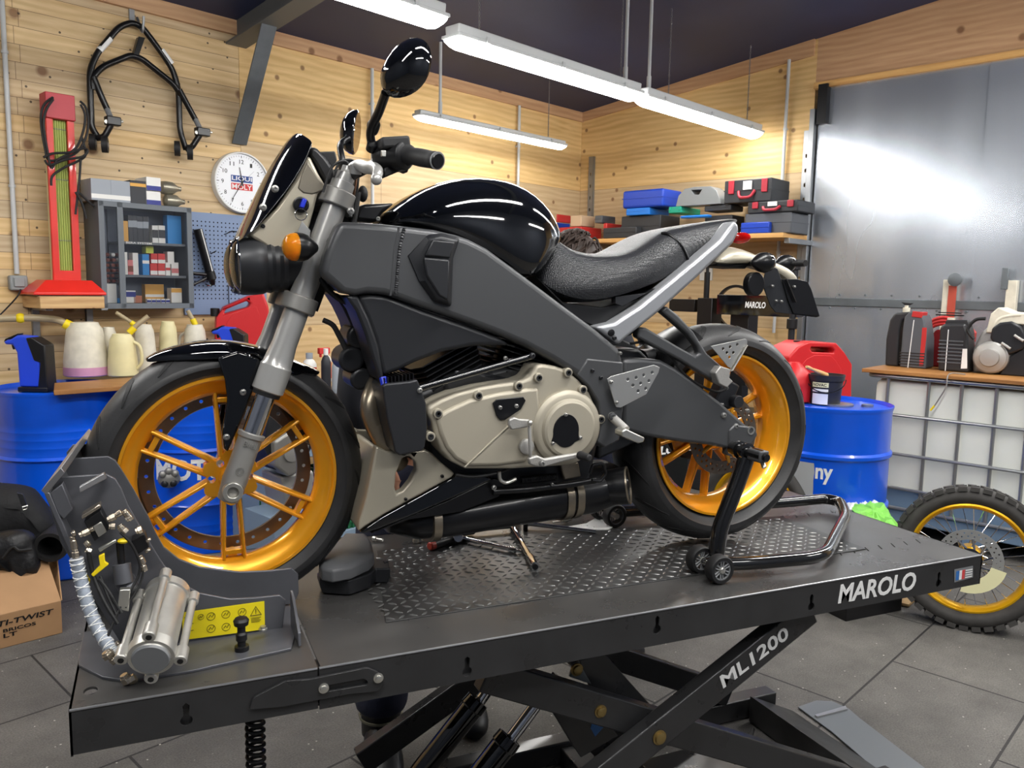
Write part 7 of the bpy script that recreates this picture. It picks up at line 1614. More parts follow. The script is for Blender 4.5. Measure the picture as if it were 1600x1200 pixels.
# grey engine block seen through the front wheel
eb = thing('spare_engine', 'dusty grey engine casing stored by the bench, seen through the front wheel', 'engine', tuple(bf.y(450, 800, -.05)), bf)
for pts, d_, dep, m_ in (([(420, 640), (455, 625), (485, 650), (488, 700), (470, 740), (430, 735), (415, 700)], -.34, .2, 'engine_black'), ([(430, 690), (460, 670), (485, 690), (480, 735), (450, 745), (432, 730)], -.38, .1, 'cast_grey'), ([(440, 745), (490, 735), (495, 790), (450, 800)], -.30, .2, 'cast_alloy')):
    mb = MB(); mb.prism([bf.y(p[0], p[1], d_) for p in pts], (0, dep, 0)); mb.build('casing', m_, eb, bevel=.012, seg=3)
for px, py in ((455, 708), (470, 655), (465, 770)):
    c = bf.y(px, py, -.38); mb = MB(); mb.lathe(c, (0, -1, 0), [(-.02, .04), (.01, .04), (.012, .02), (.012, 0)], 20); mb.build('round_cover', 'cast_alloy', eb)
mb = MB(); mb.bb((bf.y(415, 800, -.3).x, -.38, 0), (bf.y(495, 800, -.3).x, -.1, bf.y(450, 800, -.3).z)); mb.build('stand', 'bench_blue', eb)
# rugged grey glove-like part hanging on drum 2
c = Y(264, 748, D2[1] - .33); mb = MB(); mb.sph(c, .055, 18, (1, .6, .9)); o = single(mb, 'lumpy_casting', 'cast_grey', 'lumpy grey part stuck on the lettered drum, seen between spokes', 'part', tuple(c))
for dx, dz in ((-.03, .03), (0, .045), (.03, .03), (-.02, -.02), (.02, -.02)): mb = MB(); mb.sph(c + V3((dx, -.02, dz)), .02, 10); mb.build('lump', 'engine_black' if dz < 0 else 'cast_grey', o)
# ------------------------------------------------------------------ right wall and what stands along it
mat('ibc_plastic', (226, 228, 220), .45, var=.05, vscale=3)
mat('ibc_pallet', (112, 136, 160), .5)
mat('cage_steel', (168, 170, 172), .32, .85)
mat('can_black', (44, 44, 46), .4)
mat('case_black', (46, 48, 52), .5); mat('case_grey', (84, 87, 92), .5); mat('case_blue', (22, 64, 176), .45); mat('case_lightblue', (28, 120, 214), .45)
mat('case_green', (28, 160, 130), .45); mat('case_red', (190, 48, 46), .45); mat('case_redlatch', (168, 40, 56), .45); mat('kraft', (196, 170, 140), .7); mat('case_silver', (128, 132, 134), .42, .2)
mat('gold_anod', (236, 180, 24), .34, .5)
mat('knob_tyre', (62, 60, 58), .75, var=.2, vscale=20)
mat('masking', (226, 222, 176), .6)
mat('bag_green', (128, 200, 84), .5); mat('paper', (214, 216, 214), .6)
mat('navy_cloth', (34, 38, 58), .75, bump=.3, bscale=40); mat('dark_cloth', (30, 32, 40), .8); mat('boot_black', (24, 24, 26), .45); mat('skin', (206, 152, 124), .5); mat('hair', (58, 46, 40), .55, var=.35, vscale=60); mat('reflective', (120, 118, 100), .5)
# perforated uprights and shelf
for px, y0, y1, lb in ((921, 245, 340, 'perforated steel upright by the room corner'), (1252, 205, 372, 'perforated steel upright beside the metal door')):
    a, b = VF.y(px, y0, -.03), VF.y(px, y1, -.03); w_ = .028
    t = thing('steel_upright', lb, 'upright', (b.x, 0, b.z), VF, 'perforated shelf uprights'); mb = MB()
    hs_ = [[V3((b.x - .007, -.03, z)), V3((b.x + .007, -.03, z)), V3((b.x + .007, -.03, z + .028)), V3((b.x - .007, -.03, z + .028))] for z in [b.z + .06 + .11 * i for i in range(int((a.z - b.z - .08) / .11))]]
    mb.holed([V3((b.x - w_, -.03, b.z - .3)), V3((b.x + w_, -.03, b.z - .3)), V3((b.x + w_, -.03, a.z)), V3((b.x - w_, -.03, a.z))], hs_, (0, .003, 0)); mb.bb((b.x - w_, -.03, b.z - .3), (b.x - w_ + .003, 0, a.z)); mb.bb((b.x + w_ - .003, -.03, b.z - .3), (b.x + w_, 0, a.z)); mb.build('rail', 'galv', t)
SD = -.46
pf = VF.y(1200, 364, SD); sz = pf.z
xL = VF.y(850, 375, SD).x; xR = VF.y(1264, 361, -.02).x
shf = thing('wall_shelf', 'pale wooden shelf full of tool cases on the right wall', 'shelf', (.1, 0, sz - .03), VF)
mb = MB(); mb.bb((max(.02, xL), SD, sz - .035), (xR, 0, sz)); mb.build('board', 'shelf_wood', shf, bevel=.002)
for px in (1228, 930): q = VF.y(px, 378, SD + .05); mb = MB(); mb.bb((q.x - .02, SD + .06, sz - .075), (q.x + .02, -.0, sz - .036)); mb.build('bracket', 'galv', shf, bevel=.002)
def case(px0, px1, py0, py1, m, label, dep=.3, d=None, zb=None, latch=None, handle=None, lab=None, name='tool_case', cat='tool case', group='tool cases on the wall shelf', bev=.008, lid=True):
    d = SD + .01 if d is None else d
    a, b = VF.y(px0, py1, d), VF.y(px1, py0, d + dep * .9); top = VF.y((px0 + px1) / 2, py0, d).z; bot = VF.y((px0 + px1) / 2, py1, d).z if zb is None else zb
    top = max(top, bot + .02); t = thing(name, label, cat, (a.x, d + dep / 2, bot), VF, group)
    mb = MB(); mb.bb((a.x, d, bot), (b.x, d + dep, top)); mb.build('shell', m, t, bevel=bev, seg=3)
    h = top - bot; w_ = b.x - a.x
    if lid: mb = MB(); mb.bb((a.x - .002, d - .004, bot + h * .52), (b.x + .002, d + dep, bot + h * .56)); mb.build('lid_seam', m, t)
    if latch:
        for f in (.1, .8): mb = MB(); mb.bb((a.x + w_ * f, d - .012, bot + h * .4), (a.x + w_ * (f + .12), d, bot + h * .98)); mb.build('latch', latch, t, bevel=.003)
    if handle:
        x0, x1 = a.x + w_ * .32, a.x + w_ * .66; mb = MB(); mb.tube(round_poly([(x0, d - .005, bot + h * .5), (x0 + .02, d - .03, bot + h * .2), (x1 - .02, d - .03, bot + h * .2), (x1, d - .005, bot + h * .5)], .03, 4), .011, 8); mb.build('handle', handle, t)
    if lab: mb = MB(); mb.bb((a.x + w_ * .42, d - .0135, bot + h * .55), (a.x + w_ * .6, d - .002, bot + h * .92)); mb.build('label', 'white', t)
    return t, top
s0_ = sz + .001
case(873, 937, 354, 372, 'case_red', 'red case low on the shelf, right behind the seated head of hair', zb=s0_)
case(942, 972, 348, 372, 'case_red', 'red case standing left of the long black one', zb=s0_, dep=.25, d=SD + .09)
case(942, 1002, 355, 372, 'case_black', 'long flat black case at the left front of the shelf', zb=s0_, dep=.08)
t, z1 = case(970, 1060, 336, 370, 'case_black', 'wide black case in the bottom row under the light blue one', zb=s0_, d=SD + .10)
case(866, 889, 347, 372, 'case_blue', 'blue case at the far left end of the shelf', zb=s0_, d=SD + .12, dep=.2); 
t, zz = case(866, 890, 334, 346.5, 'case_red', 'flat red case on top of the blue one at the far left', zb=VF.y(870, 347, SD + .12).z + .001, d=SD + .12, dep=.2)
case(891, 928, 336, 353, 'kraft', 'plain cardboard carton between red cases', zb=VF.y(905, 353.5, SD + .05).z, name='carton_box', cat='box', group=None, lid=False, dep=.2, d=SD + .05)
case(929, 960, 336, 347.5, 'case_grey', 'flat dark grey case right of the cardboard carton', zb=VF.y(945, 348, SD + .1).z, d=SD + .1, dep=.2)
t, z2 = case(978, 1043, 324, 335.5, 'case_lightblue', 'flat light blue case beneath the big blue one', zb=z1 + .001, d=SD + .06)
case(972, 1064, 295, 323.5, 'case_blue', 'big blue case with sloping end, top of the left pile', zb=z2 + .001, d=SD + .05, bev=.02)
t, z3 = case(1044, 1092, 322, 335.5, 'case_green', 'turquoise green case in the middle of the shelf', zb=z1 + .001, d=SD + .06, handle=None, latch='case_green')
a = VF.y(1056, 324, SD + .06); gz = z3 + .001
gc = thing('moulded_case', 'silver grey moulded case with handle hole standing on the green one', 'case', (a.x, SD + .2, gz), VF)
P_ = [VF.y(p[0], p[1], SD + .06) for p in ((1056, 322), (1060, 306), (1070, 295), (1085, 292), (1110, 291), (1119, 297), (1125, 312), (1126, 320))]; P_ = [V3((p.x, p.y, max(p.z, gz))) for p in P_] + [V3((P_ and VF.y(1126, 320, SD + .06).x, SD + .06, gz)), V3((a.x, SD + .06, gz))]
mb = MB(); mb.holed(P_[:8] + [P_[8], P_[9]] if P_[7].z > gz + .001 else P_[:7] + [P_[8], P_[9]], [[VF.y(p[0], p[1], SD + .06) for p in ((1080, 297), (1097, 296), (1092, 304), (1084, 304))]], (0, .16, 0)); mb.build('shell', 'case_silver', gc, bevel=.01, seg=3)
t, z4 = case(1062, 1112, 336, 350, 'case_lightblue', 'flat blue case half hidden by the seat tail', zb=z1 - .05, d=SD + .02, dep=.07)
t, z5 = case(1163, 1262, 332, 358, 'case_grey', 'large dark grey case at the right end, bottom of the pile', zb=s0_ + .0, d=SD + .06)
case(1157, 1206, 347, 362, 'case_blue', 'small bright blue case in front of the large grey one', zb=s0_, dep=.045)
t, z6 = case(1168, 1272, 313, 332, 'case_black', 'black case with red latches, lower one of the two', zb=z5 + .001, d=SD + .05, latch='case_redlatch', handle='case_redlatch', lab=1)
case(1131, 1232, 279, 312.5, 'case_black', 'black case with red latches and white label, topmost of the pile', zb=z6 + .001, d=SD + .05, latch='case_redlatch', handle='case_redlatch', lab=1)
case(1100, 1160, 320, 335, 'case_black', 'low black case between the green one and the red-latched pile', zb=z1 + .001, d=SD + .08, dep=.2)
case(1100, 1162, 336, 362, 'case_black', 'black case in the bottom row behind the seat tail', zb=s0_, d=SD + .12, dep=.2)
# tyre changer
T = -.75; q = lambda px, py, d=T: VF.y(px, py, d)
tc_ = thing('tyre_changer', 'black tyre changing machine with white lettered arm behind the rear tyre', 'tyre changer', (q(1150, 600).x, T, 0), VF)
def qb(name, x0, x1, y0, y1, d, dep, m, bev=.003, par=None):
    a, b = q(x0, y1, d), q(x1, y0, d); mb = MB(); mb.bb((a.x, d, a.z), (b.x, d + dep, b.z)); return mb.build(name, m, par or tc_, bevel=bev)
am = qb('arm', 1119, 1246, 463, 491, T, .12, 'black_gloss')
a, b, c = q(1164, 481, T - .001), q(1196, 482, T - .001), q(1164, 471, T - .001); text_fit('MAROLO', 'lettering', 'white', am, a, V3((b.x, a.y, a.z)), V3((a.x, a.y, c.z)), bold=.03, shear=.15)
qb('carriage', 1084, 1113, 466, 600, T - .02, .15, 'black_satin'); qb('carriage', 1136, 1170, 491, 600, T + .05, .15, 'black_satin'); qb('left_arm', 1045, 1086, 468, 486, T, .1, 'black_satin')
a, b = q(1099, 470), q(1099, 425); mb = MB(); mb.cyl((a.x, T + .04, a.z), (a.x, T + .04, b.z), .022, n=14); mb.cyl((a.x, T + .04, b.z), (a.x, T + .04, b.z + .08), .012, n=14); mb.build('ram', 'black_satin', tc_)
mb = MB(); a, b = q(1232, 600), q(1238, 406); mb.cyl((a.x, T, .05), (a.x, T, b.z), .022, n=16); mb.build('pole', 'engine_black', tc_)
for y0 in (406, 498): b = q(1236, y0); mb = MB(); mb.cyl((a.x, T, b.z), (a.x, T, b.z - .07), .036, n=18); mb.build('collar', 'black_plastic', tc_, bevel=.004)
mb = MB(); c = q(1148, 480, T + .2); mb.ringprof(c, (0, 1, 0), [(0, .15), (0, .17), (.03, .17), (.03, .15)], 40); mb.build('ring', 'black_satin', tc_)
for xx in (q(1090, 600, T).x, q(1150, 600, T + .05).x): mb = MB(); mb.bb((xx - .05, T + .05, .6), (xx + .05, T + .15, q(1100, 598).z + .02)); mb.build('column', 'black_satin', tc_, bevel=.003)
a = q(1130, 700); mb = MB(); mb.bb((q(1060, 600).x, T - .1, .0), (q(1215, 600).x, T + .35, .62)); mb.build('base', 'engine_black', tc_, bevel=.01)
mb = MB(); mb.tube(smooth_path([q(1232, 556, T - .04), q(1236, 565, T - .06), q(1245, 573, T - .08)], 5), .007, 8); mb.build('hook_lever', 'black_rubber', tc_)
mb = MB(); mb.bb((q(1092, 440, -.02).x, -.012, q(1100, 438, -.02).z), (q(1112, 420, -.02).x, 0, q(1100, 418, -.02).z)); single(mb, 'paper_notice', 'paper', 'small white sheet fixed to the right wall under the shelf', 'sheet', tuple(q(1100, 438, -.02)), VF)
# black chest with lettering seen through the rear wheel
bb0, bb1 = Y(1005, 742, 1.75), Y(1078, 672, 1.75); t = thing('tool_chest', 'black lettered chest seen through the rear wheel, beyond the lift', 'chest', (bb0.x, 1.9, 0))
mb = MB(); mb.bb((bb0.x - .1, 1.75, 0), (bb1.x, 2.1, bb1.z)); mb.build('body', 'black_satin', t, bevel=.006)
a, b = Y(1004, 713, 1.748), Y(1055, 713, 1.748); text_fit('ROLO', 'lettering', 'white', t, a, V3((b.x, a.y, a.z)), a + V3((0, 0, .042)), bold=.04, shear=.1)
# right drum with its load
q3 = Z(1300, 639, .93); e3 = V3((q3.x - CAM.x, q3.y - CAM.y, 0)).normalized(); D3 = (q3.x + e3.x * .3, q3.y + e3.y * .3)
t3 = drum(D3 + (0,), 'blue oil drum with two raised hoops beside the white container', closed_rings=True, h=.93)
a = math.atan2(CAM.y - D3[1], CAM.x - D3[0]); drumtext(t3, D3, 'ny', .535, .085, a - .20, a + .08)
rows = []
for j in range(5):
    rows.append([V3((D3[0] + math.cos(a - .62 + .4 * i / 6 + .02 * math.sin(j * 3)) * .3022, D3[1] + math.sin(a - .62 + .4 * i / 6 + .02 * math.sin(j * 3)) * .3022, .46 + .045 * j)) for i in range(7)])
mb = MB(); mb.grid(rows); mb.build('torn_label', mat('old_paper', (168, 170, 172), .7), t3)
ze = .909
def yb_at(px, py): return Z(px, py, ze)
fy = Z(1270, 630, ze).y + .16
P_ = [(1234, 600), (1233, 558), (1246, 543), (1266, 534), (1307, 536), (1318, 548), (1332, 570), (1331, 600), (1331, 626), (1236, 626)]
fuel_can('fuel_can', 'big red plastic fuel can lying on the right blue drum', P_, [[(1268, 542), (1300, 543), (1304, 547), (1303, 552), (1270, 550), (1266, 546)]], fy + .05, .2, bev=.02, cap=(1247, 540), group=None)
c = Z(1262, 632, ze); mb = MB(); mb.lathe((c.x, c.y + .12, ze), (0, 0, 1), [(0, .085), (.01, .10), (.10, .105), (.16, .09), (.20, .05), (.22, .03)], 28); single(mb, 'red_bottle', 'red_can', 'rounded faded red bottle left of the black bucket', 'bottle', (c.x, c.y + .12, ze))
c = Z(1307, 634, ze + .002); k = (c - CAM).dot(FW) / FPX; r = 24 * k; h = 47 * k; cb_ = V3((c.x, c.y + r, ze + .002))
bk_ = thing('bucket', 'black plastic bucket with white label holding a brush on the right drum', 'bucket', tuple(cb_))
mb = MB(); mb.lathe(cb_, (0, 0, 1), [(0, r * .93), (h * .8, r * 1.04), (h * .81, r * 1.12), (h * .93, r * 1.14), (h, r * 1.17), (h * 1.0, r * 1.08), (h * .5, r * 1.0), (h * .1, r * .9), (h * .1, 0)], 36); mb.build('pail', 'can_black', bk_, ang=40)
ah = math.atan2(CAM.y - cb_.y, CAM.x - cb_.x)
def bandp(z0, z1, a0, a1, rr, m, name): 
    mb = MB(); mb.solid_grid([[cb_ + V3((math.cos(ah + a0 + (a1 - a0) * i / 8) * rr, math.sin(ah + a0 + (a1 - a0) * i / 8) * rr, z)) for i in range(9)] for z in (z0, z1)], [[cb_ + V3((math.cos(ah + a0 + (a1 - a0) * i / 8) * (rr - .003), math.sin(ah + a0 + (a1 - a0) * i / 8) * (rr - .003), z)) for i in range(9)] for z in (z0, z1)]); return mb.build(name, m, bk_)
bandp(h * .03, h * .38, -.9, .15, r * 1.015, 'white', 'label'); bandp(h * .60, h * .76, -.9, .15, r * 1.05, 'masking', 'label'); bandp(h * .44, h * .54, -.9, .15, r * 1.03, 'white', 'label')
mb = MB()
o = text('NOVAC', 'lettering', 'black_print', None, (0, 0, 0), (1, 0, 0), (0, 1, 0), 1., depth=0, bold=.02); me = o.data; xs_ = [v.co.x for v in me.vertices]; ys_ = [v.co.y for v in me.vertices]
for v in me.vertices: aa = ah - .82 + .85 * (v.co.x - min(xs_)) / (max(xs_) - min(xs_)); fz = (v.co.y - min(ys_)) / (max(ys_) - min(ys_)); v.co = V3((math.cos(aa) * (r * 1.052 + .001), math.sin(aa) * (r * 1.052 + .001), h * (.63 + .10 * fz)))
o.parent = bk_
mb = MB(); mb.tube([cb_ + V3((math.cos(ah + t_) * r * 1.2, math.sin(ah + t_) * r * 1.2, h * (.86 - .42 * math.cos(t_ * .98) * (1 if abs(t_) < 1.6 else 0)))) for t_ in [-1.55 + 3.1 * i / 14 for i in range(15)]], .003, 6); mb.build('bail', 'black_satin', bk_)
a, b = Y(1260, 573, cb_.y - .06), Y(1302, 591, cb_.y); mb = MB(); mb.lathe(a, b - a, [(0, .007), (.02, .010), (.06, .008), (.14, .013), (.2, .014)], 12); single(mb, 'paint_brush', mat('beech', (214, 168, 112), .5), 'wooden brush handle resting across the bucket rim', 'brush', tuple(b))
mb = MB(); c = Z(1325, 636, ze + .004); mb.cyl((c.x + .02, c.y + .09, ze), (c.x + .02, c.y + .09, ze + .01), .08, n=30); single(mb, 'tin_lid', 'galv', 'flat metal lid lying on the drum right of the bucket', 'lid', (c.x + .02, c.y + .09, ze))
# IBC container
ID = -.98; I = lambda px, py, d=ID: VF.y(px, py, d)
x0 = I(1349, 700).x; zt_ = I(1360, 583).z; zb2 = .17; IW = 1.2
ib = thing('ibc_container', 'white plastic liquid container in a steel cage on a blue-grey pallet', 'container', (x0 + .6, ID + .45, 0), VF)
mb = MB(); mb.bb((x0 + .03, ID + .03, zb2 + .02), (x0 + IW + .3, ID + .80, zt_ - .03)); mb.build('tank', 'ibc_plastic', ib, bevel=.05, seg=4)
mb = MB(); mb.bb((x0, ID + .01, .10), (x0 + IW + .3, ID + .82, zb2)); mb.bb((x0, ID + .01, .0), (x0 + .12, ID + .82, .1)); mb.bb((x0 + .6, ID + .01, .0), (x0 + .72, ID + .82, .1)); mb.build('pallet', 'ibc_pallet', ib, bevel=.006)
mb = MB(); mb.bb((x0 + .02, ID + .022, zb2), (x0 + IW + .3, ID + .04, zb2 + .14)); mb.build('bottom_tray', 'ibc_pallet', ib, bevel=.004)
hz = [zt_ - .01] + [I(1352, py).z for py in (643, 702, 754)] + [I(1425, 830).z]
hz[-1] = max(hz[-1], .19)
for z in hz: mb = MB(); mb.tube(round_poly([(x0, ID + .82, z), (x0, ID, z), (x0 + IW + .3, ID, z)], .06, 6), .0105 if z != hz[0] else .014, 10); mb.build('cage_bar', 'cage_steel', ib)
for px in (1387, 1451, 1503, 1558, 1610): x = I(px, 600).x; mb = MB(); mb.tube([(x, ID + .010, hz[-1]), (x, ID + .010, hz[0])], .0105, 10); o = mb.build('cage_bar', 'cage_steel', ib)
for yy in (.25, .5, .75): mb = MB(); mb.tube([(x0, ID + yy, hz[-1]), (x0, ID + yy, hz[0])], .009, 8); mb.build('cage_bar', 'cage_steel', ib)
# wooden sheet on the container
zw = zt_ + .006; a = I(1348, 571, ID - .03)
mb = MB(); mb.bb((x0 - .03, ID - .04, zw), (x0 + IW + .3, ID + .84, zw + .024)); single(mb, 'wooden_sheet', 'worn_board', 'stained wooden sheet covering the white container', 'board', (x0 + .5, ID + .4, zw), VF, bevel=.003)
zc_ = zw + .025
def on(px, py, d): return VF.y(px, py, d)
# canister 1
CD = -.72
def canister(name, label, cat, pts, px0, m='can_black'):
    P_ = [VF.y(p[0], p[1], CD) for p in pts]; zmin = min(p.z for p in P_); dz = zc_ - zmin; return P_, dz
t = thing('oil_canister', 'black canister with left grip and red lettered side label, on the container', 'canister', (I(1412, 570, CD).x, CD, zc_), VF)
def poly(t, name, pts, d, dep, m, bev=.004, seg=3, dz=0, lock=True):
    P_ = [VF.y(p[0], p[1], d) for p in pts]
    if lock: P_ = [V3((p.x, p.y, max(p.z, zc_))) for p in P_]
    mb = MB(); mb.prism(P_, (0, dep, 0)); return mb.build(name, m, t, bevel=bev, seg=seg)
poly(t, 'body', [(1405, 580), (1410, 515), (1413, 495), (1422, 486), (1438, 486), (1444, 500), (1448, 530), (1446, 582)], CD, .16, 'case_grey', .01)
poly(t, 'grip', [(1382, 578), (1384, 530), (1390, 500), (1398, 489), (1412, 488), (1422, 487), (1418, 496), (1410, 500), (1406, 515), (1404, 540), (1402, 578)], CD + .02, .12, 'can_black', .012)
poly(t, 'side_label', [(1436, 572), (1441, 512), (1448, 512), (1447, 530), (1442, 572)], CD - .002, .004, 'case_red', .0008)
poly(t, 'red_band', [(1424, 495), (1426, 486), (1442, 488), (1440, 497)], CD - .004, .10, 'case_red', .003)
for i in range(5): z = zc_ + .02 + .018 * i; a, b = VF.y(1405, 570, CD), VF.y(1444, 570, CD); mb = MB(); mb.bb((a.x, CD - .004, z), (b.x, CD, z + .006)); mb.build('rib', 'can_black', t, bevel=.001)
mb = MB(); a, b = VF.y(1418, 580, CD - .003), VF.y(1428, 500, CD - .003); mb.tube([V3((a.x, CD - .003, zc_)), b], .003, 6); mb.build('level_strip', 'white', t)
c = VF.y(1416, 488, CD + .08); mb = MB(); mb.cyl(c, c + V3((0, 0, .03)), .022); mb.cyl(c + V3((0, 0, .03)), c + V3((0, 0, .045)), .012); mb.build('neck', 'jug_white', t, bevel=.002)
mb = MB(); mb.prism([c + V3((-.035, -.005, .065)), c + V3((-.01, -.005, .045)), c + V3((.02, -.005, .045)), c + V3((.04, -.005, .06)), c + V3((.02, -.005, .06))], (0, .01, 0)); mb.build('tap_lever', 'black_plastic', t)
t = thing('oil_canister', 'black ribbed canister with a white barcode label, second from the left', 'canister', (I(1490, 575, CD - .04).x, CD, zc_), VF); e = CD - .04
poly(t, 'body', [(1464, 590), (1468, 512), (1474, 506), (1508, 506), (1512, 520), (1512, 590)], e, .16, 'can_black', .014)
for i in range(7): z = zc_ + .05 + .022 * i; a, b = VF.y(1465, 560, e), VF.y(1503, 560, e); mb = MB(); mb.bb((a.x, e - .005, z), (b.x, e, z + .008)); mb.build('rib', 'case_grey', t, bevel=.001)
mb = MB(); a, b = VF.y(1476, 590, e - .003), VF.y(1482, 515, e - .003); mb.tube([V3((a.x, e - .003, zc_)), b], .003, 6); mb.build('level_strip', 'white', t)
poly(t, 'side_label', [(1501, 576), (1504, 545), (1511, 545), (1511, 576)], e - .003, .004, 'white', .0008); poly(t, 'grip', [(1476, 507), (1478, 500), (1512, 500), (1516, 510), (1512, 512)], e + .03, .06, 'can_black', .006)
c = VF.y(1486, 504, e + .08); mb = MB(); mb.cyl(c, c + V3((0, 0, .03)), .022); mb.build('neck', 'jug_white', t, bevel=.002); mb = MB(); mb.box(c + V3((-.01, 0, .045)), (.16, .012, .008)); mb.box(c + V3((-.01, 0, .06)), (.13, .012, .006)); mb.build('tap_lever', 'black_plastic', t)
t = thing('red_jerrycan', 'red jerrycan with ribbed handle squeezed behind the two black canisters', 'fuel can', (I(1458, 570, -.5).x, -.5, zc_), VF)
poly(t, 'body', [(1448, 580), (1450, 530), (1462, 515), (1500, 515), (1512, 530), (1524, 580)], -.5, .14, mat('dark_red', (120, 20, 26), .45), .012)
for i in range(3): P_ = [VF.y(p[0], p[1] + 5 * i, -.5) for p in ((1448, 508), (1460, 499), (1476, 496), (1486, 500))]; mb = MB(); mb.tube(smooth_path(P_, 4), .011, 8); mb.build('handle_rib', 'case_red', t)
poly(t, 'shoulder', [(1510, 535), (1514, 512), (1521, 520), (1519, 535)], -.56, .08, 'case_red', .004)
# posts
for px0, px1, y0, lb, red in ((1474, 1490, 437, 'white post with a red strip leaning behind the canisters', True), (1573, 1590, 438, 'plain white post behind the spare engine', False)):
    d = -.09; a, b = VF.y(px0, y0, d), VF.y(px1, y0, d); t = thing('white_post', lb, 'post', ((a.x + b.x) / 2, d, 0), VF); mb = MB(); mb.bb((a.x, d, 0), (b.x, d + .06, a.z)); mb.build('post', 'jug_white', t, bevel=.003)
    if red: mb = MB(); mb.bb((b.x - .025, d - .008, a.z - .45), (b.x + .025, d, a.z - .04)); mb.build('red_strip', mat('strip_red', (180, 74, 56), .5), t); mb = MB(); c = V3((b.x + .02, d - .03, a.z + .0)); mb.lathe(c, (0, -1, 0), [(-.03, .01), (0, .045), (.015, .045), (.02, .03), (.02, 0)], 18); mb.build('round_fitting', 'steel_grey', t)
    else: mb = MB(); mb.box((a.x - .01, d, a.z + .01), (.04, .03, .14)); mb.build('bracket', 'steel_grey', t, bevel=.004)
# spare engine on the container
E_ = -.70
t = thing('spare_engine', 'dusty grey motorcycle engine at the right edge on the container', 'engine', (I(1570, 590, E_).x, E_, zc_), VF)
poly(t, 'crankcase', [(1518, 590), (1520, 545), (1532, 520), (1548, 505), (1575, 492), (1640, 485), (1650, 600), (1560, 604), (1530, 600)], E_, .26, 'cast_alloy', .02)
poly(t, 'head_cover', [(1540, 520), (1548, 490), (1560, 480), (1580, 488), (1640, 492), (1640, 510), (1575, 506), (1555, 520)], E_ - .03, .2, 'jug_white', .008)
poly(t, 'black_cover', [(1546, 528), (1550, 512), (1562, 504), (1580, 502), (1596, 510), (1604, 526), (1598, 546), (1572, 556), (1558, 545)], E_ - .05, .06, 'engine_black', .012)
poly(t, 'side_casing', [(1560, 604), (1572, 560), (1640, 520), (1650, 606)], E_ - .03, .06, 'engine_black', .008)
c = VF.y(1548, 567, E_ - .03); c.z = max(c.z, zc_ + .1); mb = MB(); mb.lathe(c, (0, -1, 0), [(-.02, .098), (.02, .095), (.03, .085), (.04, .055), (.05, .05), (.055, 0)], 36); mb.build('clutch_cover', 'cast_alloy', t, ang=25)
for px, py in ((1585, 524), (1565, 536)): a = VF.y(px, py, E_ - .06); mb = MB(); mb.tube([a, a + V3((.05, -.01, -.03))], .008, 8); mb.build('stub', 'cast_alloy', t)
mb = MB(); mb.tube(smooth_path([VF.y(p[0], p[1], E_ - .02) for p in ((1552, 516), (1560, 500), (1575, 494), (1596, 492))], 5), .014, 10); mb.build('pipe', 'jug_white', t)
mb = MB(); mb.tube(smooth_path([VF.y(p[0], p[1], E_ - .1) for p in ((1522, 530), (1512, 515), (1524, 500), (1540, 498))], 5), .010, 8); mb.build('hose', 'black_rubber', t)
mb = MB(); mb.tube(smooth_path([(I(1500, 593, ID - .045).x, ID + .05, zc_ + .004), (I(1485, 593, ID).x, ID - .03, zc_ + .006), I(1478, 605, ID - .05), I(1466, 625, ID - .05), I(1460, 634, ID - .05)], 6), .004, 8); w2 = single(mb, 'cable', 'cast_grey', 'grey cable with yellow tip hanging over the container edge', 'cable', tuple(I(1470, 620, ID - .05)), VF)
mb = MB(); a = I(1460, 634, ID - .05); mb.tube([a, a + V3((-.02, 0, -.03))], .006, 8); mb.build('yellow_tip', 'yellow', w2)
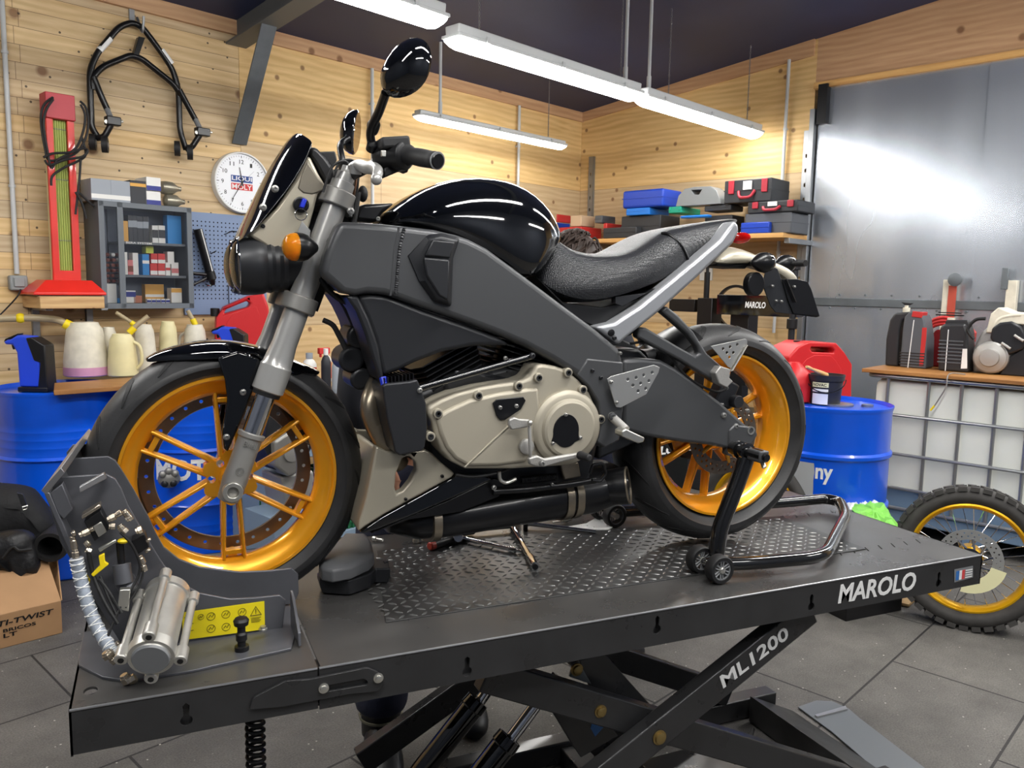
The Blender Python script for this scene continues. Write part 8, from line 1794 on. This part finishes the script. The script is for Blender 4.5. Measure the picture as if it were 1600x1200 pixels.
# spoked wheel
def spoked(c, R_, rr, wd, heading, lean, label, detail=True):
    M = Matrix.Translation(c) @ Matrix.Rotation(heading, 4, 'Z') @ Matrix.Rotation(lean, 4, 'X')
    t = thing('spoked_wheel', label, 'wheel', (0, 0, 0)); t.matrix_world = M; BASE[t.name] = V3()
    hw = wd / 2; pr = [(-hw * .6, rr), (-hw * .9, rr + .02), (-hw, R_ - .045), (-hw * .85, R_ - .018), (-hw * .4, R_ - .004), (hw * .4, R_ - .004), (hw * .85, R_ - .018), (hw, R_ - .045), (hw * .9, rr + .02), (hw * .6, rr)]
    mb = MB(); mb.ringprof((0, 0, 0), (0, 1, 0), pr, 80); ty = mb.build('tyre', 'knob_tyre', t, ang=50)
    if detail:
        for k in range(40):
            a = 2 * PI * k / 40; rot = Matrix.Rotation(-a, 3, 'Y')
            mb = MB()
            for y_, s_ in ((-hw * .72, .3), (hw * .72, -.3)): mb.box(V3((math.cos(a + (.04 if y_ > 0 else 0)) * (R_ - .008), y_, math.sin(a + (.04 if y_ > 0 else 0)) * (R_ - .008))), (.02, hw * .52, .036), rot)
            mb.box(V3((math.cos(a) * (R_ - .002), 0, math.sin(a) * (R_ - .002))), (.012, hw * .5, .034), rot); mb.build('tread_block', 'knob_tyre', ty)
    mb = MB(); mb.ringprof((0, 0, 0), (0, 1, 0), [(-hw * .68, rr + .004), (-hw * .72, rr - .004), (-hw * .6, rr - .012), (-hw * .3, rr - .02), (hw * .3, rr - .02), (hw * .6, rr - .012), (hw * .72, rr - .004), (hw * .68, rr + .004), (hw * .3, rr - .006), (-hw * .3, rr - .006)], 80); mb.build('rim', 'gold_anod', t, ang=40)
    for k in range(32):
        a = 2 * PI * k / 32; b = a + (.34 if (k // 2) % 2 else -.34); s_ = 1 if k % 2 else -1; mb = MB(); mb.tube([(math.cos(b) * .05, s_ * .045, math.sin(b) * .05), (math.cos(a) * (rr - .014), s_ * .012, math.sin(a) * (rr - .014))], .0022, 6); mb.build('spoke', 'chrome', t)
    mb = MB(); mb.lathe((0, -.07, 0), (0, 1, 0), [(0, .03), (.01, .045), (.02, .055), (.12, .055), (.13, .04), (.14, .03)], 28); mb.build('hub', 'gold_anod', t)
    mb = holed_ring((0, -.075, 0), .09, .135, .005, 1, 26, .004, 2); mb.build('brake_disc', 'brushed_ali', t)
    for k in range(10): a = 2 * PI * k / 10; mb = MB(); mb.tube([(math.cos(a) * .05, -.073, math.sin(a) * .05), (math.cos(a + .25) * .095, -.073, math.sin(a + .25) * .095)], .006, 6); mb.build('disc_carrier', 'chrome', t)
    mb = MB(); mb.ringprof((0, -.085, 0), (0, 1, 0), [(0, .052), (.006, .052), (.006, .034), (0, .034)], 40); mb.build('sensor_ring', 'engine_black', t)
    mb = MB(); mb.cyl((0, -.09, 0), (0, -.06, 0), .032); mb.build('bearing', 'black_plastic', t)
    return t
gq = Z(1517, 984, 0)
sw_ = spoked(V3((gq.x + .03, gq.y + .06, .322)), .325, .245, .13, VF.a + R(14), R(-6), 'gold-rimmed spoked wheel with knobbly tyre leaning by the lift end')
P_ = []
for k in range(9): a = R(-100 + 11 * k); P_.append(V3((math.cos(a) * .15, -.084, math.sin(a) * .15)))
for k in range(9): a = R(-12 - 11 * k); P_.append(V3((math.cos(a) * .088, -.084, math.sin(a) * .088)))
mb = MB(); mb.prism(P_, (0, -.002, 0)); mb.build('masking_tape', 'masking', sw_)
g2_ = Z(1195, 895, 0); spoked(V3((g2_.x, g2_.y + .1, .322)), .325, .245, .13, VF.a, R(-6), 'gold-rimmed spoked wheel half hidden in front of the right drum', detail=False)
# green bag and papers behind the lift's end
zg = .44; g0 = Z(1350, 815, zg)
mb = MB(); mb.bb((g0.x - .16, g0.y - .08, 0), (g0.x + .2, g0.y + .12, zg - .03)); single(mb, 'storage_box', 'black_plastic', 'low black crate behind the lift end carrying the green bag', 'box', (g0.x, g0.y, 0), bevel=.004)
def sheetm(pts, name, m, label, cat, z0, amp=.02, sd=1, g=None):
    rnd = random.Random(sd); A = [Z(p[0], p[1], z0) for p in pts]; c = sum(A, V3()) / len(A); A = smooth_path(A, 4, closed=True)
    rings = [[c + (q - c) * k + V3((0, 0, h + amp * rnd.uniform(-.5, .8) * (1 if k > .1 else 0))) for q in A] for k, h in ((1, .0), (1, .012), (.75, .03), (.45, .02), (.15, .03))]
    mb = MB(); mb.ring_loft(rings); return single(mb, name, m, label, cat, tuple(c), group=g, ang=25)
sheetm([(1310, 790), (1328, 778), (1345, 780), (1372, 792), (1368, 806), (1335, 802)], 'crumpled_paper', 'paper', 'crumpled white paper behind the green bag', 'paper', zg - .02, .02, 3)
sheetm([(1332, 797), (1350, 792), (1381, 795), (1392, 808), (1403, 828), (1385, 832), (1350, 818), (1335, 808)], 'plastic_bag', 'bag_green', 'bright green plastic bag lying behind the lift end', 'bag', zg + .012, .02, 5)
# plate on the floor in front of the ramp
mb = MB(); mb.prism([Z(p[0], p[1], .004) for p in ((1247, 1106), (1275, 1096), (1300, 1097), (1325, 1108), (1345, 1125), (1560, 1290), (1480, 1300), (1300, 1145))], (0, 0, .004)); single(mb, 'floor_plate', mat('plate_grey', (112, 116, 120), .45, .3), 'smooth grey plate lying on the floor beside the ramp', 'plate', tuple(Z(1320, 1120, .004)))
mb = MB(); mb.prism([Z(p[0], p[1], .0085) for p in ((1273, 1119), (1277, 1122), (1324, 1110), (1321, 1105))], (0, 0, .006)); single(mb, 'metal_strip', 'brushed_ali', 'short bright metal strip lying on the grey floor plate', 'strip', tuple(Z(1300, 1113, .0085)))
sp_ = [Z(p[0], p[1], .006) for p in ((1395, 938), (1430, 930), (1445, 925), (1420, 948), (1404, 945))]; mb = MB(); mb.prism(sp_, (0, 0, .012)); single(mb, 'wood_scrap', 'rough_timber', 'small wood offcut on the floor under the lift end', 'offcut', tuple(sp_[0]))

# ------------------------------------------------------------------ people
def skin(name, J, E, m, parent, sub=2, root=0):
    """one continuous skin over a skeleton: J = [(point, (rx, ry))], E = edges"""
    me = bpy.data.meshes.new(name); base = BASE[parent.name]; me.from_pydata([V3(j[0]) - base for j in J], E, []); o = bpy.data.objects.new(name, me); COL.objects.link(o); o.parent = parent; BASE[o.name] = base
    me.materials.append(MATS[m]); sk = o.modifiers.new('skin', 'SKIN'); sk.use_smooth_shade = True; sk.use_x_symmetry = False
    if not me.skin_vertices: 
        pass
    for i, j in enumerate(J): r = j[1]; me.skin_vertices[0].data[i].radius = r if isinstance(r, tuple) else (r, r)
    me.skin_vertices[0].data[root].use_root = True
    sb = o.modifiers.new('sub', 'SUBSURF'); sb.levels = sub; sb.render_levels = sub
    return o
def person(p, face, label, feet, lean=V3((0, 0, 0)), hands=None, coat='dark_cloth', hgt=1.76, back=True):
    """standing figure; p: point under the pelvis, face: heading it looks toward, feet: the two foot points"""
    F_ = V3((math.cos(face), math.sin(face), 0)); S_ = V3((F_.y, -F_.x, 0))      # S_: its right-hand side
    p = V3(p); Z_ = V3((0, 0, 1)); t = thing('person', label, 'person', (p.x, p.y, 0))
    k = hgt / 1.76; pel = p + Z_ * .93 * k; che = p + lean * .6 + Z_ * 1.22 * k; nk = p + lean + Z_ * 1.47 * k; hd = nk + F_ * .02 + Z_ * .13 * k
    J = [(pel, .105), (p + lean * .3 + Z_ * 1.08 * k, .105), (che, (.15, .105)), (p + lean * .9 + Z_ * 1.40 * k, (.11, .08)), (nk, .05), (nk + Z_ * .05, .048)]
    E = [(0, 1), (1, 2), (2, 3), (3, 4), (4, 5)]
    legs = []
    for s_, ft in ((1, feet[0]), (-1, feet[1])):
        hip = pel + S_ * .09 * s_ - Z_ * .05; ft = V3(ft); an = ft + Z_ * .09; kn = (hip + an) / 2 + F_ * .03; i0 = len(J)
        J += [(hip, .085), (kn + Z_ * .15, .070), (kn, .056), ((kn + an) / 2 + Z_ * .06 - F_ * .02, .054), (an, .036), (ft + F_ * .07 + Z_ * .045, .034), (ft + F_ * .16 + Z_ * .03, .028)]
        E += [(0, i0)] + [(i0 + q, i0 + q + 1) for q in range(6)]; legs.append((hip, kn, an, ft))
    for n_, s_ in ((0, 1), (1, -1)):
        sh_ = p + lean * .92 + Z_ * 1.40 * k + S_ * .18 * s_; el = sh_ + F_ * .10 - Z_ * .26 + S_ * .05 * s_; ha = V3(hands[n_]) if hands else el + F_ * .22 - Z_ * .06
        wr = ha - (ha - el).normalized() * .09; i0 = len(J)
        J += [(sh_, .052), ((sh_ + el) / 2, .044), (el, .037), ((el + wr) / 2, .034), (wr, .024), (wr + (ha - wr) * .75, (.036, .02))]; E += [(3, i0)] + [(i0 + q, i0 + q + 1) for q in range(5)]
        d = (ha - wr).normalized(); u = d.cross(Z_).normalized(); v_ = d.cross(u)
        for f_ in range(4):
            i1 = len(J); r0 = wr + (ha - wr) * .85 + u * (-.026 + .017 * f_); L_ = (.062, .072, .068, .054)[f_]
            J += [(r0 + d * L_ * .45 + v_ * .006, .009), (r0 + d * L_ * .8 + v_ * .022, .0085), (r0 + d * L_ + v_ * .042, .0075)]; E += [(i0 + 5, i1), (i1, i1 + 1), (i1 + 1, i1 + 2)]
        i1 = len(J); J += [(wr + d * .035 + u * .038, .0105), (wr + d * .068 + u * .05 + v_ * .012, .009)]; E += [(i0 + 4, i1), (i1, i1 + 1)]
    skin('body', J, E, 'skin', t)
    # head: shaped ellipsoid with nose, ears, eyes, mouth
    rot = Matrix.Rotation(face, 3, 'Z'); mb = MB(); mb.sph(hd, .1, 24, (.98, .78, 1.2), rot); mb.sph(hd + F_ * .035 - Z_ * .065, .055, 16, (1, 1, .9), rot); mb.build('head', 'skin', t)
    mb = MB(); mb.sph(hd + F_ * .103 - Z_ * .012, .016, 10, (1, .8, 1.5), rot); mb.build('nose', 'skin', t)
    for s_ in (1, -1):
        mb = MB(); mb.sph(hd + S_ * .079 * s_ - Z_ * .01, .03, 12, (.6, .3, 1), rot); mb.build('ear', 'skin', t)
        mb = MB(); mb.sph(hd + F_ * .086 + S_ * .032 * s_ + Z_ * .014, .011, 10); mb.build('eye', 'white', t)
    mb = MB(); mb.sph(hd + F_ * .09 - Z_ * .055, .02, 10, (.3, 1.1, .3), rot); mb.build('mouth', mat('lips', (170, 96, 88), .5), t)
    # hair: cap of overlapping locks
    mb = MB(); mb.sph(hd - F_ * .012 + Z_ * .022, .108, 24, (1.0, .86, 1.1), rot); hr = mb.build('hair', 'hair', t)
    rnd = random.Random(4)
    mb = MB()
    for i in range(260):
        a = rnd.uniform(0, 2 * PI); el_ = rnd.uniform(.1, 1.45); dvec = (F_ * math.cos(a) * math.cos(el_) + S_ * math.sin(a) * math.cos(el_) * .86 + Z_ * math.sin(el_) * 1.1)
        if dvec.dot(F_) > .55 and el_ < .75: continue
        q0 = hd - F_ * .012 + Z_ * .022 + dvec * .106; tang = (V3((0, 0, -1)) * .7 - F_ * .5 + V3((rnd.uniform(-.5, .5), rnd.uniform(-.5, .5), 0))); tang = (tang - dvec * tang.dot(dvec) * .9)
        mb.tube([q0, q0 + tang * .02 + dvec * .009, q0 + tang * .045 + dvec * .006, q0 + tang * .062 + dvec * .0], [.0035, .005, .004, .001], 5)
    mb.build('locks', 'hair', hr)
    # clothes
    for (hip, kn, an, ft) in legs:
        pass
    J2 = [(pel, .118), (pel + Z_ * .10, .118)]; E2 = [(0, 1)]
    for (hip, kn, an, ft) in legs:
        i0 = len(J2); J2 += [(hip, .105), (kn + Z_ * .15, .098), (kn, .09), ((kn + an) / 2, .098), (an + Z_ * .10, .096), (an + Z_ * .04, .086)]; E2 += [(0, i0)] + [(i0 + q, i0 + q + 1) for q in range(5)]
    skin('trousers', J2, E2, 'navy_cloth', t)
    J3 = [(pel - Z_ * .02, .125), (p + lean * .3 + Z_ * 1.08 * k, .122), (che, (.17, .125)), (p + lean * .9 + Z_ * 1.41 * k, (.125, .095)), (nk - Z_ * .01, .062)]; E3 = [(0, 1), (1, 2), (2, 3), (3, 4)]
    for n_, s_ in ((0, 1), (1, -1)):
        sh_ = p + lean * .92 + Z_ * 1.40 * k + S_ * .18 * s_; el = sh_ + F_ * .10 - Z_ * .26 + S_ * .05 * s_; ha = V3(hands[n_]) if hands else el + F_ * .22 - Z_ * .06; wr = ha - (ha - el).normalized() * .10
        i0 = len(J3); J3 += [(sh_, .068), (el, .052), (wr, .042)]; E3 += [(3, i0), (i0, i0 + 1), (i0 + 1, i0 + 2)]
    skin('jacket', J3, E3, coat, t)
    for (hip, kn, an, ft) in legs:
        mb = MB(); prof = []
        for f_, w_, h_ in ((-.085, .036, .06), (-.07, .050, .10), (0, .058, .15), (.06, .058, .125), (.12, .062, .09), (.18, .060, .072), (.225, .042, .055), (.24, .018, .035)):
            c = ft + F_ * f_ ; prof.append([V3((c.x, c.y, .004)) - S_ * w_, V3((c.x, c.y, .004)) + S_ * w_, V3((c.x, c.y, h_ * .55)) + S_ * w_ * 1.03, V3((c.x, c.y, h_ * .9)) + S_ * w_ * .7, V3((c.x, c.y, h_)), V3((c.x, c.y, h_ * .9)) - S_ * w_ * .7, V3((c.x, c.y, h_ * .55)) - S_ * w_ * 1.03])
        mb.ring_loft(prof); bt = mb.build('boot', 'boot_black', t, ang=60, sub=1)
        mb = MB(); mb.cyl(ft + Z_ * .07, ft + Z_ * .20, .062, .066, n=20); mb.build('shaft', 'boot_black', bt)
        mb = MB(); mb.ringprof(an + Z_ * .035, (0, 0, 1), [(0, .070), (.008, .072), (.008, .066), (0, .066)], 24); mb.build('reflective_hem', 'reflective', t)
        mb = MB(); mb.sph(ft + F_ * .10 + Z_ * .088, .012, 10); mb.build('lace_dial', 'chrome', bt)
    return t
person((.93, 1.06, 0), R(-100), 'person in dark work clothes behind the lift, boots and trousers visible under the deck', [(.79, .93, 0), (1.14, 1.10, 0)], lean=V3((.02, -.04, 0)), hands=[(.84, .93, .90), (1.06, .93, .92)])
person((1.77, 1.30, 0), R(20), 'person with short dark brown hair, only the head showing above the motorcycle seat', [(1.76, 1.16, 0), (1.86, 1.40, 0)], lean=V3((-.13, -.03, 0)), hgt=1.75)
